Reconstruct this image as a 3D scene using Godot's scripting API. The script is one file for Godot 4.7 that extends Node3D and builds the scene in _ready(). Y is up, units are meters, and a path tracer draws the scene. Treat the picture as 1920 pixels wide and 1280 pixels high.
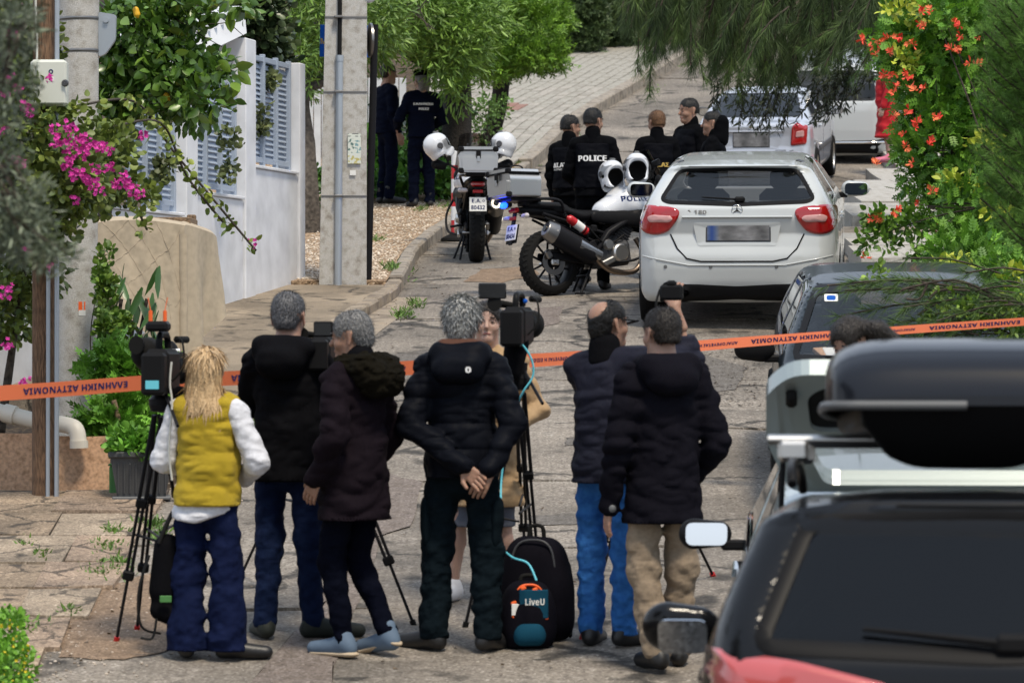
extends Node3D
# A sloping residential street closed off with tape: reporters in front, patrol officers, motorcycles and parked cars beyond.
const FOC := 7000.0            # focal length in photograph pixels, used only to turn measured sizes into metres
const KNOT := [[6.0,-1.55],[9.0,-1.78],[10.5,-1.88],[13.2,-2.0],[15.0,-1.99],[17.0,-1.86],[19.2,-1.6],[25.0,-0.95],[33.65,0.13],[37.4,0.52],[43.0,1.12],[50.0,1.82],[55.0,2.3],[60.0,3.05],[66.0,4.15],[75.0,5.9],[95.0,9.5],[140.0,16.0]]

var rng := RandomNumberGenerator.new()
var taken := {}
var M := {}
var T := {}

func P(px: float,py: float,z: float) -> Vector3:
	return Vector3((px - 960.0) * z / FOC,(640.0 - py) * z / FOC,-z)

func curve(knots: Array,q: float) -> float:
	var n := knots.size()
	var i := 0
	while i < n - 2 and q > knots[i + 1][0]:
		i += 1
	var a: Array = knots[maxi(i - 1,0)]
	var b: Array = knots[i]
	var c: Array = knots[i + 1]
	var d: Array = knots[mini(i + 2,n - 1)]
	var h: float = c[0] - b[0]
	var t: float = clampf((q - b[0]) / h,0.0,1.0)
	var m0: float = (c[1] - a[1]) / (c[0] - a[0]) * h
	var m1: float = (d[1] - b[1]) / (d[0] - b[0]) * h
	var t2 := t * t
	var t3 := t2 * t
	return (2 * t3 - 3 * t2 + 1) * b[1] + (t3 - 2 * t2 + t) * m0 + (3 * t2 - 2 * t3) * c[1] + (t3 - t2) * m1

func gy(z: float) -> float:   # height of the roadway at a distance
	return curve(KNOT,z)

func ground(x: float,z: float) -> Vector3:
	return Vector3(x,gy(z) - 0.05 * clampf((x - 1.5) / 1.0,0.0,1.0) * clampf((31.0 - z) / 4.0,0.0,1.0),-z)

func lin(r: float,g: float,b: float) -> Color:
	return Color(r,g,b).linear_to_srgb()

func mat(called: String,color: Color,rough := 0.8,metal := 0.0,more := {}) -> StandardMaterial3D:
	var m := StandardMaterial3D.new()
	m.resource_name = called
	m.albedo_color = color
	m.roughness = rough
	m.metallic = metal
	for k in more:
		m.set(k,more[k])
	M[called] = m
	return m

func tri_mat(called: String,color: Color,rough: float,tex: Texture2D,size: float,more := {},world := true) -> StandardMaterial3D:
	var m := mat(called,color,rough,0.0,more)
	m.albedo_texture = tex
	m.uv1_triplanar = true
	m.uv1_world_triplanar = world
	m.uv1_scale = Vector3.ONE / size
	return m

func over(m: StandardMaterial3D,tex: Texture2D,size: float,world := true) -> void:   # a second, coarser pattern multiplied over the first
	m.detail_enabled = true
	m.detail_albedo = tex
	m.detail_blend_mode = BaseMaterial3D.BLEND_MODE_MUL
	m.detail_uv_layer = BaseMaterial3D.DETAIL_UV_2
	m.uv2_triplanar = true
	m.uv2_world_triplanar = world
	m.uv2_scale = Vector3.ONE / size

func bumps(m: StandardMaterial3D,tex: Texture2D,depth_cm: float) -> void:
	m.heightmap_enabled = true
	m.heightmap_texture = tex
	m.heightmap_scale = depth_cm

func noise_tex(kind: int,freq: float,size: int,ramp: Array,octaves := 4,sd := 1,cell_return := -1,warp := 0.0) -> NoiseTexture2D:
	var n := FastNoiseLite.new()
	n.noise_type = kind
	n.frequency = freq
	n.seed = sd
	n.fractal_octaves = octaves
	if octaves <= 1:
		n.fractal_type = FastNoiseLite.FRACTAL_NONE
	if cell_return >= 0:
		n.cellular_return_type = cell_return
		n.cellular_jitter = 1.0
	if warp > 0.0:
		n.domain_warp_enabled = true
		n.domain_warp_amplitude = warp
		n.domain_warp_frequency = freq * 0.7
	var g := Gradient.new()
	var at := PackedFloat32Array()
	var cs := PackedColorArray()
	for r in ramp:
		at.append(r[0])
		cs.append(r[1])
	g.offsets = at
	g.colors = cs
	var t := NoiseTexture2D.new()
	t.width = size
	t.height = size
	t.seamless = true
	t.noise = n
	t.color_ramp = g
	return t

func gr(v: float) -> Color:
	return Color(v,v,v)

func numbered(called: String) -> String:
	if not taken.has(called):
		taken[called] = 0
		return called
	taken[called] += 1
	return "%s_%03d" % [called,taken[called]]

func thing(called: String,label: String,category: String,at := Vector3.ZERO,turn := 0.0,group := "") -> Node3D:
	var o := Node3D.new()
	o.name = numbered(called)
	add_child(o)
	o.position = at
	o.rotation.y = turn
	tag(o,label,category,group)
	return o

func tag(o: Node,label: String,category := "",group := "",kind := "") -> void:
	if label != "":
		o.set_meta("label",label)
	if category != "":
		o.set_meta("category",category)
	if group != "":
		o.set_meta("group",group)
	if kind != "":
		o.set_meta("kind",kind)

func put(called: String,mb: MB,material: Material,parent: Node = null) -> MeshInstance3D:
	return put_mesh(called,mb.mesh(),material,parent)

func put_mesh(called: String,mesh: Mesh,material: Material,parent: Node = null) -> MeshInstance3D:
	var o := MeshInstance3D.new()
	o.mesh = mesh
	if material:
		o.material_override = material
	if parent == null:
		o.name = numbered(called)
		add_child(o)
	else:
		o.name = called
		parent.add_child(o,true)
	return o

func structure(called: String,mb: MB,material: Material) -> MeshInstance3D:
	var o := put(called,mb,material)
	o.set_meta("kind","structure")
	return o

class MB extends RefCounted:   # collects faces; (a, b, c) run counter-clockwise seen from outside
	var v := PackedVector3Array()
	var n := PackedVector3Array()
	var uv := PackedVector2Array()
	var col := PackedColorArray()
	var ix := PackedInt32Array()
	var ink := Color.WHITE
	var tinted := false

	func mesh() -> ArrayMesh:
		var a := []
		a.resize(Mesh.ARRAY_MAX)
		a[Mesh.ARRAY_VERTEX] = v
		a[Mesh.ARRAY_NORMAL] = n
		a[Mesh.ARRAY_INDEX] = ix
		if uv.size() == v.size() and uv.size() > 0:
			a[Mesh.ARRAY_TEX_UV] = uv
		if tinted:
			while col.size() < v.size():
				col.append(Color.WHITE)
			a[Mesh.ARRAY_COLOR] = col
		var m := ArrayMesh.new()
		m.add_surface_from_arrays(Mesh.PRIMITIVE_TRIANGLES,a)
		return m

	func paint(from: int) -> void:
		while col.size() < from:
			col.append(Color.WHITE)
		while col.size() < v.size():
			col.append(ink)

	func tri(a: Vector3,b: Vector3,c: Vector3) -> void:
		var k := v.size()
		var nn := (b - a).cross(c - a).normalized()
		for p in [a,b,c]:
			v.append(p)
			n.append(nn)
		ix.append(k); ix.append(k + 2); ix.append(k + 1)
		if tinted: paint(k)

	func quad(a: Vector3,b: Vector3,c: Vector3,d: Vector3) -> void:
		var k := v.size()
		var nn := (c - a).cross(d - b).normalized()
		for p in [a,b,c,d]:
			v.append(p)
			n.append(nn)
		for i in [0,2,1,0,3,2]:
			ix.append(k + i)
		if tinted: paint(k)

	func quad_uv(a: Vector3,b: Vector3,c: Vector3,d: Vector3) -> void:   # a bottom left, b bottom right, c top right, d top left
		quad(a,b,c,d)
		uv.append(Vector2(0,1)); uv.append(Vector2(1,1)); uv.append(Vector2(1,0)); uv.append(Vector2(0,0))

	func grid(pts: PackedVector3Array,rows: int,cols: int,wrap := false) -> void:   # smooth sheet; rows x cols points; outside is (row direction) x (column direction)
		var k := v.size()
		var nn := PackedVector3Array()
		nn.resize(rows * cols)
		var cm := cols if wrap else cols - 1
		for i in rows - 1:
			for j in cm:
				var j1 := (j + 1) % cols
				var a := i * cols + j
				var b := (i + 1) * cols + j
				var c := (i + 1) * cols + j1
				var d := i * cols + j1
				var f := (pts[c] - pts[a]).cross(pts[d] - pts[b])
				nn[a] += f; nn[b] += f; nn[c] += f; nn[d] += f
				ix.append(k + a); ix.append(k + c); ix.append(k + b)
				ix.append(k + a); ix.append(k + d); ix.append(k + c)
		for i in rows * cols:
			v.append(pts[i])
			n.append(nn[i].normalized() if nn[i].length_squared() > 1e-20 else Vector3.UP)
		if tinted: paint(k)

	func fan(ring: PackedVector3Array,flip := false) -> void:   # flat cap
		var c := Vector3.ZERO
		for p in ring: c += p
		c /= ring.size()
		for i in ring.size():
			if flip: tri(c,ring[(i + 1) % ring.size()],ring[i])
			else: tri(c,ring[i],ring[(i + 1) % ring.size()])

	func box(c: Vector3,s: Vector3,bs := Basis(),bev := 0.0) -> void:
		var h := s * 0.5
		var q := minf(bev,minf(h.x,minf(h.y,h.z)) * 0.95)
		var co := []
		for sx in [-1.0,1.0]:
			for sy in [-1.0,1.0]:
				for sz in [-1.0,1.0]:
					if q > 0.0:
						co.append([c + bs * Vector3(sx * h.x,sy * (h.y - q),sz * (h.z - q)),c + bs * Vector3(sx * (h.x - q),sy * h.y,sz * (h.z - q)),c + bs * Vector3(sx * (h.x - q),sy * (h.y - q),sz * h.z)])
					else:
						var p := c + bs * Vector3(sx * h.x,sy * h.y,sz * h.z)
						co.append([p,p,p])
		quad(co[0][0],co[1][0],co[3][0],co[2][0])
		quad(co[4][0],co[6][0],co[7][0],co[5][0])
		quad(co[0][1],co[4][1],co[5][1],co[1][1])
		quad(co[2][1],co[3][1],co[7][1],co[6][1])
		quad(co[0][2],co[2][2],co[6][2],co[4][2])
		quad(co[1][2],co[5][2],co[7][2],co[3][2])
		if q > 0.0:
			for e in [[0,1,0,1],[2,3,0,1],[4,5,0,1],[6,7,0,1],[0,2,0,2],[1,3,0,2],[4,6,0,2],[5,7,0,2],[0,4,1,2],[1,5,1,2],[2,6,1,2],[3,7,1,2]]:
				face4(co[e[0]][e[2]],co[e[1]][e[2]],co[e[1]][e[3]],co[e[0]][e[3]],c)
			for i in 8:
				face3(co[i][0],co[i][1],co[i][2],c)

	func face4(a: Vector3,b: Vector3,c: Vector3,d: Vector3,mid: Vector3) -> void:
		if (c - a).cross(d - b).dot(a + b + c + d - mid * 4.0) >= 0.0: quad(a,b,c,d)
		else: quad(d,c,b,a)

	func face3(a: Vector3,b: Vector3,c: Vector3,mid: Vector3) -> void:
		if (b - a).cross(c - a).dot(a + b + c - mid * 3.0) >= 0.0: tri(a,b,c)
		else: tri(c,b,a)

	func tube(pts: PackedVector3Array,rad: PackedFloat32Array,sides := 8,caps := true,flat := 1.0,updir := Vector3.UP) -> void:
		var m := pts.size()
		var ring := PackedVector3Array()
		var side := Vector3.ZERO
		for i in m:
			var t := (pts[mini(i + 1,m - 1)] - pts[maxi(i - 1,0)]).normalized()
			if side == Vector3.ZERO:
				side = t.cross(updir)
				if side.length() < 0.05: side = t.cross(Vector3.RIGHT)
			side = (side - t * side.dot(t)).normalized()
			var up := side.cross(t)
			for j in sides:
				var a := TAU * j / sides
				ring.append(pts[i] + (side * cos(a) + up * sin(a) * flat) * rad[mini(i,rad.size() - 1)])
		grid(ring,m,sides,true)
		if caps:
			fan(ring.slice(0,sides))
			fan(ring.slice((m - 1) * sides,m * sides),true)

	func rod(a: Vector3,b: Vector3,r: float,sides := 8,r2 := -1.0) -> void:
		tube(PackedVector3Array([a,b]),PackedFloat32Array([r,r if r2 < 0.0 else r2]),sides)

	func lathe(prof: Array,xf: Transform3D,sides := 24,sharp := true) -> void:   # profile of [radius, height] turned about the local y axis
		var segs := prof.size() - 1
		if sharp:
			for i in segs:
				lathe([prof[i],prof[i + 1]],xf,sides,false)
			return
		var pts := PackedVector3Array()
		for pr in prof:
			for j in sides:
				var a := -TAU * j / sides
				pts.append(xf * Vector3(cos(a) * pr[0],pr[1],sin(a) * pr[0]))
		grid(pts,prof.size(),sides,true)

	func prism(poly: PackedVector2Array,d0: float,d1: float,xf: Transform3D) -> void:   # outline in local xy, thick along local z
		var t := Geometry2D.triangulate_polygon(poly)
		var mid := xf * Vector3(poly[0].x,poly[0].y,(d0 + d1) * 0.5)
		for i in range(0,t.size(),3):
			var a := poly[t[i]]; var b := poly[t[i + 1]]; var c := poly[t[i + 2]]
			if (b - a).cross(c - a) < 0.0:
				var s := b; b = c; c = s
			tri(xf * Vector3(a.x,a.y,d1),xf * Vector3(b.x,b.y,d1),xf * Vector3(c.x,c.y,d1))
			tri(xf * Vector3(a.x,a.y,d0),xf * Vector3(c.x,c.y,d0),xf * Vector3(b.x,b.y,d0))
		var cw := Geometry2D.is_polygon_clockwise(poly)
		for i in poly.size():
			var a := poly[i]; var b := poly[(i + 1) % poly.size()]
			if cw: quad(xf * Vector3(a.x,a.y,d1),xf * Vector3(b.x,b.y,d1),xf * Vector3(b.x,b.y,d0),xf * Vector3(a.x,a.y,d0))
			else: quad(xf * Vector3(a.x,a.y,d0),xf * Vector3(b.x,b.y,d0),xf * Vector3(b.x,b.y,d1),xf * Vector3(a.x,a.y,d1))

	func add(mesh: Mesh,xf := Transform3D()) -> void:
		for s in mesh.get_surface_count():
			var a := mesh.surface_get_arrays(s)
			var k := v.size()
			for p in a[Mesh.ARRAY_VERTEX]: v.append(xf * p)
			for p in a[Mesh.ARRAY_NORMAL]: n.append((xf.basis * p).normalized())
			if a[Mesh.ARRAY_INDEX] == null:
				for i in a[Mesh.ARRAY_VERTEX].size(): ix.append(k + i)
			else:
				for i in a[Mesh.ARRAY_INDEX]: ix.append(k + i)
			if tinted: paint(k)

func tube_mesh(pts: Array,rad: Variant,sides := 8,flat := 1.0) -> MB:
	var mb := MB.new()
	mb.tube(PackedVector3Array(pts),PackedFloat32Array(rad if rad is Array else [rad]),sides,true,flat)
	return mb

func smooth_path(pts: Array,per := 6) -> PackedVector3Array:
	var o := PackedVector3Array()
	for i in pts.size() - 1:
		var a: Vector3 = pts[maxi(i - 1,0)]
		var b: Vector3 = pts[i]
		var c: Vector3 = pts[i + 1]
		var d: Vector3 = pts[mini(i + 2,pts.size() - 1)]
		for k in per:
			o.append(b.cubic_interpolate(c,a,d,float(k) / per))
	o.append(pts[pts.size() - 1])
	return o

func rounded(poly: Array,r: float,seg := 4) -> PackedVector2Array:   # outline with its corners rounded
	var o := PackedVector2Array()
	var n := poly.size()
	for i in n:
		var a := Vector2(poly[(i + n - 1) % n][0],poly[(i + n - 1) % n][1])
		var b := Vector2(poly[i][0],poly[i][1])
		var c := Vector2(poly[(i + 1) % n][0],poly[(i + 1) % n][1])
		var q := minf(r,minf(a.distance_to(b),b.distance_to(c)) * 0.48)
		var p0 := b + (a - b).normalized() * q
		var p1 := b + (c - b).normalized() * q
		for k in seg + 1:
			var t := float(k) / seg
			o.append(p0.lerp(b,t).lerp(b.lerp(p1,t),t))
	return o

func text_mesh(words: String,height: float,depth := 0.001,mono := false,width := 0.0) -> MB:   # flat lettering in the local xy plane, centred, cap height given
	var f := SystemFont.new()
	f.font_names = PackedStringArray(["Droid Sans Mono" if mono else "Droid Sans"])
	f.font_weight = 700
	var mb := MB.new()
	var tm := TextMesh.new()
	tm.font = f
	tm.font_size = 48
	tm.pixel_size = 0.01
	tm.depth = 0.02
	tm.curve_step = 4.0
	tm.text = words.replace("Ν","N")
	var box := tm.get_aabb()
	var k := height / maxf(box.size.y,1e-4)
	var kx := k if width <= 0.0 else width / maxf(box.size.x,1e-4)
	var c := box.get_center()
	mb.add(tm,Transform3D(Basis.from_scale(Vector3(kx,k,depth / 0.02)),Vector3(-c.x * kx,-c.y * k,0.0)))
	return mb

func make_env() -> void:
	var cam := Camera3D.new()
	cam.name = "camera"
	add_child(cam)
	cam.far = 400.0
	cam.near = 0.5
	var at := CameraAttributesPhysical.new()
	at.frustum_focal_length = 131.25
	at.exposure_aperture = 6.0
	at.frustum_focus_distance = 30.0
	cam.attributes = at
	cam.fov = rad_to_deg(2.0 * atan(640.0 / FOC))
	cam.current = true
	var we := WorldEnvironment.new()
	var e := Environment.new()
	var sky := ProceduralSkyMaterial.new()
	sky.sky_top_color = Color(0.72,0.78,0.87)
	sky.sky_horizon_color = Color(0.86,0.885,0.91)
	sky.sky_curve = 0.25
	sky.ground_bottom_color = Color(0.3,0.29,0.27)
	sky.ground_horizon_color = Color(0.7,0.7,0.68)
	e.background_mode = Environment.BG_SKY
	e.sky = Sky.new()
	e.sky.sky_material = sky
	e.tonemap_mode = Environment.TONE_MAPPER_LINEAR
	e.tonemap_exposure = 1.4
	e.sdfgi_enabled = true
	e.ssao_enabled = true
	e.ssil_enabled = true
	we.environment = e
	we.name = "environment"
	add_child(we)
	var sun := DirectionalLight3D.new()
	sun.name = "sun"
	sun.light_energy = 0.78
	sun.light_color = Color(1.0,0.95,0.87)
	sun.light_angular_distance = 11.0
	sun.shadow_enabled = true
	add_child(sun)
	sun.rotation_degrees = Vector3(-62,25,0)

func make_materials() -> void:
	var S := FastNoiseLite.TYPE_SIMPLEX_SMOOTH
	var C := FastNoiseLite.TYPE_CELLULAR
	# shared patterns
	T.stones = noise_tex(C,0.075,1024,[[0.0,Color(0.54,0.51,0.48)],[0.3,Color(0.68,0.65,0.61)],[0.6,Color(0.74,0.71,0.67)],[0.88,Color(0.81,0.78,0.74)],[1.0,Color(0.98,0.96,0.93)]],1,7,FastNoiseLite.RETURN_CELL_VALUE)
	T.gravel = noise_tex(C,0.03,1024,[[0.0,Color(0.38,0.32,0.27)],[0.4,Color(0.62,0.55,0.47)],[0.7,Color(0.8,0.72,0.64)],[1.0,Color(1.0,0.95,0.88)]],1,9,FastNoiseLite.RETURN_CELL_VALUE)
	T.pits = noise_tex(C,0.05,512,[[0.0,gr(0.1)],[0.5,gr(0.6)],[1.0,gr(1.0)]],2,3,FastNoiseLite.RETURN_DISTANCE)
	T.stain = noise_tex(S,0.006,1024,[[0.0,Color(0.62,0.6,0.58)],[0.36,Color(0.84,0.82,0.8)],[0.5,Color(0.95,0.94,0.92)],[0.7,Color(1,0.98,0.95)],[1.0,Color(0.92,0.86,0.78)]],6,21,-1,40.0)
	T.stain2 = noise_tex(S,0.01,1024,[[0.0,Color(0.72,0.69,0.66)],[0.35,Color(0.92,0.91,0.89)],[0.6,Color(1,1,1)],[1.0,Color(0.95,0.93,0.9)]],6,4,-1,25.0)
	T.fine = noise_tex(S,0.06,512,[[0.0,gr(0.72)],[0.5,gr(0.9)],[1.0,gr(1.0)]],5,12)
	T.cloth = noise_tex(S,0.02,512,[[0.0,gr(0.86)],[0.5,gr(0.94)],[1.0,gr(1.0)]],5,31)
	T.weave = weave_tex(256)
	T.denim = noise_tex(S,0.012,512,[[0.0,Color(0.72,0.76,0.82)],[0.45,Color(0.88,0.9,0.94)],[0.7,Color(1,1,1)],[1.0,Color(1.0,1.0,1.0)]],6,14)
	T.bark = noise_tex(S,0.02,512,[[0.0,gr(0.35)],[0.5,gr(0.75)],[1.0,gr(1.0)]],6,17,-1,20.0)
	T.wood = noise_tex(S,0.02,512,[[0.0,gr(0.45)],[0.5,gr(0.8)],[1.0,gr(1.0)]],5,27)
	T.hair = noise_tex(S,0.05,512,[[0.0,gr(0.3)],[0.4,gr(0.6)],[0.6,gr(0.9)],[1.0,gr(1.0)]],3,37)
	T.street = street_tex(1024)
	# people
	for e in [["skin",0.50,0.29,0.21],["skin_tan",0.42,0.235,0.16],["skin_pale",0.56,0.35,0.27]]:
		var m := mat(e[0],lin(e[1],e[2],e[3]),0.55)
		m.subsurf_scatter_enabled = true
		m.subsurf_scatter_strength = 0.15
		m.albedo_texture = T.fine
		m.uv1_triplanar = true
		m.uv1_scale = Vector3.ONE * 6.0
	mat("eye",lin(0.02,0.015,0.012),0.15)
	mat("lip",lin(0.36,0.13,0.11),0.45)
	for e in [["hair_black",0.012,0.01,0.009],["hair_dark",0.03,0.021,0.015],["hair_grey",0.22,0.22,0.235],["hair_white",0.85,0.85,0.82],["hair_pepper",0.36,0.355,0.35],["hair_ginger",0.26,0.12,0.045],["hair_blond",0.72,0.5,0.27]]:
		var m := tri_mat(e[0],lin(e[1],e[2],e[3]),0.5,T.hair,0.12,{},false)
		m.uv1_scale = Vector3(6,2,6)
		bumps(m,T.hair,0.5)
		if e[0] == "hair_blond": m.albedo_texture = T.cloth
	for e in [["cloth_black",0.006,0.006,0.0075,0.85,0.0],["cloth_plum",0.011,0.0075,0.011,0.8,0.03],["cloth_puffer",0.006,0.007,0.011,0.55,0.0],["cloth_navy",0.02,0.021,0.034,0.6,0.03],["cloth_coal",0.0075,0.007,0.011,0.85,0.0],["cloth_cargo",0.006,0.011,0.015,0.9,0.0],["cloth_trouser",0.003,0.004,0.01,0.9,0.0],["cloth_police",0.0035,0.0038,0.005,0.85,0.0],["cloth_vest",0.0045,0.005,0.0075,0.7,0.0],["cloth_duty",0.004,0.006,0.016,0.85,0.0],["cloth_khaki",0.30,0.23,0.16,0.85,0.1],["cloth_beige",0.42,0.28,0.15,0.85,0.3],["cloth_white",0.74,0.75,0.8,0.8,0.1],["cloth_red",0.45,0.012,0.02,0.85,0.1],["cloth_grey",0.09,0.1,0.13,0.85,0.1],["cloth_brown",0.09,0.035,0.02,0.8,0.2]]:
		var m := tri_mat(e[0],lin(e[1],e[2],e[3]),e[4],T.cloth,0.5,{},false)
		m.rim_enabled = e[5] > 0.0
		m.rim = e[5]
		m.rim_tint = 0.5
		m.metallic_specular = 0.14 if e[1] < 0.05 else 0.4
		bumps(m,T.weave,0.05)
		m.uv1_scale = Vector3.ONE * 4.0
	var fur := tri_mat("fur",lin(0.011,0.009,0.005),0.95,T.fine,0.08,{},false)
	bumps(fur,T.fine,1.5)
	fur.metallic_specular = 0.2
	var knit := tri_mat("knit_yellow",lin(0.62,0.44,0.02),0.95,T.weave,0.09,{"rim_enabled": true,"rim": 0.3},false)
	bumps(knit,T.weave,0.35)
	for e in [["denim_dark",0.005,0.013,0.045],["denim_indigo",0.004,0.009,0.04],["denim_blue",0.035,0.15,0.42]]:
		var m := tri_mat(e[0],lin(e[1],e[2],e[3]),0.85,T.denim,0.35,{"metallic_specular": 0.25},false)
		bumps(m,T.weave,0.08)
	mat("denim_hem",lin(0.3,0.4,0.6),0.9)
	for e in [["shoe_black",0.012,0.012,0.013,0.45],["shoe_green",0.014,0.019,0.015,0.7],["shoe_blue",0.1,0.15,0.22,0.75],["shoe_white",0.7,0.7,0.72,0.6],["sole_tan",0.5,0.4,0.28,0.8],["shoe_pink",0.7,0.2,0.3,0.7],["sole_dark",0.02,0.028,0.022,0.7]]:
		mat(e[0],lin(e[1],e[2],e[3]),e[4])
	# plain paints, plastics and metals
	for e in [["black_plastic",0.012,0.012,0.013,0.4,0],["black_rubber",0.014,0.014,0.014,0.75,0],["black_metal",0.015,0.015,0.017,0.35,0],["dark_grey",0.05,0.052,0.058,0.5,0],["grey_plastic",0.12,0.125,0.13,0.5,0],["steel",0.55,0.55,0.55,0.3,1],["dark_steel",0.25,0.24,0.23,0.35,1],["alu",0.62,0.61,0.59,0.38,1],["chrome",0.8,0.8,0.8,0.06,1],["exhaust",0.32,0.25,0.2,0.4,1],["galvanised",0.42,0.46,0.5,0.45,0.6],["white_plastic",0.72,0.73,0.75,0.3,0],["box_plastic",0.62,0.64,0.57,0.5,0],["red_plastic",0.42,0.01,0.01,0.35,0],["orange",0.85,0.13,0.02,0.5,0],["red_paint",0.5,0.015,0.02,0.3,0],["blue_sign",0.01,0.09,0.42,0.45,0],["cyan_cable",0.12,0.55,0.68,0.5,0],["white_ink",0.78,0.78,0.78,0.7,0],["navy_ink",0.012,0.022,0.1,0.6,0],["black_ink",0.01,0.012,0.03,0.7,0],["gold_ink",0.5,0.34,0.08,0.6,0],["plate_white",0.72,0.72,0.7,0.45,0],["tape",0.8,0.2,0.085,0.5,0],["teal_bag",0.008,0.055,0.095,0.85,0],["white_cable",0.6,0.6,0.55,0.6,0],["pvc",0.66,0.61,0.52,0.45,0],["cardboard",0.68,0.42,0.26,0.9,0],["planter",0.075,0.078,0.082,0.75,0],["paper",0.75,0.75,0.72,0.8,0],["lemon",0.75,0.42,0.02,0.5,0],["louvre",0.36,0.42,0.51,0.5,0.1],["green_plastic",0.06,0.2,0.05,0.6,0]]:
		mat(e[0],lin(e[1],e[2],e[3]),e[4],e[5],{"metallic_specular": 0.18} if e[1] < 0.02 else {})
	mat("red_glass",lin(0.36,0.006,0.008),0.08,0.0,{"clearcoat_enabled": true,"clearcoat": 1.0,"clearcoat_roughness": 0.03})
	mat("clear_lamp",lin(0.55,0.5,0.5),0.1,0.0,{"clearcoat_enabled": true,"clearcoat": 1.0,"clearcoat_roughness": 0.03})
	mat("pink_lamp",lin(0.5,0.09,0.09),0.12,0.0,{"clearcoat_enabled": true,"clearcoat": 1.0,"clearcoat_roughness": 0.03})
	mat("lens_pale",lin(0.6,0.33,0.32),0.12)
	mat("amber_lamp",lin(0.7,0.3,0.05),0.2)
	mat("blue_lamp",lin(0.02,0.1,0.9),0.2,0.0,{"emission_enabled": true,"emission": Color(0.05,0.22,1.0),"emission_energy_multiplier": 7.0})
	mat("screen_glow",lin(0.1,0.3,0.35),0.2,0.0,{"emission_enabled": true,"emission": Color(0.25,0.6,0.65),"emission_energy_multiplier": 0.5})
	mat("screen_dark",lin(0.006,0.006,0.007),0.15)
	mat("mirror",lin(0.75,0.78,0.82),0.02,1.0)
	mat("visor",Color(0.03,0.03,0.035,0.45),0.08,0.0,{"transparency": BaseMaterial3D.TRANSPARENCY_ALPHA})
	mat("car_glass",Color(0.012,0.02,0.022,0.7),0.03,0.0,{"transparency": BaseMaterial3D.TRANSPARENCY_ALPHA})
	mat("car_glass_dark",Color(0.01,0.012,0.014,0.8),0.03,0.0,{"metallic_specular": 0.42,"transparency": BaseMaterial3D.TRANSPARENCY_ALPHA})
	mat("car_glass_clear",Color(0.05,0.1,0.09,0.15),0.03,0.0,{"transparency": BaseMaterial3D.TRANSPARENCY_ALPHA})
	for e in [["paint_white",0.52,0.545,0.55,0.25,0.0],["paint_silver",0.5,0.53,0.6,0.3,0.35],["paint_sage",0.36,0.42,0.42,0.3,0.3],["paint_slate",0.014,0.02,0.025,0.3,0.1],["paint_black",0.006,0.0065,0.008,0.25,0.0],["paint_bike",0.66,0.68,0.72,0.2,0.0],["roof_box",0.012,0.014,0.02,0.3,0.0]]:
		mat(e[0],lin(e[1],e[2],e[3]),e[4],e[5],{"metallic_specular": 0.5 if e[1] > 0.02 else 0.2,"clearcoat_enabled": true,"clearcoat": 0.8 if e[1] > 0.02 else 0.4,"clearcoat_roughness": 0.05})

func weave_tex(n: int) -> ImageTexture:
	var im := Image.create(n,n,false,Image.FORMAT_L8)
	for y in n:
		for x in n:
			var a := absf(sin(x * PI / 8.0))
			var b := absf(sin(y * PI / 8.0))
			var odd := (x / 8 + y / 8) % 2
			var k := a if odd == 0 else b
			im.set_pixel(x,y,gr(0.55 + 0.45 * k))
	return ImageTexture.create_from_image(im)

func street_tex(n: int) -> ImageTexture:   # wear of the road: broad tone, dark stains, tar-filled and open cracks
	var a := FastNoiseLite.new()
	a.frequency = 0.004
	a.fractal_octaves = 5
	var b := FastNoiseLite.new()
	b.noise_type = FastNoiseLite.TYPE_CELLULAR
	b.cellular_return_type = FastNoiseLite.RETURN_DISTANCE2_SUB
	b.frequency = 0.006
	b.fractal_type = FastNoiseLite.FRACTAL_NONE
	b.domain_warp_enabled = true
	b.domain_warp_amplitude = 40.0
	b.domain_warp_frequency = 0.02
	b.domain_warp_fractal_octaves = 4
	var c := FastNoiseLite.new()
	c.frequency = 0.03
	c.fractal_octaves = 4
	c.seed = 9
	var im := Image.create(n,n,false,Image.FORMAT_RGB8)
	for y in n:
		for x in n:
			var k := 0.86 + 0.3 * a.get_noise_2d(x,y) + 0.07 * c.get_noise_2d(x * 2.0,y * 2.0)
			var d := b.get_noise_2d(x,y) + 1.0
			if d < 0.045 and a.get_noise_2d(y * 1.3,x * 1.3 + 300) > -0.12: k *= 0.3 + d * 12.0
			var s := c.get_noise_2d(x * 0.5,y * 0.35 + 70)
			if s > 0.34: k *= 1.0 - (s - 0.34) * 1.6
			im.set_pixel(x,y,Color(k,k * 0.99,k * 0.975))
	return ImageTexture.create_from_image(im)

class Fld extends RefCounted:   # a distance field that is meshed as a surface net
	var slack := 0.0
	func prep(_c: Vector3,_r: float) -> void: pass
	func ev(_p: Vector3) -> float: return 1.0

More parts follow.
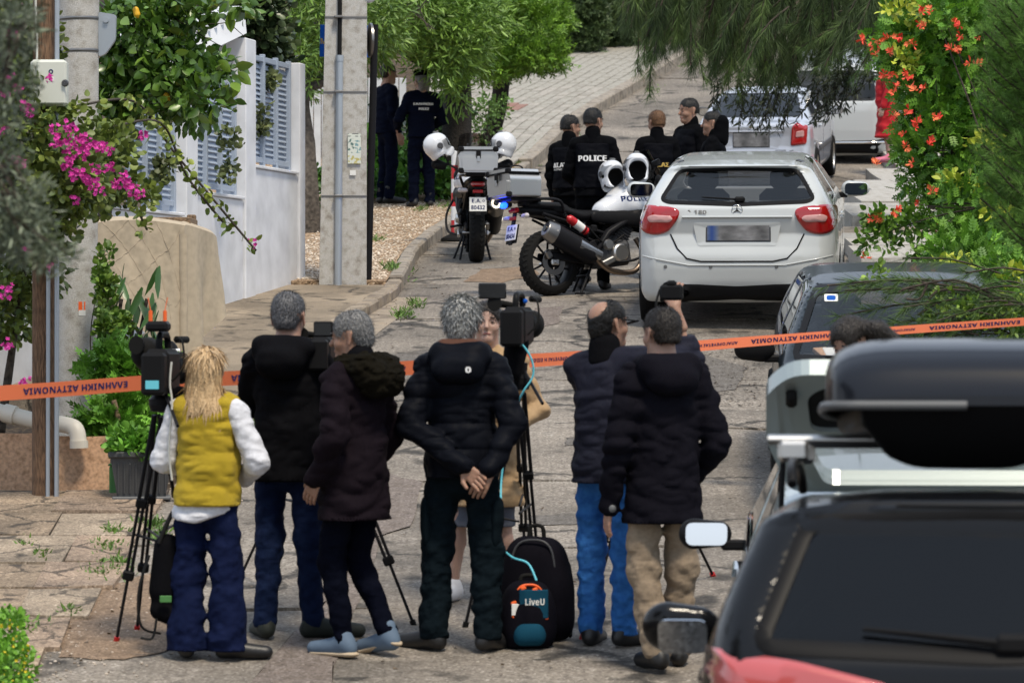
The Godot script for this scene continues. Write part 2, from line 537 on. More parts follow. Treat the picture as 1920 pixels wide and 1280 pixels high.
class Bones extends Fld:   # tapered limbs joined smoothly
	var a := PackedVector3Array()
	var ba := PackedVector3Array()
	var inv := PackedFloat32Array()
	var ra := PackedFloat32Array()
	var rb := PackedFloat32Array()
	var sk := PackedFloat32Array()      # smoothing radius
	var fd := PackedVector3Array()      # flattening direction
	var fk := PackedFloat32Array()      # flattening factor
	var cut := PackedInt32Array()       # 1: carved away
	var act := PackedInt32Array()
	var planes := []                    # [point, outward normal]
	var noise: FastNoiseLite
	var amp := 0.0
	var stretch := Vector3.ONE
	var grow := 0.0
	var quilt := 0.0                    # spacing of quilted bands
	var quilt_amp := 0.0

	func bone(p: Vector3,q: Vector3,r: float,r2 := -1.0,k := 0.04,flat := 1.0,dir := Vector3(0,0,1),carve := false) -> void:
		if p.distance_to(q) < 1e-4: q = p + Vector3(0,1e-3,0)
		a.append(p); ba.append(q - p); inv.append(1.0 / (q - p).length_squared())
		ra.append(r); rb.append(r if r2 < 0.0 else r2); sk.append(k); fd.append(dir.normalized()); fk.append(flat); cut.append(1 if carve else 0)

	func clip(p: Vector3,outward: Vector3) -> void:
		planes.append([p,outward.normalized()])

	func prep(c: Vector3,r: float) -> void:
		act.clear()
		for i in a.size():
			var t := clampf((c - a[i]).dot(ba[i]) * inv[i],0.0,1.0)
			var d := (c - a[i] - ba[i] * t).length() - maxf(ra[i],rb[i])
			if d < r * 1.2 + sk[i] + 0.02 + amp or act.size() == 0 and i == a.size() - 1:
				act.append(i)

	func ev(p: Vector3) -> float:
		var d := 1e3
		for i in act:
			var pa := p - a[i]
			var t := clampf(pa.dot(ba[i]) * inv[i],0.0,1.0)
			var w := pa - ba[i] * t
			var l := w.length()
			var r := ra[i] + (rb[i] - ra[i]) * t
			var e: float
			if fk[i] != 1.0:
				var c := w.dot(fd[i])
				var l2 := (w + fd[i] * (c * (1.0 / fk[i] - 1.0))).length()
				e = (l2 - r) * (l / l2 if l2 > 1e-5 else 1.0)
			else:
				e = l - r
			var k := sk[i]
			if cut[i] == 1:
				e = -e
				var h2 := maxf(k - absf(d - e),0.0) / k
				d = maxf(d,e) + h2 * h2 * k * 0.25
			else:
				var h := maxf(k - absf(d - e),0.0) / k
				d = minf(d,e) - h * h * k * 0.25
		d -= grow
		if amp > 0.0 and absf(d) < 0.08:
			d += noise.get_noise_3d(p.x * stretch.x,p.y * stretch.y,p.z * stretch.z) * amp
		if quilt > 0.0 and absf(d) < 0.08:
			var s := absf(sin(p.y * PI / quilt + p.x * 0.6))
			d -= (sqrt(s) - 0.7) * quilt_amp
		for c in planes:
			d = maxf(d,(p - c[0]).dot(c[1]))
		return d

func net(f: Fld,lo: Vector3,hi: Vector3,h: float,mb: MB) -> void:   # surface net of a field, added to mb
	var nx := int(ceil((hi.x - lo.x) / h / 4.0)) * 4 + 1
	var ny := int(ceil((hi.y - lo.y) / h / 4.0)) * 4 + 1
	var nz := int(ceil((hi.z - lo.z) / h / 4.0)) * 4 + 1
	var sy := nx
	var sz := nx * ny
	var field := PackedFloat32Array()
	field.resize(nx * ny * nz)
	field.fill(1e9)
	var vid := PackedInt32Array()
	vid.resize(nx * ny * nz)
	vid.fill(-1)
	var rad := h * 2.0 * sqrt(3.0)
	var lim := rad * 1.35 + f.slack
	var blocks := PackedInt32Array()
	for bz in range(0,nz - 1,4):
		for by in range(0,ny - 1,4):
			for bx in range(0,nx - 1,4):
				var c := lo + Vector3(bx + 2,by + 2,bz + 2) * h
				f.prep(c,rad)
				if absf(f.ev(c)) > lim:
					continue
				blocks.append(bx); blocks.append(by); blocks.append(bz)
				for k in range(bz,bz + 5):
					for j in range(by,by + 5):
						var o := j * sy + k * sz
						for i in range(bx,bx + 5):
							if field[o + i] > 1e8:
								field[o + i] = f.ev(lo + Vector3(i,j,k) * h)
	var base := mb.v.size()
	var offs := [0,1,sy,sy + 1,sz,sz + 1,sz + sy,sz + sy + 1]
	var o1: int = 1; var o2: int = sy; var o3: int = sy + 1; var o4: int = sz; var o5: int = sz + 1; var o6: int = sz + sy; var o7: int = sz + sy + 1
	for b in range(0,blocks.size(),3):
		for k in range(blocks[b + 2],blocks[b + 2] + 4):
			for j in range(blocks[b + 1],blocks[b + 1] + 4):
				for i in range(blocks[b],blocks[b] + 4):
					var q := i + j * sy + k * sz
					var d0 := field[q]; var d1 := field[q + o1]; var d2 := field[q + o2]; var d3 := field[q + o3]
					var d4 := field[q + o4]; var d5 := field[q + o5]; var d6 := field[q + o6]; var d7 := field[q + o7]
					var neg := int(d0 < 0.0) + int(d1 < 0.0) + int(d2 < 0.0) + int(d3 < 0.0) + int(d4 < 0.0) + int(d5 < 0.0) + int(d6 < 0.0) + int(d7 < 0.0)
					if neg == 0 or neg == 8:
						continue
					var s := Vector3.ZERO
					var m := 0
					if (d0 < 0.0) != (d1 < 0.0): s += Vector3(d0 / (d0 - d1),0,0); m += 1
					if (d2 < 0.0) != (d3 < 0.0): s += Vector3(d2 / (d2 - d3),1,0); m += 1
					if (d4 < 0.0) != (d5 < 0.0): s += Vector3(d4 / (d4 - d5),0,1); m += 1
					if (d6 < 0.0) != (d7 < 0.0): s += Vector3(d6 / (d6 - d7),1,1); m += 1
					if (d0 < 0.0) != (d2 < 0.0): s += Vector3(0,d0 / (d0 - d2),0); m += 1
					if (d1 < 0.0) != (d3 < 0.0): s += Vector3(1,d1 / (d1 - d3),0); m += 1
					if (d4 < 0.0) != (d6 < 0.0): s += Vector3(0,d4 / (d4 - d6),1); m += 1
					if (d5 < 0.0) != (d7 < 0.0): s += Vector3(1,d5 / (d5 - d7),1); m += 1
					if (d0 < 0.0) != (d4 < 0.0): s += Vector3(0,0,d0 / (d0 - d4)); m += 1
					if (d1 < 0.0) != (d5 < 0.0): s += Vector3(1,0,d1 / (d1 - d5)); m += 1
					if (d2 < 0.0) != (d6 < 0.0): s += Vector3(0,1,d2 / (d2 - d6)); m += 1
					if (d3 < 0.0) != (d7 < 0.0): s += Vector3(1,1,d3 / (d3 - d7)); m += 1
					s /= m
					vid[q] = mb.v.size()
					mb.v.append(lo + (Vector3(i,j,k) + s) * h)
					var g := Vector3(d1 - d0 + d3 - d2 + d5 - d4 + d7 - d6,d2 - d0 + d3 - d1 + d6 - d4 + d7 - d5,d4 - d0 + d5 - d1 + d6 - d2 + d7 - d3)
					mb.n.append(g.normalized())
	for b in range(0,blocks.size(),3):
		for k in range(blocks[b + 2],blocks[b + 2] + 4):
			for j in range(blocks[b + 1],blocks[b + 1] + 4):
				for i in range(blocks[b],blocks[b] + 4):
					var q := i + j * sy + k * sz
					if vid[q] < 0: continue
					var e0 := field[q] < 0.0
					if j > 0 and k > 0 and e0 != (field[q + 1] < 0.0): net_quad(mb,vid,q,q - sy,q - sy - sz,q - sz,not e0)
					if i > 0 and k > 0 and e0 != (field[q + sy] < 0.0): net_quad(mb,vid,q,q - sz,q - 1 - sz,q - 1,not e0)
					if i > 0 and j > 0 and e0 != (field[q + sz] < 0.0): net_quad(mb,vid,q,q - 1,q - 1 - sy,q - sy,not e0)
	# smooth the normals once over shared faces
	var acc := PackedVector3Array()
	acc.resize(mb.v.size() - base)
	if mb.tinted: mb.paint(base)

func net_quad(mb: MB,vid: PackedInt32Array,a: int,b: int,c: int,d: int,flip: bool) -> void:
	var p := vid[a]; var q := vid[b]; var r := vid[c]; var s := vid[d]
	if p < 0 or q < 0 or r < 0 or s < 0:
		return
	if flip:
		mb.ix.append(p); mb.ix.append(q); mb.ix.append(r); mb.ix.append(p); mb.ix.append(r); mb.ix.append(s)
	else:
		mb.ix.append(p); mb.ix.append(r); mb.ix.append(q); mb.ix.append(p); mb.ix.append(s); mb.ix.append(r)

func net_bones(f: Bones,h: float,mb: MB) -> void:
	if f.a.is_empty(): return
	var lo := Vector3.ONE * 1e9
	var hi := -lo
	for i in f.a.size():
		if f.cut[i] == 1: continue
		var r := maxf(f.ra[i],f.rb[i]) + f.grow + 0.03 + f.amp
		lo = lo.min(f.a[i] - Vector3.ONE * r).min(f.a[i] + f.ba[i] - Vector3.ONE * r)
		hi = hi.max(f.a[i] + Vector3.ONE * r).max(f.a[i] + f.ba[i] + Vector3.ONE * r)
	f.slack = f.amp + f.quilt_amp
	net(f,lo,hi,h,mb)

# ---- the street itself ----
const EDGE_L := [[6.0,-1.2],[14.0,-1.75],[17.5,-2.4],[19.0,-2.45],[24.0,-2.3],[28.5,-2.0],[34.7,-1.34],[36.7,-1.13],[41.0,-1.04],[45.0,-0.74],[48.0,-0.5],[54.7,-0.05],[58.5,0.42],[62.5,0.95],[65.6,1.6],[68.6,2.35],[72.4,3.3],[80.0,5.4],[95.0,10.0]]
const EDGE_R := [[6.0,3.0],[20.0,3.3],[27.0,3.7],[34.0,3.7],[42.0,3.85],[50.0,4.9],[58.0,6.3],[70.0,9.0],[95.0,16.0]]
var lumps := FastNoiseLite.new()

func el(z: float) -> float: return curve(EDGE_L,z)
func er(z: float) -> float: return curve(EDGE_R,z)

func row_z(row: float) -> float:   # distance at which the roadway lies under a given line of sight
	var a := 7.0
	var b := 100.0
	for i in 40:
		var m := (a + b) * 0.5
		if 640.0 - FOC * gy(m) / m > row: a = m
		else: b = m
	return (a + b) * 0.5

func spot(px: float,row: float,lift := 0.0) -> Vector3:   # a point of the roadway
	var z := row_z(row)
	var g := ground((px - 960.0) * z / FOC,z)
	return g + Vector3(0,lift,0)

func surf(x: float,z: float) -> float:
	return ground(x,z).y + lumps.get_noise_2d(x * 8.0,z * 8.0) * 0.008

func slab_sheet(mb: MB,z0: float,z1: float,x0: float,x1: float,skew: float,lift: float,thick := 0.03) -> void:   # a paved bay that follows the ground, with sides
	var nz := maxi(2,int((z1 - z0) / 0.35) + 2)
	var nx := maxi(2,int((x1 - x0) / 0.5) + 2)
	var pts := PackedVector3Array()
	for i in nz:
		for j in nx:
			var x := lerpf(x0,x1,float(j) / (nx - 1))
			var z := lerpf(z0,z1,float(i) / (nz - 1)) + (x - x0) * skew
			pts.append(Vector3(x,surf(x,z) + lift,-z))
	mb.grid(pts,nz,nx)
	var rim := PackedVector3Array()
	for j in nx: rim.append(pts[j])
	for i in range(1,nz): rim.append(pts[i * nx + nx - 1])
	for j in range(nx - 2,-1,-1): rim.append(pts[(nz - 1) * nx + j])
	for i in range(nz - 2,0,-1): rim.append(pts[i * nx])
	for i in rim.size():
		var a := rim[i]
		var b := rim[(i + 1) % rim.size()]
		mb.quad(a - Vector3(0,thick,0),b - Vector3(0,thick,0),b,a)

func ground_patch(pts: Array,lift: float,material: String,called: String,parent: Node3D,thick := 0.004) -> MeshInstance3D:   # thin layer laid on the road inside an outline of [px, row] points
	var c := Vector2.ZERO
	var poly := PackedVector2Array()
	for i in pts.size():
		var a := spot(pts[i][0],pts[i][1])
		var b := spot(pts[(i + 1) % pts.size()][0],pts[(i + 1) % pts.size()][1])
		for k in 5:
			var p := a.lerp(b,k / 5.0)
			poly.append(Vector2(p.x + rng.randf_range(-0.02,0.02),-p.z + rng.randf_range(-0.03,0.03)))
	for p in poly: c += p
	c /= poly.size()
	var mb := MB.new()
	var g := PackedVector3Array()
	for r in 6:
		for p in poly:
			var q := c.lerp(p,maxf(r / 5.0,0.002))
			g.append(Vector3(q.x,surf(q.x,q.y) + lift,-q.y))
	mb.grid(g,6,poly.size(),true)
	return put(called,mb,M[material],parent)

func setting_materials() -> void:
	var m := tri_mat("road",lin(0.56,0.545,0.53),0.92,T.stones,1.0)
	over(m,T.street,9.5)
	bumps(m,T.pits,0.25)
	m = tri_mat("asphalt",lin(0.27,0.265,0.265),0.9,T.stones,0.8)
	over(m,T.stain2,3.0)
	bumps(m,T.pits,0.25)
	m = tri_mat("asphalt_pink",lin(0.36,0.325,0.32),0.9,T.stones,0.9)
	over(m,T.stain2,2.0)
	m = tri_mat("dirt",lin(0.46,0.35,0.26),0.95,T.stones,0.8)
	over(m,T.stain2,1.5)
	m = tri_mat("soil",lin(0.16,0.13,0.09),0.95,T.gravel,0.7)
	over(m,T.stain,3.0)
	m = tri_mat("gravel_bed",lin(0.75,0.65,0.53),0.95,T.gravel,0.55)
	over(m,T.stain2,2.6)
	bumps(m,T.gravel,1.2)
	m = tri_mat("concrete",lin(0.42,0.36,0.29),0.9,T.fine,0.7)
	over(m,T.stain,2.4)
	m = tri_mat("concrete_drive",lin(0.42,0.345,0.255),0.9,T.fine,0.5)
	over(m,T.street,6.0)
	bumps(m,T.wood,0.4)
	m = tri_mat("concrete_pale",lin(0.55,0.53,0.49),0.9,T.fine,0.6)
	over(m,T.stain2,1.7)
	m = tri_mat("kerb_stone",lin(0.42,0.38,0.33),0.9,T.fine,0.4)
	over(m,T.stain,1.3)
	m = tri_mat("pole_concrete",lin(0.62,0.605,0.575),0.9,T.fine,0.35)
	over(m,T.stain2,1.2)
	bumps(m,T.pits,0.15)
	m = tri_mat("pole_wood",lin(0.3,0.175,0.1),0.9,T.bark,0.4)
	m.uv1_scale = Vector3(9,0.9,9)
	bumps(m,T.bark,0.8)
	m = tri_mat("wall_paint",lin(0.80,0.82,0.86),0.8,T.cloth,4.0)
	for e in [["slab_pink",0.8,0.66,0.55],["slab_grey",0.78,0.69,0.58],["slab_ochre",0.74,0.62,0.49]]:
		m = tri_mat(e[0],lin(e[1],e[2],e[3]),0.9,T.stones,0.8)
		over(m,T.street,4.0)
	for e in [["tile_a",0.44,0.42,0.37],["tile_b",0.40,0.375,0.33],["tile_c",0.48,0.45,0.40],["tile_red",0.36,0.2,0.16]]:
		m = tri_mat(e[0],lin(e[1],e[2],e[3]),0.9,T.fine,0.5)
		over(m,T.stain2,1.3)
	m = tri_mat("tarp",lin(0.52,0.43,0.31),0.8,T.cloth,0.9)
	m.backlight_enabled = true
	m.backlight = lin(0.06,0.05,0.035)
	m = tri_mat("wood_pale",lin(0.3,0.2,0.12),0.9,T.wood,0.3)
	bumps(M.black_rubber,T.fine,0.1)
	m = M.cardboard
	m.albedo_texture = T.fine
	m.uv1_triplanar = true
	m.uv1_world_triplanar = true
	over(m,T.stain2,0.8)
	m = M.planter
	m.albedo_texture = T.fine
	m.uv1_triplanar = true
	m.uv1_scale = Vector3.ONE * 3.0

func make_ground() -> void:
	lumps.frequency = 0.08
	lumps.seed = 3
	# open terrain under and around everything
	var mb := MB.new()
	var pts := PackedVector3Array()
	var nz := 120
	for i in nz:
		var z := 5.0 + 135.0 * pow(float(i) / (nz - 1),1.3)
		for j in 41:
			var x := -40.0 + 80.0 * j / 40.0
			pts.append(Vector3(x,gy(z) - 0.05 - 0.03 * absf(sin(x * 2.0 + z)) ,-z))
	mb.grid(pts,nz,41)
	structure("ground",mb,M.soil)
	# roadway: bays of exposed-aggregate concrete with open joints
	var road := Node3D.new()
	road.name = "road"
	add_child(road)
	road.set_meta("kind","structure")
	var zs := [6.0,10.0,14.0,17.2,18.3,20.4,22.5,25.1,27.6,30.1,31.7,34.3,36.6,38.7,41.5,45.0,49.5,55.0,60.0,65.0,70.0,76.0,84.0,95.0]
	for i in zs.size() - 1:
		mb = MB.new()
		var a: float = zs[i]
		var b: float = zs[i + 1] - (0.016 if zs[i] < 40.0 else 0.03)
		var n := maxi(3,int((b - a) / 0.3) + 2)
		var p := PackedVector3Array()
		for k in n:
			for j in 19:
				var z := lerpf(a,b,float(k) / (n - 1))
				var x := lerpf(el(z),er(z),j / 18.0)
				var zz := z + 0.06 * sin(x * 1.7 + i * 2.0)
				p.append(Vector3(x,surf(x,zz),-zz))
		mb.grid(p,n,19)
		for j in 18:
			mb.quad(p[j] - Vector3(0,0.04,0),p[j + 1] - Vector3(0,0.04,0),p[j + 1],p[j])
			var q := (n - 1) * 19 + j
			mb.quad(p[q],p[q + 1],p[q + 1] - Vector3(0,0.04,0),p[q] - Vector3(0,0.04,0))
		put("road_bay",mb,M.road,road)
	ground_patch([[468,1290],[618,1290],[668,1130],[742,940],[700,900],[640,1010],[585,1160]],0.005,"asphalt_pink","repair_strip",road)
	ground_patch([[690,672],[860,648],[985,652],[985,668],[860,672],[700,694]],0.005,"asphalt","repair_strip",road)
	ground_patch([[1002,578],[1058,574],[1046,606],[1000,618]],0.005,"asphalt_pink","repair_strip",road)
	ground_patch([[985,966],[1110,962],[1118,980],[1000,986]],0.005,"asphalt","repair_strip",road)
	ground_patch([[690,905],[730,890],[790,905],[770,990],[700,1010]],0.009,"asphalt_pink","repair_strip",road)
	ground_patch([[868,528],[905,505],[1000,500],[1010,516],[940,530]],0.004,"dirt","mud_stain",road)
	ground_patch([[120,1150],[190,1105],[300,1070],[350,1130],[340,1215],[230,1240],[110,1235]],0.006,"dirt","gravel_patch",road)
	ground_patch([[1225,700],[1330,668],[1400,690],[1380,730],[1290,742]],0.005,"asphalt","repair_strip",road)
	ground_patch([[1060,820],[1200,812],[1210,826],[1060,836]],0.005,"asphalt","repair_strip",road)
	# left footway of gravel between the wall and the kerb
	mb = MB.new()
	var lift := 0.12
	pts = PackedVector3Array()
	var n2 := 44
	for i in n2:
		var z := 37.0 + 21.0 * i / (n2 - 1)
		for j in 12:
			var x := lerpf(-4.6,el(z) - 0.13,j / 11.0)
			pts.append(Vector3(x,surf(x,z) + lift,-z))
	mb.grid(pts,n2,12)
	for j in 11: mb.quad(pts[j] - Vector3(0,0.2,0),pts[j + 1] - Vector3(0,0.2,0),pts[j + 1],pts[j])
	structure("gravel_path",mb,M.gravel_bed)
	# concrete drive in front of the gate
	mb = MB.new()
	pts = PackedVector3Array()
	for i in 26:
		var z := 28.6 + 8.3 * i / 25.0
		for j in 12:
			var x := lerpf(-4.4,el(z) - 0.12,j / 11.0)
			pts.append(Vector3(x,surf(x,z) + 0.09,-z))
	mb.grid(pts,26,12)
	for i in 25: mb.quad(pts[i * 12 + 11] - Vector3(0,0.16,0),pts[i * 12 + 23] - Vector3(0,0.16,0),pts[i * 12 + 23],pts[i * 12 + 11])
	for j in 11: mb.quad(pts[j] - Vector3(0,0.16,0),pts[j + 1] - Vector3(0,0.16,0),pts[j + 1],pts[j])
	structure("driveway",mb,M.concrete_drive)
	# kerbs: single stones
	var kerb := Node3D.new()
	kerb.name = "kerb"
	add_child(kerb)
	kerb.set_meta("kind","structure")
	var z := 33.2
	while z < 76.0:
		var step := 0.95 if z > 37.0 else 0.7
		var a := Vector3(el(z) - 0.06,surf(el(z),z),-z)
		var b := Vector3(el(z + step) - 0.06,surf(el(z + step),z + step),-(z + step))
		var d := b - a
		mb = MB.new()
		var tall := 0.105 if z < 36.9 else 0.135 if z < 57.0 else 0.19
		var bs := Basis.looking_at(d.normalized(),Vector3.UP)
		mb.box(Vector3.ZERO,Vector3(0.15 if z < 57.0 else 0.22,tall + 0.12,d.length() - rng.randf_range(0.008,0.025)),Basis(),rng.randf_range(0.012,0.025))
		var k := put("kerbstone",mb,M.kerb_stone if z > 37.0 else M.concrete,kerb)
		k.transform = Transform3D(bs * Basis(Vector3(0,0,1),rng.randf_range(-0.02,0.02)),(a + b) * 0.5 + Vector3(rng.randf_range(-0.008,0.008),tall * 0.5 - 0.06 + rng.randf_range(-0.006,0.006),0))
		z += step
	# gutter strip beside the drive
	mb = MB.new()
	pts = PackedVector3Array()
	for i in 14:
		var q := 30.5 + 6.0 * i / 13.0
		for j in 3: pts.append(Vector3(el(q) + 0.02 + 0.15 * j,surf(el(q) + 0.02 + 0.15 * j,q) + 0.005,-q))
	mb.grid(pts,14,3)
	structure("gutter",mb,M.concrete)
	paved_corner()
	tiled_footway()
	right_footway()

func paved_corner() -> void:   # big slabs in front of the poles, lower corner of the view
	var pave := Node3D.new()
	pave.name = "pavement"
	add_child(pave)
	pave.set_meta("kind","structure")
	var rows := [[1290.0,1225.0],[1222.0,1165.0],[1162.0,1112.0],[1109.0,1064.0],[1061.0,1012.0],[1009.0,968.0],[965.0,924.0]]
	var stops := [[-420,-160,60],[-420,-140,20,110],[-420,-150,30,165],[-400,-170,62,215],[-400,-120,118,232],[-380,-160,92,262],[-380,-140,98,292]]
	var kinds := ["slab_grey","slab_ochre","slab_pink","slab_grey","slab_pink","slab_ochre"]
	for i in rows.size():
		for j in stops[i].size() - 1:
			var r0: float = rows[i][0]
			var r1: float = rows[i][1]
			var lean := 26.0
			var q := []
			for e in [[stops[i][j] + 1,r0],[stops[i][j + 1] - 2,r0],[stops[i][j + 1] - 2 + lean,r1],[stops[i][j] + 1 + lean,r1]]: q.append(spot(e[0] + rng.randf_range(-3,3),e[1] + rng.randf_range(-3,2)))
			var mb := MB.new()
			var top := PackedVector3Array()
			var tip := rng.randf_range(0.0,0.012)
			for a in 5:
				for b in 5:
					var p: Vector3 = q[0].lerp(q[1],b / 4.0).lerp(q[3].lerp(q[2],b / 4.0),a / 4.0)
					top.append(p + Vector3(0,0.02 + tip + rng.randf_range(-0.002,0.002),0))
			mb.grid(top,5,5)
			for k in 4:
				mb.quad(top[k] - Vector3(0,0.06,0),top[k + 1] - Vector3(0,0.06,0),top[k + 1],top[k])
				mb.quad(top[k * 5 + 4] - Vector3(0,0.06,0),top[k * 5 + 9] - Vector3(0,0.06,0),top[k * 5 + 9],top[k * 5 + 4])
			put("paving_slab",mb,M[kinds[(i * 2 + j) % 6]],pave)

func tiled_footway() -> void:
	var walk := Node3D.new()
	walk.name = "sidewalk"
	add_child(walk)
	walk.set_meta("kind","structure")
	var bed := MB.new()
	var pts := PackedVector3Array()
	for i in 24:
		var z := 52.0 + 26.0 * i / 23.0
		for j in 6:
			var x := el(z) - 0.16 - (0.35 + 3.6 * clampf((z - 55.0) / 14.0,0.0,1.0)) * j / 5.0
			pts.append(Vector3(x,surf(x,z) + 0.135,-z))
	bed.grid(pts,24,6)
	put("bedding",bed,M.soil,walk)
	var tiles := []
	var z := 55.0
	var meshes := []
	for k in 3:
		var mb := MB.new()
		mb.box(Vector3.ZERO,Vector3(0.188,0.05,0.385),Basis(),0.006)
		meshes.append(mb.mesh())
	var rest := MB.new()
	var made := 0
	var i := 0
	while z < 74.0:
		for r in 19:
			var w := 0.5 + 3.4 * clampf((z - 55.0) / 13.0,0.0,1.0)
			var off := 0.27 + 0.2 * r
			if off > w: break
			var zz := z + 0.2 * (r % 2)
			var d := Vector3(el(zz + 0.2) - el(zz - 0.2),gy(zz + 0.2) - gy(zz - 0.2),-0.4).normalized()
			var x := el(zz) - off
			var p := Vector3(x,surf(x,zz) + 0.15 + rng.randf_range(-0.004,0.004),-zz)
			var xf := Transform3D(Basis.looking_at(d,Vector3.UP) * Basis(Vector3(0,0,1),rng.randf_range(-0.015,0.015)),p)
			var red := absf(zz - 60.4) < 0.5 and r in [4,5] or absf(zz - 64.6) < 0.5 and r in [5,6] or absf(zz - 66.0) < 0.4 and r in [13,14] or absf(zz - 69.2) < 0.4 and r in [10,11]
			if made < 300:
				var t := put_mesh("paving_tile",meshes[i % 3],M["tile_red" if red else ["tile_a","tile_b","tile_c"][rng.randi() % 3]],walk)
				t.transform = xf
				made += 1
			else:
				rest.add(meshes[0],xf)
			i += 1
		z += 0.4
	var o := put("paving_tiles",rest,M.tile_a,walk)
	o.set_meta("kind","stuff")
	# low edge at the head of the tiles
	var mb := MB.new()
	var a := P(1015,139,70.9)
	var b := P(1195,138,71.0)
	mb.box((a + b) * 0.5,Vector3(a.distance_to(b),0.14,0.2),Basis(),0.02)
	put("edging_stone",mb,M.concrete_pale,walk)

func right_footway() -> void:
	var pave := Node3D.new()
	pave.name = "sidewalk_steps"
	add_child(pave)
	pave.set_meta("kind","structure")
	var rows := [[36.0,37.6,0.06],[37.63,39.2,0.1],[39.24,40.8,0.16],[40.84,42.5,0.16],[42.54,44.4,0.1],[44.8,47.2,0.2],[47.24,49.7,0.22],[49.74,52.6,0.22],[52.64,55.6,0.2],[55.64,59.0,0.2]]
	for i in rows.size():
		var z0: float = rows[i][0]
		var z1: float = rows[i][1]
		var x := er(z0) - 0.05
		for j in 4:
			var w := [0.9,1.1,0.8,1.2][(i + j) % 4] as float
			var mb := MB.new()
			slab_sheet(mb,z0,z1,x,x + w - 0.015,0.0,rows[i][2] + rng.randf_range(0.0,0.01),0.25)
			put("paving_slab",mb,M.concrete_pale if i != 4 else M.concrete,pave)
			x += w
	# beyond the paving the plot lies a little higher
	var mb := MB.new()
	var pts := PackedVector3Array()
	for i in 40:
		var z := 8.0 + 60.0 * i / 39.0
		for j in 6:
			var x := er(z) + 0.6 + (2.4 if z > 35.0 and z < 56.0 else 0.0) + 12.0 * j / 5.0
			pts.append(Vector3(x,gy(z) + 0.05 + 0.1 * j,-z))
	mb.grid(pts,40,6)
	structure("terrain",mb,M.soil)

func wall_x(z: float) -> float: return -2.24 + (z - 37.3) * 0.22

func boundary_wall() -> void:
	var o := thing("boundary_wall","white rendered garden wall with stepped top and blue-grey louvre panels","wall")
	var dir := Vector3(0.22,0,-1).normalized()      # along the wall, away from us
	var bs := Basis(Vector3(0,1,0).cross(-dir).normalized(),Vector3.UP,-dir)
	# [from z, to z, top height]: stretches of solid wall
	for e in [[28.6,31.3,0.72],[31.3,33.55,1.12],[33.95,35.4,1.34],[35.75,37.25,1.66]]:
		var a := Vector3(wall_x(e[0]),0,-e[0])
		var b := Vector3(wall_x(e[1]),0,-e[1])
		var mb := MB.new()
		var low := gy(e[0]) - 0.25
		mb.box(Vector3((a.x + b.x) / 2,(low + e[2]) / 2,(a.z + b.z) / 2),Vector3(0.22,e[2] - low,a.distance_to(b)),bs,0.006)
		put("wall_section",mb,M.wall_paint,o)
		mb = MB.new()
		mb.box(Vector3((a.x + b.x) / 2 - 0.0,e[2] + 0.018,(a.z + b.z) / 2),Vector3(0.27,0.03,a.distance_to(b) - 0.01),bs,0.006)
		put("coping",mb,M.wall_paint,o)
	for e in [[33.75,2.52,0.34],[35.58,2.88,0.34],[37.36,2.78,0.2]]:   # piers
		var mb := MB.new()
		var low := gy(e[0]) - 0.2
		mb.box(Vector3(wall_x(e[0]),(low + e[1]) / 2,-e[0]),Vector3(0.27,e[1] - low,e[2]),bs,0.008)
		put("pier",mb,M.wall_paint,o)
	for e in [[32.3,33.5,1.24,2.1],[34.0,35.35,1.44,2.42],[35.85,37.2,1.76,2.74]]:   # louvre panels
		var n := 4
		for k in n:
			var zp := lerpf(e[0],e[1],float(k) / (n - 1))
			var mb := MB.new()
			mb.box(Vector3(wall_x(zp) + 0.03,(e[2] + e[3]) / 2 - 0.03,-zp),Vector3(0.05,e[3] - e[2] + 0.16,0.05),bs,0.004)
			put("panel_post",mb,M.louvre,o)
		for y in [e[2],e[3]]:
			var mb := MB.new()
			mb.box(Vector3(wall_x((e[0] + e[1]) / 2) + 0.025,y,-(e[0] + e[1]) / 2),Vector3(0.045,0.05,e[1] - e[0]),bs,0.004)
			put("panel_rail",mb,M.louvre,o)
		var cnt := int((e[3] - e[2]) / 0.052)
		var mb := MB.new()
		mb.box(Vector3.ZERO,Vector3(0.012,0.06,e[1] - e[0]),Basis(),0.002)
		var me := mb.mesh()
		for k in cnt:
			var s := put_mesh("slat",me,M.louvre,o)
			s.transform = Transform3D(bs * Basis(Vector3(0,0,1),0.55),Vector3(wall_x((e[0] + e[1]) / 2) + 0.0,e[2] + 0.03 + k * 0.052,-(e[0] + e[1]) / 2))
	# white canopy over the gate
	var c := thing("gate_canopy","white sloping canopy slab over the garden gate behind lemon leaves","canopy")
	var mb := MB.new()
	var q := [P(345,118,34.4),P(462,62,35.4),P(458,20,35.6),P(345,76,34.4)]
	var back := Vector3(-0.9,0.1,-1.4)
	var poly := PackedVector2Array()
	mb.quad(q[0],q[1],q[2],q[3])
	mb.quad(q[3],q[2],q[2] + back,q[3] + back)
	mb.quad(q[1],q[1] + back,q[2] + back,q[2])
	mb.quad(q[0] + back,q[1] + back,q[1],q[0])
	mb.quad(q[0],q[3],q[3] + back,q[0] + back)
	mb.quad(q[1] + back,q[0] + back,q[3] + back,q[2] + back)
	put("canopy_slab",mb,M.wall_paint,c)
	for k in 9:
		mb = MB.new()
		var s: Vector3 = q[3].lerp(q[2],(k + 0.5) / 9.0)
		mb.tube(PackedVector3Array([s + Vector3(0,0.015,0.02),s + back + Vector3(0,0.015,0)]),PackedFloat32Array([0.045]),8)
		put("roof_tile",mb,M.wall_paint,c)

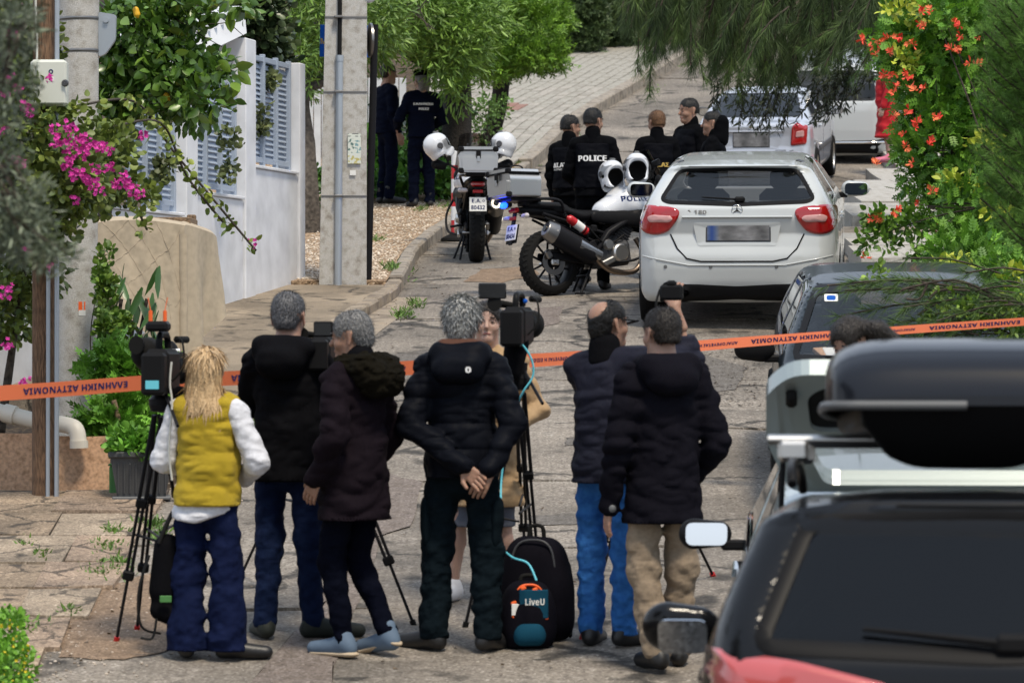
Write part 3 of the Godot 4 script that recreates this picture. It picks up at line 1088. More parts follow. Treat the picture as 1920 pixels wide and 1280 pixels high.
func picket_fence() -> void:
	var o := thing("board_fence","white vertical board fence behind the bare tree trunk","fence")
	for k in 15:
		var x := -2.95 + 0.105 * k
		var z := 50.5
		var mb := MB.new()
		var y0 := gy(z) + 0.45
		mb.box(Vector3(x,y0 + 0.62,-z),Vector3(0.092,1.25,0.025),Basis(),0.004)
		put("fence_board",mb,M.wall_paint,o)
	var mb := MB.new()
	mb.box(Vector3(-2.2,gy(50.5) + 0.22,-50.5),Vector3(1.8,0.5,0.12),Basis(),0.01)
	put("fence_plinth",mb,M.wall_paint,o)
	mb = MB.new()
	mb.box(Vector3(-2.2,gy(50.5) + 1.3,-50.54),Vector3(1.7,0.06,0.05),Basis(),0.005)
	put("fence_rail",mb,M.wall_paint,o)

func poles() -> void:
	# timber pole with two conduits
	var base := spot(82,932)
	var o := thing("timber_pole","brown wooden utility pole behind the bougainvillea with meter box","utility pole",base)
	var mb := MB.new()
	mb.tube(PackedVector3Array([V(0,-0.1,0),V(0,2,0),V(0,6,0)]),PackedFloat32Array([0.08,0.077,0.066]),18)
	put("shaft",mb,M.pole_wood,o)
	for e in [[0.035,0.0,1.75,0.014],[0.092,0.0,4.2,0.016]]:
		mb = MB.new()
		mb.rod(V(e[0],e[1],0.09),V(e[0] + 0.004,e[2],0.09),e[3],10)
		put("conduit",mb,M.galvanised,o)
	mb = MB.new()
	mb.tube(smooth_path([V(-0.04,2.75,0.085),V(-0.035,3.0,0.088),V(-0.045,3.4,0.085),V(-0.04,6,0.07)],6),PackedFloat32Array([0.008]),6)
	put("white_cable",mb,M.white_cable,o)
	# meter box on the timber pole
	var at := P(92,156,24.25)
	var b := thing("meter_box","cream plastic meter box with rounded door fixed to the wooden pole","meter box",at)
	mb = MB.new()
	mb.box(V(0,0,0),V(0.235,0.3,0.14),Basis(),0.02)
	put("case",mb,M.box_plastic,b)
	mb = MB.new()
	mb.box(V(0.02,0.0,0.078),V(0.185,0.28,0.02),Basis(),0.009)
	put("door",mb,M.box_plastic,b)
	mb = MB.new()
	mb.lathe([[0.001,0.02],[0.017,0.02],[0.024,0.0]],Transform3D(Basis(Vector3(1,0,0),PI * 0.5),V(0.112,-0.005,0.088)),16)
	put("knob",mb,M.dark_grey,b)
	mb = MB.new()
	var tor := TorusMesh.new()
	tor.inner_radius = 0.008
	tor.outer_radius = 0.015
	mb.add(tor,Transform3D(Basis(Vector3(1,0,0),PI * 0.5),V(0.02,0.07,0.089)))
	put("emblem",mb,M.navy_ink,b)
	mb = MB.new()
	mb.box(V(0.02,0.02,0.0895),V(0.042,0.028,0.001))
	put("sticker",mb,M.paper,b)
	# round concrete pole
	base = spot(141,838)
	o = thing("concrete_pole","thick round concrete pole standing behind the wooden pole","utility pole",base)
	mb = MB.new()
	mb.tube(PackedVector3Array([V(0,-0.1,0),V(0.02,3,0),V(0.05,6,0)]),PackedFloat32Array([0.148,0.147,0.142]),28)
	put("shaft",mb,M.pole_concrete,o)
	for y in [2.82,3.05]:
		mb = MB.new()
		mb.lathe([[0.15,-0.011],[0.152,0.0],[0.15,0.011]],Transform3D(Basis(Vector3(0,0,1),0.03),V(0.02,y,0)),28)
		put("steel_band",mb,M.dark_steel,o)
	mb = MB.new()
	mb.prism(rounded([[0.0,2.78],[0.05,2.80],[0.12,2.9],[0.125,3.08],[0.0,3.1]],0.02),-0.03,0.03,Transform3D(Basis(),V(0.165,0,0)))
	mb.rod(V(0.22,3.04,0.03),V(0.22,3.04,0.05),0.02,10)
	put("bracket",mb,M.galvanised,o)
	mb = MB.new()
	mb.box(V(0.06,1.0,0.135),V(0.05,0.07,0.004),Basis(Vector3.UP,0.4))
	put("sticker",mb,M.orange,o)
	mb = MB.new()
	mb.box(V(0.062,0.955,0.136),V(0.05,0.04,0.004),Basis(Vector3.UP,0.4))
	put("sticker_lower",mb,M.paper,o)
	# square tapered pole on the footway
	base = spot(642,548)
	o = thing("square_pole","tall square concrete utility pole with grey conduit and pasted poster","utility pole",base)
	mb = MB.new()
	var xf := Transform3D(Basis(Vector3.UP,0.06),Vector3.ZERO)
	var ring := PackedVector3Array()
	for y in [-0.2,6.0]:
		var w: float = 0.235 - 0.0105 * y
		var lean: float = 0.012 * y
		for c in [[-w,0.17],[w,0.17],[w,-0.17],[-w,-0.17]]: ring.append(xf * V(c[0] + lean,y,c[1]))
	for k in 4: mb.quad(ring[k],ring[(k + 1) % 4],ring[4 + (k + 1) % 4],ring[4 + k])
	mb.quad(ring[4],ring[5],ring[6],ring[7])
	put("shaft",mb,M.pole_concrete,o)
	mb = MB.new()
	mb.rod(V(-0.035,0.0,0.20),V(-0.02,2.28,0.20),0.037,14)
	mb.rod(V(-0.02,2.28,0.20),V(-0.02,2.34,0.20),0.042,14)
	put("conduit",mb,M.galvanised,o)
	mb = MB.new()
	mb.rod(V(-0.02,2.34,0.20),V(-0.01,4.2,0.19),0.022,10)
	put("black_cable",mb,M.black_rubber,o)
	for y in [0.95,1.98,2.72]:
		mb = MB.new()
		mb.box(V(0.012 * y,y,0.0),V(0.475 - 0.021 * y,0.02,0.352),xf.basis,0.003)
		mb.box(V(-0.03,y,0.21),V(0.09,0.024,0.08),xf.basis,0.006)
		put("steel_band",mb,M.dark_steel,o)
	mb = MB.new()
	mb.box(V(0.125,1.42,0.18),V(0.13,0.3,0.006),xf.basis)
	var ps := put("poster",mb,poster_mat(),o)
	mb = MB.new()
	mb.box(V(0.11,1.18,0.18),V(0.06,0.05,0.004),xf.basis)
	put("torn_paper",mb,M.paper,o)
	mb = MB.new()
	mb.lathe([[0.001,0.05],[0.07,0.05],[0.085,0.02],[0.085,-0.02],[0.05,-0.06]],Transform3D(Basis(Vector3(1,0,0),PI * 0.4),V(0.26,2.95,0.1)),20)
	put("insulator",mb,M.white_plastic,o)
	# blue street sign strapped behind it
	var s := thing("street_sign","blue street name sign with yellow lettering behind the square pole","street sign",P(649,77,37.4))
	mb = MB.new()
	mb.box(Vector3.ZERO,V(0.53,0.32,0.02),Basis(Vector3(0,0,1),-0.02),0.005)
	put("panel",mb,M.blue_sign,s)
	lettering("Mu",0.06,Transform3D(Basis(),V(-0.20,0.0,0.012)),"gold_ink",s,0.0,"sign_lettering")
	lettering("a",0.045,Transform3D(Basis(),V(0.225,-0.01,0.012)),"gold_ink",s,0.0,"sign_lettering")
	# slim black post with a sign seen edge-on
	base = spot(689,547)
	o = thing("sign_post","slim black post with a round sign seen edge-on","sign post",base)
	mb = MB.new()
	mb.rod(V(0,-0.05,0),V(0.072,2.66,0),0.036,14)
	put("post",mb,M.black_metal,o)
	mb = MB.new()
	mb.lathe([[0.001,0.012],[0.17,0.012],[0.17,-0.012],[0.001,-0.012]],Transform3D(Basis(Vector3.UP,0.2) * Basis(Vector3(0,0,1),PI * 0.5),V(0.03,2.5,0.06)),32)
	put("round_sign",mb,M.dark_steel,o)

func poster_mat() -> StandardMaterial3D:
	var n := FastNoiseLite.new()
	n.seed = 8
	n.frequency = 0.06
	var im := Image.create(48,108,false,Image.FORMAT_RGB8)
	im.fill(Color(0.82,0.84,0.8))
	for y in 108:
		for x in 48:
			var v := n.get_noise_2d(x,y)
			if y > 18 and y < 70 and v > 0.12: im.set_pixel(x,y,Color(0.45,0.6,0.62) if x > 26 else Color(0.3,0.42,0.4))
			if y > 78 and v > 0.1: im.set_pixel(x,y,Color(0.72,0.68,0.4))
			if (y / 3) % 3 == 0 and y < 14 and v > -0.1: im.set_pixel(x,y,Color(0.3,0.32,0.33))
	var m := mat("poster_print",Color.WHITE,0.8)
	m.albedo_texture = ImageTexture.create_from_image(im)
	m.uv1_triplanar = true
	m.uv1_scale = V(1.0 / 0.13,1.0 / 0.3,1.0)
	m.uv1_offset = V(0.5 - 0.125 / 0.13,0.5 - 1.42 / 0.3,0)
	return m

func left_clutter() -> void:
	# tarpaulin over something tall
	var z := 28.3
	var o := thing("tarpaulin","beige tarpaulin draped over a tall object beside the white wall","tarpaulin")
	var mb := MB.new()
	var n := FastNoiseLite.new()
	n.frequency = 3.0
	n.seed = 11
	n.fractal_type = FastNoiseLite.FRACTAL_RIDGED
	n.fractal_octaves = 3
	var pts := PackedVector3Array()
	for i in 50:
		for j in 71:
			var u := j / 70.0
			var t := i / 49.0
			var p: Vector3
			if u <= 0.7:      # front, its lower edge gathered up to the left
				var k := u / 0.7
				var low := lerpf(505,650,clampf(k / 0.78,0.0,1.0)) + 175.0 * clampf((k - 0.78) / 0.16,0.0,1.0)
				p = P(lerpf(140,346,k),lerpf(424.0 - 12.0 * sin(k * 3.0),low,t),z - 0.03 * sin(k * PI))
				p.z += t * t * (0.05 * sin(k * 17.0) + 0.06)
			else:             # side, falling in a point
				var k := (u - 0.7) / 0.3
				var low := lerpf(815,640,clampf(k / 0.45,0.0,1.0)) - 70.0 * clampf((k - 0.45) / 0.55,0.0,1.0)
				p = P(346 + 60.0 * sin(k * PI * 0.5),lerpf(420.0 + 26.0 * k,low,t),z + 0.02 + 0.8 * k)
				p.x += t * (0.05 * sin(k * 9.0) + 0.02)
			var cr := n.get_noise_3d(p.x * 1.6 + p.y * 0.9,p.y * 0.5 - p.x * 0.4,p.z)
			var fold := sin(u * 34.0 + 2.0 * sin(u * 9.0)) * 0.018 * (0.15 + t) + sin(u * 71.0 + t * 3.0) * 0.006 * t
			pts.append(p + Vector3(-0.004,0,0.008) * cr + Vector3(fold * (0.3 if u <= 0.7 else 1.0),0,fold))
	var fr := PackedVector3Array()
	var sd := PackedVector3Array()
	for i in 50:
		fr.append_array(pts.slice(i * 71,i * 71 + 50))
		sd.append_array(pts.slice(i * 71 + 49,i * 71 + 71))
	mb.grid(fr,50,50)
	mb.grid(sd,50,22)
	# top fold running back
	var back := PackedVector3Array()
	for j in 71: back.append(pts[j])
	for j in 71: back.append(pts[j] + Vector3(-0.03,0.03,-0.06))
	for j in 71: back.append(pts[j] + Vector3(-0.2,0.02 + 0.015 * sin(j * 0.5),-0.9))
	mb.grid(back,3,71)
	put("sheet",mb,M.tarp,o)
	mb = MB.new()
	var edge := PackedVector3Array()
	for i in range(2,49,3): edge.append(fr[i * 50 + 49] + Vector3(-0.01,0,-0.01))
	mb.tube(edge,PackedFloat32Array([0.035]),10,false)
	put("corner_fold",mb,M.tarp,o)
	for k in 13:      # diagonal seams
		mb = MB.new()
		var line := PackedVector3Array()
		for i in 26:
			var c := int((k - 4) * 6 + i * (1.5 if k % 2 == 0 else -1.5) + (0 if k % 2 == 0 else 30))
			if c >= 0 and c < 49: line.append(fr[mini(i * 2,49) * 50 + c] + Vector3(0,0,0.001))
		if line.size() > 3:
			mb.tube(line,PackedFloat32Array([0.0018]),5,false)
			put("seam",mb,M.tarp,o)
	# what it covers: a timber frame on legs
	mb = MB.new()
	for x in [-3.15,-2.5]:
		for q in [28.55,29.1]:
			mb.box(V(x,gy(q) + 0.7,-q),V(0.07,1.45,0.07),Basis(),0.008)
	mb.box(V(-2.83,gy(28.6) + 1.42,-28.8),V(0.75,0.06,0.65),Basis(),0.008)
	put("timber_frame",mb,M.wood_pale,o)
	# cardboard sheets leaning at the poles
	for e in [[[0,816,95,928],"torn sheet of cardboard leaning behind the wooden pole"],[[100,822,205,928],"brown cardboard panel standing beside the wooden pole"]]:
		var r: Array = e[0]
		var zc := 24.85
		var a := P(r[0] - (60 if r[0] == 0 else 0),r[3],zc)
		var b := P(r[2],r[1],zc)
		var c := thing("cardboard_sheet",e[1],"cardboard",V((a.x + b.x) / 2,spot(100,926).y,-zc))
		mb = MB.new()
		var w := b.x - a.x
		var h := b.y - a.y
		mb.prism(PackedVector2Array([Vector2(-w / 2,0.0),Vector2(-w * 0.1,0.015),Vector2(w / 2,0.0),Vector2(w / 2,h),Vector2(0.1 * w,h * 0.985),Vector2(-w / 2,h)]),-0.006,0.006,Transform3D(Basis(Vector3(1,0,0),-0.12),Vector3.ZERO))
		put("board",mb,M.cardboard,c)
	# drain pipe
	o = thing("drain_pipe","pale plastic drain pipe with elbow emerging beside the wooden pole","pipe")
	mb = MB.new()
	mb.tube(smooth_path([P(-60,758,25.0),P(10,775,24.95),P(70,790,24.9),P(120,796,24.85),P(142,806,24.8),P(147,838,24.78)],6),PackedFloat32Array([0.055]),16)
	put("pipe",mb,M.pvc,o)
	mb = MB.new()
	mb.tube(PackedVector3Array([P(8,774,24.95),P(28,779,24.93)]),PackedFloat32Array([0.064]),16)
	put("socket",mb,M.pvc,o)
	mb = MB.new()
	mb.tube(PackedVector3Array([P(147,826,24.78),P(147.5,840,24.78)]),PackedFloat32Array([0.062]),16)
	put("socket",mb,M.pvc,o)
	# planter trough
	var pc := spot(264,936)
	o = thing("planter","dark grey rectangular plastic planter full of green plants","planter",pc,0.12)
	mb = MB.new()
	var w := 0.20
	var bot := [V(-w * 0.78,0.02,0.1),V(w * 0.78,0.02,0.1),V(w * 0.78,0.02,-0.1),V(-w * 0.78,0.02,-0.1)]
	var top := [V(-w,0.28,0.14),V(w,0.28,0.14),V(w,0.28,-0.14),V(-w,0.28,-0.14)]
	for k in 4: mb.quad(bot[k],bot[(k + 1) % 4],top[(k + 1) % 4],top[k])
	mb.quad(bot[3],bot[2],bot[1],bot[0])
	for k in 9: mb.box(V(-w * 0.75 + k * w * 0.19,0.14,0.124),V(0.012,0.2,0.01),Basis(Vector3(1,0,0),0.15),0.003)
	put("trough",mb,M.planter,o)
	mb = MB.new()
	for e in [[V(0,0.295,0.145),V(w * 2.1,0.04,0.03)],[V(0,0.295,-0.145),V(w * 2.1,0.04,0.03)],[V(w,0.295,0),V(0.03,0.04,0.26)],[V(-w,0.295,0),V(0.03,0.04,0.26)]]:
		mb.box(e[0],e[1],Basis(),0.008)
	put("rim",mb,M.planter,o)
	mb = MB.new()
	mb.box(V(0,0.25,0),V(w * 1.85,0.02,0.25))
	put("potting_soil",mb,M.soil,o)
	mb = MB.new()
	mb.box(V(0,0.012,0.0),V(w * 1.9,0.022,0.28),Basis(),0.006)
	put("saucer",mb,M.grey_plastic,o)
	o = thing("green_crate","small green plastic container behind the planter","container",spot(214,930))
	mb = MB.new()
	mb.box(V(0,0.1,-0.05),V(0.07,0.2,0.12),Basis(),0.01)
	put("tub",mb,M.green_plastic,o)
	mb = MB.new()
	mb.box(V(0,0.205,-0.05),V(0.085,0.014,0.135),Basis(),0.005)
	put("rim",mb,M.green_plastic,o)
	# old chair half hidden in the greenery
	o = thing("garden_chair","dark garden chair with a pale rim half hidden by plants and camera","chair",spot(262,800))
	mb = MB.new()
	mb.tube(smooth_path([V(-0.32,0.62,0.0),V(-0.16,0.55,0.05),V(0.05,0.54,0.08),V(0.3,0.56,0.05)],5),PackedFloat32Array([0.02]),8)
	put("arm",mb,M.white_plastic,o)
	mb = bones_mesh([[V(-0.22,0.52,0),V(0.22,0.48,0),0.06,0.08,2.0,Vector3.UP],[V(-0.2,0.35,0),V(0.2,0.33,0),0.05,0.05]],0.02)
	put("seat",mb,M.black_plastic,o)
	for x in [-0.2,0.2]:
		mb = MB.new()
		mb.rod(V(x,0,0.05),V(x,0.4,0.02),0.018,8)
		put("leg",mb,M.black_metal,o)

func police_tape() -> void:
	# orange barrier tape hung across the street, lettered, the printing upside down
	var way := [P(-80,742,20.2),P(120,729,20.4),P(320,714,20.6),P(520,705,20.8),P(760,690,21.2),P(960,678,21.5),P(1120,667,21.9),P(1290,650,22.3),P(1500,633,22.6),P(1700,618,22.8),P(1990,598,23.0)]
	var path := smooth_path(way,14)
	var o := thing("barrier_tape","orange police tape with dark Greek lettering stretched across the street","tape")
	var pts := PackedVector3Array()
	var ln := 0.0
	var s := PackedFloat32Array([0.0])
	for i in range(1,path.size()):
		ln += path[i].distance_to(path[i - 1])
		s.append(ln)
	for i in path.size():
		var tw := 0.18 * sin(s[i] * 0.9) + 0.1
		var h := 0.042 * (1.0 - 0.4 * clampf((s[i] - 3.0) / 3.0,0.0,1.0))
		for e in [-1.0,0.0,1.0]:
			pts.append(path[i] + V(0,e * h * cos(tw),e * h * sin(tw)))
	var mb := MB.new()
	mb.grid(pts,path.size(),3)
	put("ribbon",mb,M.tape,o)
	var words := ["ΕΛΛΗΝΙΚΗ ΑΣΤΥΝΟΜΙΑ","ΑΠΑΓΟΡΕΥΕΤΑΙ Η ΕΙΣΟΔΟΣ"]
	var x := 0.36
	var k := 0
	while x < ln - 0.6:
		var h := 0.039 if k % 2 == 0 else 0.024
		var tm := text_mesh(words[k % 2],h,0.0006)
		var lo := 1e9
		var hi := -1e9
		for p in tm.v:
			lo = minf(lo,p.x)
			hi = maxf(hi,p.x)
		var w := hi - lo
		for i in tm.v.size():
			var p := tm.v[i]
			var at := x + (hi - p.x)            # rotated half a turn
			var q := 0
			while q < s.size() - 2 and s[q + 1] < at: q += 1
			var t := clampf((at - s[q]) / (s[q + 1] - s[q]),0.0,1.0)
			var c := path[q].lerp(path[q + 1],t)
			var tw := 0.18 * sin(at * 0.9) + 0.1
			var hh := 0.9 * (1.0 - 0.4 * clampf((at - 3.0) / 3.0,0.0,1.0))
			tm.v[i] = c + V(0,-p.y * hh * cos(tw),-p.y * hh * sin(tw) + 0.0025 + p.z)
			tm.n[i] = V(0,0,1)
		var t2 := put("tape_lettering",tm,M.navy_ink,o)
		t2.set_meta("kind","stuff")
		x += w + 0.09
		k += 1

# ---- plants ----
var leaf_kinds := {}

func leaf_materials() -> void:
	for e in [["leaf",0.5,0.06,0.09,0.02],["leaf_gloss",0.32,0.05,0.08,0.02],["needle",0.7,0.03,0.05,0.015],["petal",0.6,0.12,0.03,0.03]]:
		var m := mat(e[0],Color.WHITE,e[1])
		m.vertex_color_use_as_albedo = true
		m.backlight_enabled = true
		m.backlight = lin(0.25,0.25,0.25)
	var b := tri_mat("bark",lin(0.11,0.085,0.065),0.95,T.bark,0.5)
	bumps(b,T.bark,1.5)
	b = tri_mat("bark_grey",lin(0.17,0.145,0.12),0.95,T.bark,0.6)
	bumps(b,T.bark,1.2)
	b = tri_mat("bark_dark",lin(0.035,0.028,0.022),0.95,T.bark,0.4)
	bumps(b,T.bark,1.5)
	# leaf shapes, about one metre long along +y, to be scaled
	leaf_kinds.broad = leaf_mesh([[0.0,0.04],[0.2,0.22],[0.45,0.3],[0.75,0.2],[1.0,0.0]],0.12)
	leaf_kinds.round = leaf_mesh([[0.0,0.1],[0.25,0.36],[0.6,0.38],[0.9,0.18],[1.0,0.0]],0.1)
	leaf_kinds.slim = leaf_mesh([[0.0,0.03],[0.3,0.1],[0.65,0.09],[1.0,0.0]],0.1)
	leaf_kinds.blade = leaf_mesh([[0.0,0.02],[0.5,0.025],[1.0,0.0]],0.3)
	var mb := MB.new()      # a tuft of needles
	rng.seed = 5
	for k in 11:
		var d := Vector3(rng.randf_range(-0.55,0.55),1.0,rng.randf_range(-0.55,0.55)).normalized()
		var s := d.cross(Vector3(rng.randf_range(-1,1),0.2,rng.randf_range(-1,1))).normalized() * 0.012
		var base := Vector3(0,rng.randf_range(-0.1,0.25),0)
		mb.tri(base - s,base + s,base + d * rng.randf_range(0.7,1.0))
	leaf_kinds.tuft = mb.mesh()
	mb = MB.new()           # feathery scale-leaf spray of cypress
	for k in 9:
		var a := rng.randf_range(-0.9,0.9)
		var y := rng.randf_range(0.0,0.6)
		var b0 := Vector3(0,y,rng.randf_range(-0.08,0.08))
		var d := Vector3(sin(a),cos(a),rng.randf_range(-0.3,0.3)) * rng.randf_range(0.25,0.45)
		var s := Vector3(d.y,-d.x,0).normalized() * 0.06
		mb.quad(b0 - s * 0.5,b0 + d * 0.5 - s,b0 + d,b0 + d * 0.5 + s)
	leaf_kinds.spray = mb.mesh()
	mb = MB.new()           # compound leaf: pairs of small leaflets
	var lf: ArrayMesh = leaf_mesh([[0.0,0.08],[0.4,0.3],[1.0,0.0]],0.05)
	for k in 4:
		for x in [-1.0,1.0]:
			mb.add(lf,Transform3D(Basis(Vector3(0,0,1),-x * 1.1).scaled(Vector3.ONE * 0.38),Vector3(0,0.12 + 0.22 * k,0)))
	mb.add(lf,Transform3D(Basis().scaled(Vector3.ONE * 0.36),Vector3(0,0.88,0)))
	leaf_kinds.pinnate = mb.mesh()
	mb = MB.new()           # flower head: petals round a centre
	for k in 7:
		var a := TAU * k / 7.0
		var d := Vector3(cos(a) * 0.8,0.45 + 0.3 * (k % 2),sin(a) * 0.8)
		var s := Vector3(-sin(a),0,cos(a)) * 0.3
		mb.quad(Vector3.ZERO,d * 0.6 - s,d,d * 0.6 + s)
	leaf_kinds.flower = mb.mesh()
	mb = MB.new()           # trumpet cluster
	for k in 9:
		var a := rng.randf() * TAU
		var d := Vector3(cos(a) * rng.randf_range(0.3,0.9),rng.randf_range(0.1,1.0),sin(a) * 0.8)
		var s := d.cross(Vector3.UP).normalized() * 0.16
		mb.quad(d * 0.1,d * 0.7 - s,d * 1.05,d * 0.7 + s)
		mb.tri(d * 0.7 - s,d * 1.2 - s * 1.2,d * 1.0)
		mb.tri(d * 0.7 + s,d * 1.0,d * 1.2 + s * 1.4)
	leaf_kinds.trumpet = mb.mesh()

func leaf_mesh(prof: Array,curl: float) -> ArrayMesh:   # [along, half width]; folded along the midrib and drooping
	var mb := MB.new()
	var pts := PackedVector3Array()
	for p in prof:
		var y: float = p[0]
		var w: float = p[1]
		var dz := -curl * y * y
		pts.append(Vector3(-w,y,dz + w * 0.25))
		pts.append(Vector3(0,y,dz))
		pts.append(Vector3(w,y,dz + w * 0.25))
	mb.grid(pts,prof.size(),3)
	return mb.mesh()

func scatter(called: String,kind: String,material: String,xfs: Array,cols: PackedColorArray,parent: Node3D) -> MultiMeshInstance3D:
	var m := MultiMesh.new()
	m.transform_format = MultiMesh.TRANSFORM_3D
	m.use_colors = true
	m.mesh = leaf_kinds[kind]
	m.instance_count = xfs.size()
	for i in xfs.size():
		m.set_instance_transform(i,xfs[i])
		m.set_instance_color(i,cols[i])
	var o := MultiMeshInstance3D.new()
	o.multimesh = m
	o.material_override = M[material]
	o.name = called
	o.set_meta("kind","stuff")
	parent.add_child(o,true)
	return o

func any_dir() -> Vector3:
	var z := rng.randf_range(-1,1)
	var a := rng.randf() * TAU
	return Vector3(sqrt(1 - z * z) * cos(a),z,sqrt(1 - z * z) * sin(a))

func tone(c: Array,spread: float) -> Color:   # linear leaf colour between two tones
	var t := rng.randf()
	var k := 1.0 + rng.randf_range(-spread,spread)
	if c[0][1] > c[0][0] * 1.3: k *= 1.3
	return Color(lerpf(c[0][0],c[1][0],t) * k,lerpf(c[0][1],c[1][1],t) * k,lerpf(c[0][2],c[1][2],t) * k)

func leaf_at(p: Vector3,dir: Vector3,size: float) -> Transform3D:
	var y := dir.normalized()
	var x := y.cross(any_dir()).normalized()
	return Transform3D(Basis(x,y,x.cross(y)).scaled(Vector3.ONE * size),p)

const GREEN := [[0.045,0.10,0.016],[0.11,0.2,0.03]]
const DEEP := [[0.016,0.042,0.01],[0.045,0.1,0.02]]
const LIME := [[0.12,0.24,0.02],[0.22,0.36,0.04]]
const OLIVE := [[0.05,0.065,0.035],[0.13,0.155,0.1]]
const DRAB := [[0.05,0.075,0.03],[0.12,0.16,0.06]]

# blobs: [centre, radii]; clumps of leaves fill them unevenly
func foliage(parent: Node3D,called: String,blobs: Array,clumps: int,per: int,clump_r: float,size: float,kind: String,material: String,tones: Array,droop := 0.0,shell := 0.55,out := []) -> MultiMeshInstance3D:
	var xfs := []
	var cols := PackedColorArray()
	var vol := 0.0
	for b in blobs: vol += b[1].x * b[1].y * b[1].z
	for b in blobs:
		var n := maxi(1,int(clumps * b[1].x * b[1].y * b[1].z / vol))
		for i in n:
			var d := any_dir() * pow(rng.randf_range(shell * shell * shell,1.0),0.3333)
			var c: Vector3 = b[0] + d * b[1]
			out.append(c)
			var face: Vector3 = (d + Vector3(0,0.35,0.25)).normalized()
			var tint := 1.0 + rng.randf_range(-0.22,0.22)
			for k in per:
				var off := any_dir() * pow(rng.randf(),0.5) * clump_r
				off.y *= 0.75
				var dir := (face * 0.8 + any_dir() * 0.9 + off.normalized() * 0.5 + Vector3(0,-droop,0)).normalized()
				xfs.append(leaf_at(c + off,dir,size * rng.randf_range(0.65,1.25)))
				var col := tone(tones,0.2)
				cols.append(Color(col.r * tint,col.g * tint,col.b * tint))
	return scatter(called,kind,material,xfs,cols,parent)

func limbs(mb: MB,from: Vector3,targets: Array,r: float,count: int) -> void:
	for i in mini(count,targets.size()):
		var t: Vector3 = targets[(i * 7) % targets.size()]
		var mid := from.lerp(t,0.5) + any_dir() * from.distance_to(t) * 0.12
		var path := smooth_path([from,mid,t],5)
		var rad := PackedFloat32Array()
		for k in path.size(): rad.append(lerpf(r,r * 0.15,float(k) / (path.size() - 1)))
		mb.tube(path,rad,6,false)

func trunk_shape(pts: Array,rad: Array,sd: int,sides := 14) -> MB:
	var path := smooth_path(pts,6)
	var n := FastNoiseLite.new()
	n.seed = sd
	n.frequency = 2.5
	var ring := PackedVector3Array()
	for i in path.size():
		var t := float(i) / (path.size() - 1) * (rad.size() - 1)
		var r := lerpf(rad[int(t)],rad[mini(int(t) + 1,rad.size() - 1)],t - int(t))
		for j in sides:
			var a := -TAU * j / sides
			var k := 1.0 + 0.16 * n.get_noise_3d(cos(a) * 0.6,path[i].y * 0.5,sin(a) * 0.6) + 0.05 * sin(a * 5.0 + path[i].y * 3.0)
			ring.append(path[i] + Vector3(cos(a) * r * k,0,sin(a) * r * k))
	var mb := MB.new()
	mb.grid(ring,path.size(),sides,true)
	return mb

func bl(px: float,py: float,z: float,rx: float,ry: float,rz: float) -> Array:   # a blob given by where it is seen, its half sizes there, and its half depth in metres
	return [P(px,py,z),Vector3(rx * z / FOC,ry * z / FOC,rz)]

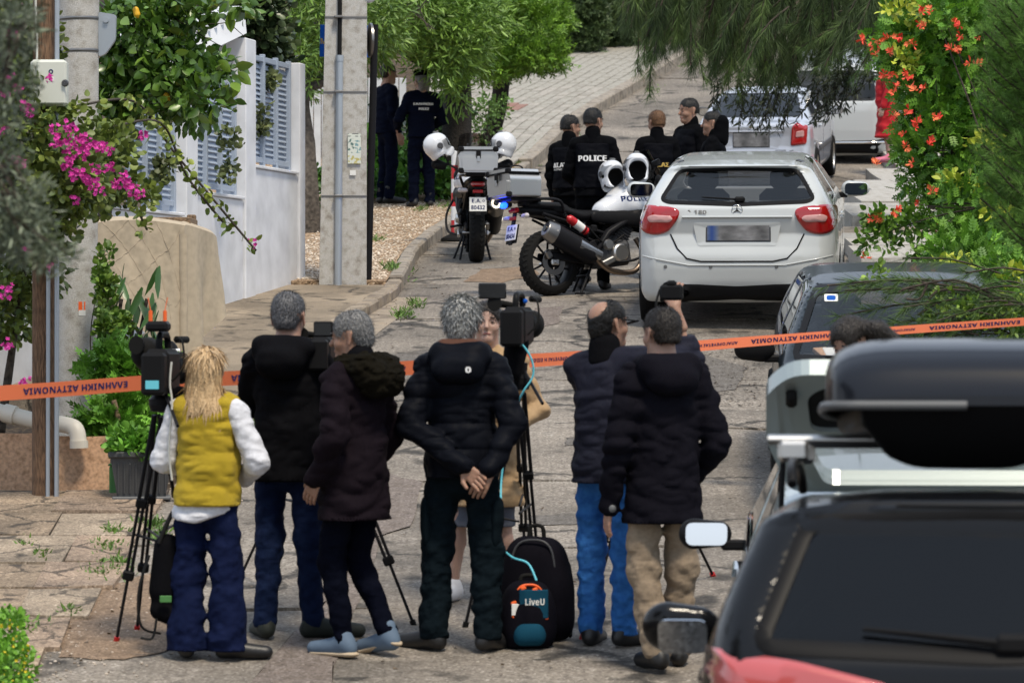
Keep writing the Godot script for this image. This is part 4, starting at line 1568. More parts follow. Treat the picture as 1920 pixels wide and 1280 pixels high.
func trees_and_hedges() -> void:
	leaf_materials()
	rng.seed = 41
	# street tree with hanging pale leaves, bare trunk beside the wall
	var o := thing("street_tree","leafy street tree with leaning grey trunk beside the white wall","tree")
	var out := []
	foliage(o,"crown",[bl(600,40,44.0,90,95,1.1),bl(560,110,43.5,45,70,0.8),bl(690,40,44.5,80,75,1.0)],380,22,0.22,0.12,"slim","leaf",[[0.06,0.12,0.02],[0.15,0.25,0.04]],0.45,0.3,out)
	var g := ground((572 - 960) * 43.3 / FOC,43.3) + V(0,0.08,0)
	var mb := trunk_shape([g,g + V(0.0,0.6,0),P(566,250,43.5),P(560,190,43.6),P(575,120,44),P(600,40,44)],[0.2,0.155,0.14,0.13,0.12,0.06],4)
	limbs(mb,P(566,170,43.6),[P(640,120,44),P(610,60,44.2),P(560,90,43.6),P(690,60,44.4)],0.07,4)
	put("trunk",mb,M.bark_grey,o)
	# the tree over the two officers
	o = thing("street_tree","drooping light green tree over the two navy-clad officers","tree")
	out = []
	foliage(o,"crown",[bl(760,8,47.5,110,80,1.2),bl(850,70,48,75,85,1.0),bl(825,110,47.6,50,45,0.7),bl(730,70,47.0,40,40,0.5),bl(900,20,48,50,60,0.8),bl(850,160,47.8,35,40,0.5)],520,24,0.24,0.12,"slim","leaf",[[0.07,0.14,0.02],[0.18,0.3,0.05]],0.45,0.25,out)
	g = ground((853 - 960) * 50.0 / FOC,50.0) + V(0,0.08,0)
	mb = trunk_shape([g,P(852,300,50),P(855,230,50),P(858,160,49.8),P(850,90,49),P(830,30,48.5)],[0.26,0.2,0.19,0.18,0.12,0.06],6)
	limbs(mb,P(856,150,49.7),out,0.07,12)
	put("trunk",mb,M.bark_dark,o)
	# twigs seen bare near the top
	mb = MB.new()
	for k in 16:
		var a := P(rng.randf_range(690,790),rng.randf_range(-30,10),46.6)
		mb.tube(smooth_path([a,a + V(rng.randf_range(-0.2,0.2),-0.15,0.1),a + V(rng.randf_range(-0.35,0.35),-0.45,0.12)],4),PackedFloat32Array([0.008]),5,false)
	put("bare_twigs",mb,M.bark_grey,o).set_meta("kind","stuff")
	# bright layered conifer
	o = thing("cypress_tree","bright green layered conifer above the tiled footway","tree")
	var lay := []
	for k in 15:
		lay.append(bl(rng.randf_range(900,1040),[10,22,40,55,70,95,105,118,130,60,20,85,45,112,5][k],54.0 + rng.randf_range(-0.8,0.8),45,14,0.55))
	lay.append(bl(960,108,53.6,95,20,0.5))
	lay.append(bl(1000,30,54,60,45,0.8))
	foliage(o,"crown",lay,520,30,0.17,0.14,"spray","leaf",[[0.07,0.15,0.015],[0.17,0.3,0.03]],0.0,0.2)
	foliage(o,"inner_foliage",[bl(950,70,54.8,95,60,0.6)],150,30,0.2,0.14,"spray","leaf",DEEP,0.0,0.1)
	g = ground((940 - 960) * 55.0 / FOC,55.0)
	mb = trunk_shape([g + V(-0.4,0,-0.2),P(935,200,55),P(945,80,55),P(955,0,55)],[0.16,0.13,0.1,0.06],9)
	put("trunk",mb,M.bark_dark,o)
	# junipers at the head of the tiles, and the wood further up
	var labels := ["dark feathery juniper at the head of the tiles beside the bright conifer","dark feathery juniper in the middle at the head of the tiled footway","dark feathery juniper behind the hanging pine sprays at the top"]
	var k2 := 0
	for e in [[1085,55,73.0,45,85],[1150,60,74.0,45,80],[1205,35,76.0,45,75]]:
		o = thing("juniper",labels[k2],"tree",Vector3.ZERO,0.0,"junipers above the tiles")
		k2 += 1
		foliage(o,"crown",[bl(e[0],e[1],e[2],e[3],e[4],0.5),bl(e[0] + 8,e[1] - 60,e[2],e[3] * 0.8,e[4] * 0.8,0.5)],230,26,0.2,0.2,"spray","leaf",[[0.03,0.055,0.018],[0.085,0.13,0.045]],0.2,0.2)
		mb = trunk_shape([P(e[0],142,e[2]) - V(0,0.3,0),P(e[0],80,e[2]),P(e[0] + 6,0,e[2])],[0.09,0.08,0.03],12)
		put("trunk",mb,M.bark_dark,o)
	o = thing("hillside_wood","dense green wood covering the slope above the street","wood")
	o.set_meta("kind","stuff")
	var bb := []
	for k in 26:
		var z := rng.randf_range(82,98)
		bb.append([Vector3(rng.randf_range(-11,13),gy(z) + rng.randf_range(0.4,2.6),-z),Vector3(1.8,1.4,1.2)])
	foliage(o,"foliage",bb,900,22,0.5,0.35,"broad","leaf",DRAB,0.2,0.3)
	o = thing("house","pale house glimpsed through the trees at the top","house")
	mb = MB.new()
	mb.box(V(0.5,gy(86) + 2.0,-89),V(9,5,3),Basis(),0.02)
	put("wall",mb,M.wall_paint,o)
	for x in [-2.4,0.6,3.4]:
		mb = MB.new()
		mb.box(V(x,gy(86) + 2.4,-87.46),V(1.1,1.3,0.06),Basis(),0.01)
		put("window",mb,M.screen_dark,o)
	# ivy and hedge behind the garden wall
	o = thing("hedge","dark clipped hedge rising behind the louvre panels of the wall","hedge")
	foliage(o,"leaves",[bl(495,70,37.6,45,85,0.5),bl(470,20,37.2,60,70,0.5),bl(515,130,38.0,25,40,0.3),bl(430,170,36.4,30,60,0.4),bl(395,130,36.6,50,70,0.5)],460,20,0.15,0.075,"round","leaf_gloss",[[0.022,0.04,0.015],[0.07,0.1,0.04]],0.2,0.2)
	for e in [[487,220,36.6,5,30],[495,150,36.8,12,16],[430,300,34.8,8,60],[310,300,33.2,8,40]]:
		foliage(o,"creeper",[bl(e[0],e[1],e[2] - 0.35,e[3],e[4],0.08)],12,14,0.1,0.06,"round","leaf",[[0.05,0.07,0.02],[0.12,0.14,0.05]],0.4,0.0)
	lemon_tree()
	bougainvillea()
	low_plants()
	right_side()

func lemon_tree() -> void:
	rng.seed = 7
	var o := thing("lemon_tree","lemon tree with large glossy leaves and yellow fruit over the wall","tree")
	var out := []
	var blobs := [bl(260,60,31.0,90,70,0.7),bl(230,150,31.0,60,80,0.6),bl(320,130,30.8,90,60,0.6),bl(365,195,30.6,60,35,0.5),bl(285,185,30.8,60,45,0.5),bl(420,140,30.6,30,30,0.3),bl(205,240,30.9,30,45,0.4),bl(410,15,30.6,70,16,0.3),bl(330,20,31,60,40,0.5)]
	foliage(o,"crown",blobs,330,15,0.16,0.095,"broad","leaf_gloss",[[0.03,0.075,0.012],[0.09,0.17,0.025]],0.35,0.1,out)
	var leaf_mats := []
	for c in [[0.05,0.11,0.014],[0.08,0.16,0.02],[0.14,0.24,0.03],[0.03,0.07,0.012],[0.1,0.19,0.03]]:
		leaf_mats.append(mat("lemon_leaf",lin(c[0],c[1],c[2]),0.3,0.0,{"backlight_enabled": true,"backlight": lin(0.12,0.14,0.02)}))
	for k in 230:      # the leaves that can be told apart
		var b: Array = blobs[rng.randi() % blobs.size()]
		var d := any_dir()
		d.z = absf(d.z)
		var l := put_mesh("leaf",leaf_kinds.broad,leaf_mats[rng.randi() % 20 % 5],o)
		l.transform = leaf_at(b[0] + d * b[1],any_dir() * 0.8 + V(0,-0.6,0.2) + d * 0.5,rng.randf_range(0.1,0.16))
	for e in [[312,183],[255,22],[205,44]]:      # fruit
		var mb := bones_mesh([[V(0,-0.018,0),V(0,0.018,0),0.026,0.026],[V(0,-0.03,0),V(0,-0.045,0),0.012,0.006]],0.008)
		var f := put("lemon",mb,M.lemon,o)
		f.position = P(e[0],e[1],30.35)
		f.rotation.z = rng.randf_range(-0.8,0.8)
	var mb := trunk_shape([V(-3.6,gy(31) - 0.1,-31.2),P(205,330,31.1),P(215,200,31),P(240,90,31)],[0.07,0.06,0.05,0.03],3,10)
	limbs(mb,P(214,210,31),out,0.02,26)
	limbs(mb,P(300,10,31),[P(440,40,30.6),P(460,70,30.5),P(420,90,30.5),P(380,60,30.6)],0.012,4)
	put("trunk",mb,M.bark,o)

func bougainvillea() -> void:
	rng.seed = 13
	var o := thing("bougainvillea","bougainvillea with magenta blossoms spreading over the poles","shrub")
	var out := []
	foliage(o,"leaves",[bl(40,250,24.3,70,130,0.45),bl(120,330,24.0,80,90,0.4),bl(60,400,24.0,90,90,0.45),bl(200,300,24.6,60,70,0.35),bl(230,360,25.0,60,40,0.3),bl(30,90,24.8,70,110,0.5),bl(10,560,25.2,50,80,0.5),bl(150,230,24.4,30,40,0.2),bl(60,500,25.1,60,60,0.3)],600,16,0.12,0.055,"round","leaf",[[0.035,0.06,0.012],[0.17,0.22,0.04]],0.2,0.15,out)
	var xfs := []
	var cols := PackedColorArray()
	for e in [[25,65,8],[20,150,8],[35,165,5],[48,200,8],[55,210,6],[10,180,4],[130,235,6],[133,245,6],[105,265,6],[135,270,8],[150,262,9],[160,280,8],[170,270,6],[152,290,6],[128,290,6],[190,275,8],[200,282,6],[125,310,6],[150,325,9],[160,335,8],[138,330,6],[180,320,7],[205,315,8],[220,345,9],[240,345,9],[250,358,6],[38,305,9],[30,300,6],[185,360,5],[140,375,4],[115,265,5],[262,365,5],[268,250,4],[100,245,5],[48,465,5],[90,500,4],[12,540,5],[8,555,5],[15,645,5],[45,715,5],[475,460,2],[5,245,5],[88,150,4],[175,345,6],[230,330,6]]:
		for k in e[2] * 2:
			var p := P(e[0] + rng.randf_range(-9,9),e[1] + rng.randf_range(-9,9),(23.5 if e[0] < 450 else 26.5) + rng.randf_range(-0.12,0.12))
			xfs.append(leaf_at(p,any_dir() + V(0,0.2,0.8),rng.randf_range(0.014,0.026)))
			cols.append(tone([[0.45,0.015,0.22],[0.72,0.06,0.42]],0.2))
	scatter("blossoms","flower","petal",xfs,cols,o)
	var mb := MB.new()
	var root := V(-3.5,gy(25.2),-25.2)
	mb.tube(smooth_path([root,P(30,600,25.2),P(60,420,24.6),P(100,300,24.4)],6),PackedFloat32Array([0.045,0.04,0.035,0.03,0.03,0.025,0.02]),8)
	limbs(mb,P(60,420,24.6),out,0.012,34)
	# long arching shoots
	for e in [[P(120,205,24.3),P(250,190,26),P(330,290,26.4),P(480,470,26.6)],[P(200,240,24.5),P(300,230,26),P(350,330,26.3),P(425,425,26.6)],[P(150,300,24.3),P(230,350,25),P(275,430,25.6)]]:
		mb.tube(smooth_path(e,8),PackedFloat32Array([0.009]),5)
		var path := smooth_path(e,10)
		xfs = []
		cols = PackedColorArray()
		for p in path:
			for k in 3:
				xfs.append(leaf_at(p + any_dir() * 0.05,any_dir() + V(0,-0.3,0.3),rng.randf_range(0.035,0.07)))
				cols.append(tone([[0.08,0.13,0.02],[0.22,0.26,0.04]],0.2))
		scatter("shoot_leaves","round","leaf",xfs,cols,o)
	put("stems",mb,M.bark,o)
	# olive boughs hanging nearer to us
	o = thing("olive_bush","grey-green olive foliage out of focus at the picture's edge","shrub")
	out = []
	foliage(o,"leaves",[bl(20,30,12.3,50,70,0.2),bl(10,150,12.3,45,90,0.2),bl(40,430,12.3,60,60,0.2),bl(25,380,12.3,60,60,0.2),bl(120,480,12.3,40,22,0.2),bl(0,300,12.3,30,90,0.2),bl(60,460,12.3,70,40,0.2)],280,14,0.05,0.036,"slim","leaf",[[0.04,0.055,0.03],[0.2,0.235,0.16]],0.1,0.1,out)
	mb = MB.new()
	limbs(mb,P(-60,250,12.3),out,0.012,30)
	mb.tube(PackedVector3Array([V(-1.85,gy(12.3) - 0.05,-12.3),P(-60,250,12.3)]),PackedFloat32Array([0.035,0.02]),7)
	put("branches",mb,M.bark,o)

func tuft_plant(called: String,label: String,cat: String,blobs: Array,clumps: int,per: int,cr: float,size: float,kind: String,tones: Array,group := "",droop := 0.0) -> Node3D:
	var o := thing(called,label,cat,Vector3.ZERO,0.0,group)
	var out := []
	foliage(o,"leaves",blobs,clumps,per,cr,size,kind,"leaf",tones,droop,0.0,out)
	var mb := MB.new()
	var lo: Vector3 = blobs[0][0]
	lo.y = gy(-lo.z) - 0.02
	limbs(mb,lo,out,0.008,14)
	put("stems",mb,M.bark,o)
	return o

func low_plants() -> void:
	rng.seed = 23
	tuft_plant("fern_clump","feathery bright green weeds growing behind the planter","plant",[bl(235,690,25.6,70,35,0.3),bl(220,800,25.2,60,50,0.25),bl(290,720,25.6,50,30,0.25),bl(260,770,25.3,60,40,0.2)],150,16,0.1,0.1,"pinnate",[[0.05,0.13,0.012],[0.13,0.3,0.03]])
	tuft_plant("planter_greens","fresh green herbs growing in the dark planter","plant",[bl(262,842,24.3,55,16,0.12),bl(240,825,24.3,30,20,0.1),bl(300,828,24.3,20,16,0.1)],70,16,0.07,0.05,"round",[[0.07,0.18,0.015],[0.15,0.34,0.04]])
	tuft_plant("climber","leafy climber rising beside the round concrete pole","plant",[bl(196,560,26.2,10,60,0.12),bl(198,640,26.0,10,60,0.12),bl(194,500,26.2,8,40,0.1),bl(218,610,26.2,18,24,0.12)],90,12,0.06,0.048,"round",[[0.05,0.11,0.015],[0.14,0.22,0.03]])
	# large drooping leaves beneath the tarpaulin
	var o := thing("broad_leaf_plant","plant with long drooping deep green leaves under the tarpaulin","plant")
	var lm := [mat("big_leaf",lin(0.025,0.075,0.012),0.35),mat("big_leaf",lin(0.04,0.11,0.018),0.35)]
	var root := P(222,780,26.9)
	root.y = gy(26.9)
	for k in 30:
		var tip := P(rng.randf_range(185,300),rng.randf_range(530,690),26.9 + rng.randf_range(-0.2,0.2))
		var l := put_mesh("leaf",leaf_kinds.slim,lm[k % 2],o)
		l.transform = leaf_at(tip + V(0,0.15,0),V(rng.randf_range(-0.5,0.7),-1.0,0.4),rng.randf_range(0.2,0.36))
	var mb := MB.new()
	for k in 6: mb.tube(smooth_path([root,root + V(0.05 * (k - 3),0.5,0),P(195 + k * 16,560,26.9)],5),PackedFloat32Array([0.015]),6)
	put("stems",mb,M.bark,o)
	o = thing("cut_stump","pale cut branch sticking up out of the weeds behind the camera","branch")
	mb = MB.new()
	mb.tube(smooth_path([P(228,830,25.0) - V(0,0.1,0),P(222,790,25),P(212,750,25)],4),PackedFloat32Array([0.022,0.02,0.019]),9)
	put("stick",mb,M.wood_pale,o)
	# corner weed with yellow flowers
	o = tuft_plant("clover_clump","bright green clover with small yellow flowers in the lower corner","plant",[bl(10,1190,18.3,40,50,0.2),bl(-10,1260,18.0,70,60,0.3),bl(30,1230,18.2,30,40,0.15)],110,18,0.06,0.028,"round",[[0.08,0.2,0.015],[0.18,0.38,0.04]])
	var xfs := []
	var cols := PackedColorArray()
	for k in 40:
		xfs.append(leaf_at(P(rng.randf_range(-10,55),rng.randf_range(1160,1280),17.9),any_dir() + V(0,0.5,0.5),0.011))
		cols.append(Color(0.75,0.6,0.03))
	scatter("yellow_flowers","flower","petal",xfs,cols,o)
	# ground cover round the officers' tree
	tuft_plant("ground_cover","low green ground cover round the foot of the officers' tree","plant",[bl(620,345,47.6,45,14,0.6),bl(720,345,49.2,60,22,0.7),bl(830,335,49.3,45,25,0.6),bl(700,290,49.8,60,50,0.5),bl(590,330,47,25,18,0.4)],330,16,0.14,0.085,"round",[[0.035,0.1,0.012],[0.1,0.25,0.03]])
	tuft_plant("thin_bush","sparse bush with thin stems beside the dark tree trunk","shrub",[bl(905,215,52.0,32,40,0.4),bl(930,200,52.3,30,22,0.3),bl(890,250,51.8,25,20,0.3)],70,9,0.12,0.06,"broad",[[0.05,0.1,0.02],[0.12,0.22,0.04]])
	tuft_plant("dark_shrub","dark ivy shrub at the foot of the tree behind the officers","shrub",[bl(845,240,50.6,35,70,0.4),bl(800,300,50.4,50,40,0.4),bl(760,250,50.8,50,60,0.4),bl(690,240,50.9,45,90,0.4)],330,18,0.14,0.07,"round",DEEP)
	# weeds and grass at the edges
	o = thing("kerb_weeds","tufts of grass and weeds along kerbs and paving joints","weeds")
	o.set_meta("kind","stuff")
	xfs = []
	cols = PackedColorArray()
	for e in [[745,526,16,30],[765,508,10,20],[735,525,14,40],[755,590,16,50],[780,570,14,40],[565,442,20,60],[590,440,14,40],[560,450,10,30],[440,745,26,80],[460,795,26,110],[450,760,20,60],[790,410,10,20],[705,470,10,20],[840,405,14,30],[935,285,30,60],[960,275,20,40],[990,305,14,30],[970,320,14,30],[1010,262,14,20],[1075,250,10,40],[1000,180,8,14],[1600,360,10,40],[1625,285,10,30],[205,1030,22,60],[195,1075,26,90],[225,1060,14,60],[215,1000,14,40],[75,1045,16,24],[40,1025,14,20],[285,985,16,40],[300,1010,14,40],[820,700,8,10],[1225,170,12,30],[1290,120,12,40],[60,1180,20,30],[130,1150,14,20],[600,410,8,20]]:
		for k in e[3] * 3:
			var p := spot(e[0] + rng.randfn(0,e[2] * 0.7),e[1] + rng.randfn(0,e[2] * 0.3))
			if p.x < el(-p.z) - 0.1 and -p.z > 36.9: p.y += 0.13
			xfs.append(leaf_at(p,V(rng.randf_range(-1.1,1.1),rng.randf_range(0.3,1),rng.randf_range(-0.8,1.0)),rng.randf_range(0.025,0.075)))
			cols.append(tone(GREEN,0.3))
	scatter("blades","slim","leaf",xfs,cols,o)
	# fallen leaves and grit on the road
	o = thing("leaf_litter","scattered dry leaves and grit on the road surface","litter")
	o.set_meta("kind","stuff")
	xfs = []
	cols = PackedColorArray()
	for k in 900:
		var z := rng.randf_range(18.0,44.0)
		var x := lerpf(el(z),er(z),rng.randf())
		if rng.randf() < 0.4: x = el(z) + absf(rng.randfn(0,0.35))
		xfs.append(Transform3D(Basis(any_dir(),rng.randf_range(-0.5,0.5)) * Basis(Vector3.UP,rng.randf() * TAU) * Basis(Vector3(1,0,0),PI * 0.5).scaled(Vector3.ONE * rng.randf_range(0.012,0.04)),Vector3(x,surf(x,z) + 0.008,-z)))
		cols.append(tone([[0.05,0.035,0.02],[0.22,0.15,0.08]],0.3))
	for k in 420:      # denser under the pine at the right
		var p := spot(rng.randf_range(1290,1430),rng.randf_range(640,760))
		xfs.append(Transform3D(Basis(Vector3.UP,rng.randf() * TAU) * Basis(Vector3(1,0,0),PI * 0.5).scaled(Vector3.ONE * rng.randf_range(0.015,0.04)),p + V(0,0.01,0)))
		cols.append(tone([[0.03,0.022,0.015],[0.12,0.08,0.05]],0.3))
	scatter("dry_leaves","broad","leaf",xfs,cols,o)
	o = thing("loose_stones","loose light pebbles on the gravel path and road edge","stones")
	o.set_meta("kind","stuff")
	var sm := SphereMesh.new()
	sm.radius = 0.5
	sm.height = 0.8
	sm.radial_segments = 7
	sm.rings = 4
	leaf_kinds.pebble = sm
	var ms := mat("pebble",Color.WHITE,0.9)
	ms.vertex_color_use_as_albedo = true
	xfs = []
	cols = PackedColorArray()
	for k in 5200:
		var z := 37.2 + 12.0 * pow(rng.randf(),1.4)
		var x := rng.randf_range(-2.3,el(z) - 0.15)
		xfs.append(Transform3D(Basis(any_dir(),rng.randf() * 3.0).scaled(Vector3(1,0.7,0.9) * rng.randf_range(0.012,0.034)),Vector3(x,surf(x,z) + 0.125,-z)))
		cols.append(tone([[0.36,0.28,0.2],[0.75,0.66,0.55]],0.25))
	for k in 1500:
		var z := rng.randf_range(18.2,30.0)
		var x := el(z) + rng.randfn(0.0,0.28)
		xfs.append(Transform3D(Basis(any_dir(),rng.randf() * 3.0).scaled(Vector3(1,0.7,0.9) * rng.randf_range(0.006,0.02)),Vector3(x,surf(x,z) + 0.004,-z)))
		cols.append(tone([[0.28,0.22,0.16],[0.6,0.52,0.44]],0.25))
	scatter("pebbles","pebble","pebble",xfs,cols,o)

func needle_bough(path: PackedVector3Array,every: float,size: float,tones: Array,hang: float,xfs: Array,cols: PackedColorArray) -> PackedColorArray:
	for i in path.size() - 1:
		var n := maxi(1,int(path[i].distance_to(path[i + 1]) / every))
		for k in n:
			var p := path[i].lerp(path[i + 1],rng.randf())
			var d := (path[i + 1] - path[i]).normalized()
			xfs.append(leaf_at(p,d * 0.7 + any_dir() * 0.55 + V(0,-hang,0),size * rng.randf_range(0.7,1.2)))
			cols.append(tone(tones,0.25))
	return cols

func right_side() -> void:
	rng.seed = 31
	var mb: MB
	# pine boughs hanging over the road
	var o := thing("pine_tree","large pine with long drooping needles hanging over the street","tree")
	var xfs := []
	var cols := PackedColorArray()
	var wood := MB.new()
	var base := P(1560,-330,43.5)
	var env := [[1170,40],[1200,60],[1220,110],[1260,90],[1300,120],[1350,140],[1400,165],[1450,150],[1500,145],[1560,120],[1640,125],[1700,150]]
	for k in 185:
		var px := rng.randf_range(1165,1700)
		var i := 0
		while i < env.size() - 2 and env[i + 1][0] < px: i += 1
		var bot: float = lerpf(env[i][1],env[i + 1][1],clampf((px - env[i][0]) / float(env[i + 1][0] - env[i][0]),0.0,1.0)) + rng.randf_range(-95,12)
		var z := rng.randf_range(40.5,45.5)
		var top := P(px + rng.randf_range(20,120),bot - rng.randf_range(110,240),z)
		var tip := P(px,bot,z + rng.randf_range(-0.4,0.4))
		var path := smooth_path([top,top.lerp(tip,0.5) + V(rng.randf_range(-0.2,0.1),0.12,0),tip],6)
		wood.tube(path,PackedFloat32Array([0.012]),4,false)
		cols = needle_bough(path,0.018,0.24,[[0.012,0.028,0.007],[0.045,0.08,0.017]] if rng.randf() < 0.72 else [[0.04,0.08,0.016],[0.09,0.14,0.03]],0.5,xfs,cols)
		if k % 7 == 0: wood.tube(smooth_path([base,base.lerp(top,0.6) + V(0,0.2,0),top],6),PackedFloat32Array([0.05,0.045,0.04,0.035,0.03,0.026,0.022,0.02,0.018,0.016,0.014]),6,false)
	# the long single sprays that hang lowest
	for e in [[1212,20,1208,120,42.0],[1222,95,1218,180,42.0],[1198,60,1196,135,42.3],[1300,60,1320,150,41.5],[1660,60,1600,150,41.0],[1600,40,1500,90,41.0],[1640,80,1540,120,40.8],[1580,20,1480,50,41.2]]:
		var path := smooth_path([P(e[0],e[1],e[4]),P((e[0] + e[2]) / 2.0,(e[1] + e[3]) / 2.0 - 6,e[4]),P(e[2],e[3],e[4])],6)
		wood.tube(path,PackedFloat32Array([0.007]),4,false)
		cols = needle_bough(path,0.02,0.2,[[0.05,0.1,0.025],[0.11,0.18,0.05]],0.4,xfs,cols)
	scatter("needles","tuft","needle",xfs,cols,o)
	var tg := Vector3(base.x + 1.75,gy(43.5),-43.8)
	var tr := trunk_shape([tg,tg + V(-0.1,2.0,0),base + V(0.3,-0.5,0),base + V(0,1.0,0)],[0.24,0.2,0.16,0.12],5)
	put("trunk",tr,M.bark,o)
	put("boughs",wood,M.bark,o)
	# olive twigs in front of the silver saloon
	o = thing("olive_tree","dark olive twigs hanging in front of the silver saloon","tree")
	xfs = []
	cols = PackedColorArray()
	wood = MB.new()
	for k in 60:
		var px := rng.randf_range(1325,1640)
		var bot := 236.0 - 45.0 * absf(px - 1440.0) / 180.0 + rng.randf_range(-45,18)
		var a := P(px + rng.randf_range(-10,60),rng.randf_range(90,150),46.0 + rng.randf_range(-0.3,0.3))
		var b := P(px,bot,46.0 + rng.randf_range(-0.3,0.3))
		var path := smooth_path([a,a.lerp(b,0.5) + V(0.05,0.06,0),b],6)
		wood.tube(path,PackedFloat32Array([0.005]),4,false)
		for p in path:
			for q in 3:
				xfs.append(leaf_at(p + any_dir() * 0.02,any_dir() * 0.8 + (b - a).normalized() * 0.6 + V(0,-0.3,0),rng.randf_range(0.06,0.12)))
				cols.append(tone([[0.012,0.02,0.008],[0.045,0.06,0.03]],0.2))
	scatter("leaves","slim","leaf",xfs,cols,o)
	wood.tube(smooth_path([V(5.2,gy(46),-46),V(5.0,gy(46) + 2.0,-46),P(1640,60,46),P(1450,90,46)],6),PackedFloat32Array([0.07,0.06,0.05,0.04,0.03]),8,false)
	put("twigs",wood,M.bark_dark,o)
	# flowering hedge
	o = thing("flowering_hedge","tall green hedge with clusters of orange-red trumpet flowers","hedge")
	var out := []
	var blobs := [bl(1760,60,33.0,110,90,0.7),bl(1755,170,33.0,85,80,0.6),bl(1790,270,33.0,110,100,0.6),bl(1850,150,33.5,120,160,0.6),bl(1750,350,32.8,60,50,0.4),bl(1850,420,32.0,100,110,0.5),bl(1820,520,31.0,90,90,0.45),bl(1900,560,30.5,80,90,0.4),bl(1685,80,33.2,50,45,0.4),bl(1735,260,33.0,36,50,0.3),bl(1890,330,33.5,80,200,0.5)]
	foliage(o,"leaves",blobs,900,14,0.17,0.10,"pinnate","leaf",[[0.04,0.12,0.012],[0.14,0.29,0.025]],0.1,0.2,out)
	foliage(o,"yellow_shoots",[bl(1800,340,31.8,30,14,0.1),bl(1850,350,31.8,20,14,0.1),bl(1860,270,31.8,40,22,0.1),bl(1780,500,30.6,60,16,0.1),bl(1900,530,30.2,25,40,0.1),bl(1700,20,32.6,60,20,0.1),bl(1690,110,32.6,30,25,0.1),bl(1870,400,31.6,30,20,0.1)],60,10,0.1,0.075,"broad","leaf",[[0.2,0.28,0.02],[0.42,0.44,0.05]],0.0,0.0)
	foliage(o,"low_sprig",[bl(1650,450,32.0,36,26,0.15),bl(1660,400,32.0,30,14,0.1),bl(1700,420,32.0,60,20,0.15),bl(1720,480,31.8,30,20,0.15)],46,12,0.1,0.07,"broad","leaf",[[0.05,0.12,0.015],[0.14,0.26,0.03]],0.1,0.0)
	var petals := [mat("petal_red",lin(0.75,0.05,0.025),0.6),mat("petal_coral",lin(0.82,0.1,0.045),0.6),mat("petal_orange",lin(0.85,0.2,0.07),0.6)]
	for e in [[1620,78,3],[1635,85,2],[1650,80,3],[1668,72,3],[1672,95,2],[1690,72,2],[1708,85,3],[1645,100,2],[1735,18,3],[1742,20,2],[1730,50,2],[1796,44,2],[1805,70,2],[1790,95,3],[1800,90,2],[1660,140,3],[1672,135,2],[1695,140,2],[1706,148,2],[1680,168,3],[1712,168,2],[1735,165,2],[1650,310,2],[1756,218,3],[1722,236,3],[1690,250,2],[1672,215,2],[1746,270,2],[1702,272,2],[1640,410,4],[1650,412,3],[1680,390,2],[1755,430,2],[1745,360,2],[1622,484,1],[1825,120,2],[1700,210,2],[1838,68,1],[1710,305,2],[1720,380,1]]:
		for k in e[2]:
			var fl := put_mesh("flower_cluster",leaf_kinds.trumpet,petals[rng.randi() % 3],o)
			fl.transform = leaf_at(P(e[0] + rng.randf_range(-6,6),e[1] + rng.randf_range(-6,6),31.9 + rng.randf_range(-0.1,0.1)),any_dir() + V(-0.3,0.3,0.8),rng.randf_range(0.032,0.055))
	wood = MB.new()
	var rt := V(4.4,gy(32.5),-32.6)
	limbs(wood,rt,out,0.022,40)
	limbs(wood,P(1860,385,31.9),[P(1680,415,32),P(1650,440,32),P(1700,380,32)],0.012,3)
	put("stems",wood,M.bark,o)
	# nearer conifer sprays, out of focus, and the twigs over the dark car
	o = thing("pine_sapling","soft green pine sprays out of focus beside the flowering hedge","tree")
	xfs = []
	cols = PackedColorArray()
	wood = MB.new()
	for k in 120:
		var b := P(rng.randf_range(1835,1960),rng.randf_range(-20,420),20.5 + rng.randf_range(-0.3,0.3))
		var a := P(1985,b.y * -7000.0 / 20.5 + 640.0 + 70.0,20.6)
		var path := smooth_path([a,a.lerp(b,0.6) + V(0,-0.05,0),b],5)
		wood.tube(path,PackedFloat32Array([0.006]),4,false)
		cols = needle_bough(path,0.009,0.1,[[0.05,0.12,0.02],[0.13,0.25,0.04]],0.0,xfs,cols)
	scatter("needles","tuft","needle",xfs,cols,o)
	wood.tube(PackedVector3Array([V(3.05,gy(20.6) - 0.1,-20.6),P(1985,300,20.6),P(1985,-40,20.6)]),PackedFloat32Array([0.05,0.04,0.02]),8)
	put("trunk",wood,M.bark,o)
	o = thing("pine_branch","pine branch with bare twigs reaching across the dark car's windscreen","branch")
	xfs = []
	cols = PackedColorArray()
	wood = MB.new()
	for k in 30:
		var a := P(rng.randf_range(1800,1980),rng.randf_range(505,630),24.0 + rng.randf_range(-0.3,0.2))
		var b := a + V(-rng.randf_range(0.3,1.0),rng.randf_range(-0.12,0.1),rng.randf_range(-0.1,0.15))
		if b.x < 1.95: b.x = rng.randf_range(1.95,2.4)
		var path := smooth_path([a,a.lerp(b,0.5) + V(0,0.04,0),b],5)
		wood.tube(path,PackedFloat32Array([0.006]),4,false)
		cols = needle_bough(path,0.03,0.17,[[0.03,0.07,0.015],[0.09,0.15,0.035]],0.15,xfs,cols)
	for e in [[P(1860,550,23.8),P(1790,525,23.8),P(1710,538,23.8),P(1690,545,23.8)],[P(1820,545,23.8),P(1760,545,23.8),P(1735,575,23.8)],[P(1740,530,23.8),P(1725,560,23.8),P(1700,560,23.8)],[P(1900,570,23.8),P(1830,545,23.8),P(1815,530,23.8)]]:
		wood.tube(smooth_path(e,6),PackedFloat32Array([0.009]),6)
	scatter("needles","tuft","needle",xfs,cols,o)
	wood.tube(smooth_path([V(3.75,gy(24.3) - 0.1,-24.4),V(3.7,gy(24) + 0.9,-24.2),P(1900,560,24)],6),PackedFloat32Array([0.06,0.05,0.03]),8)
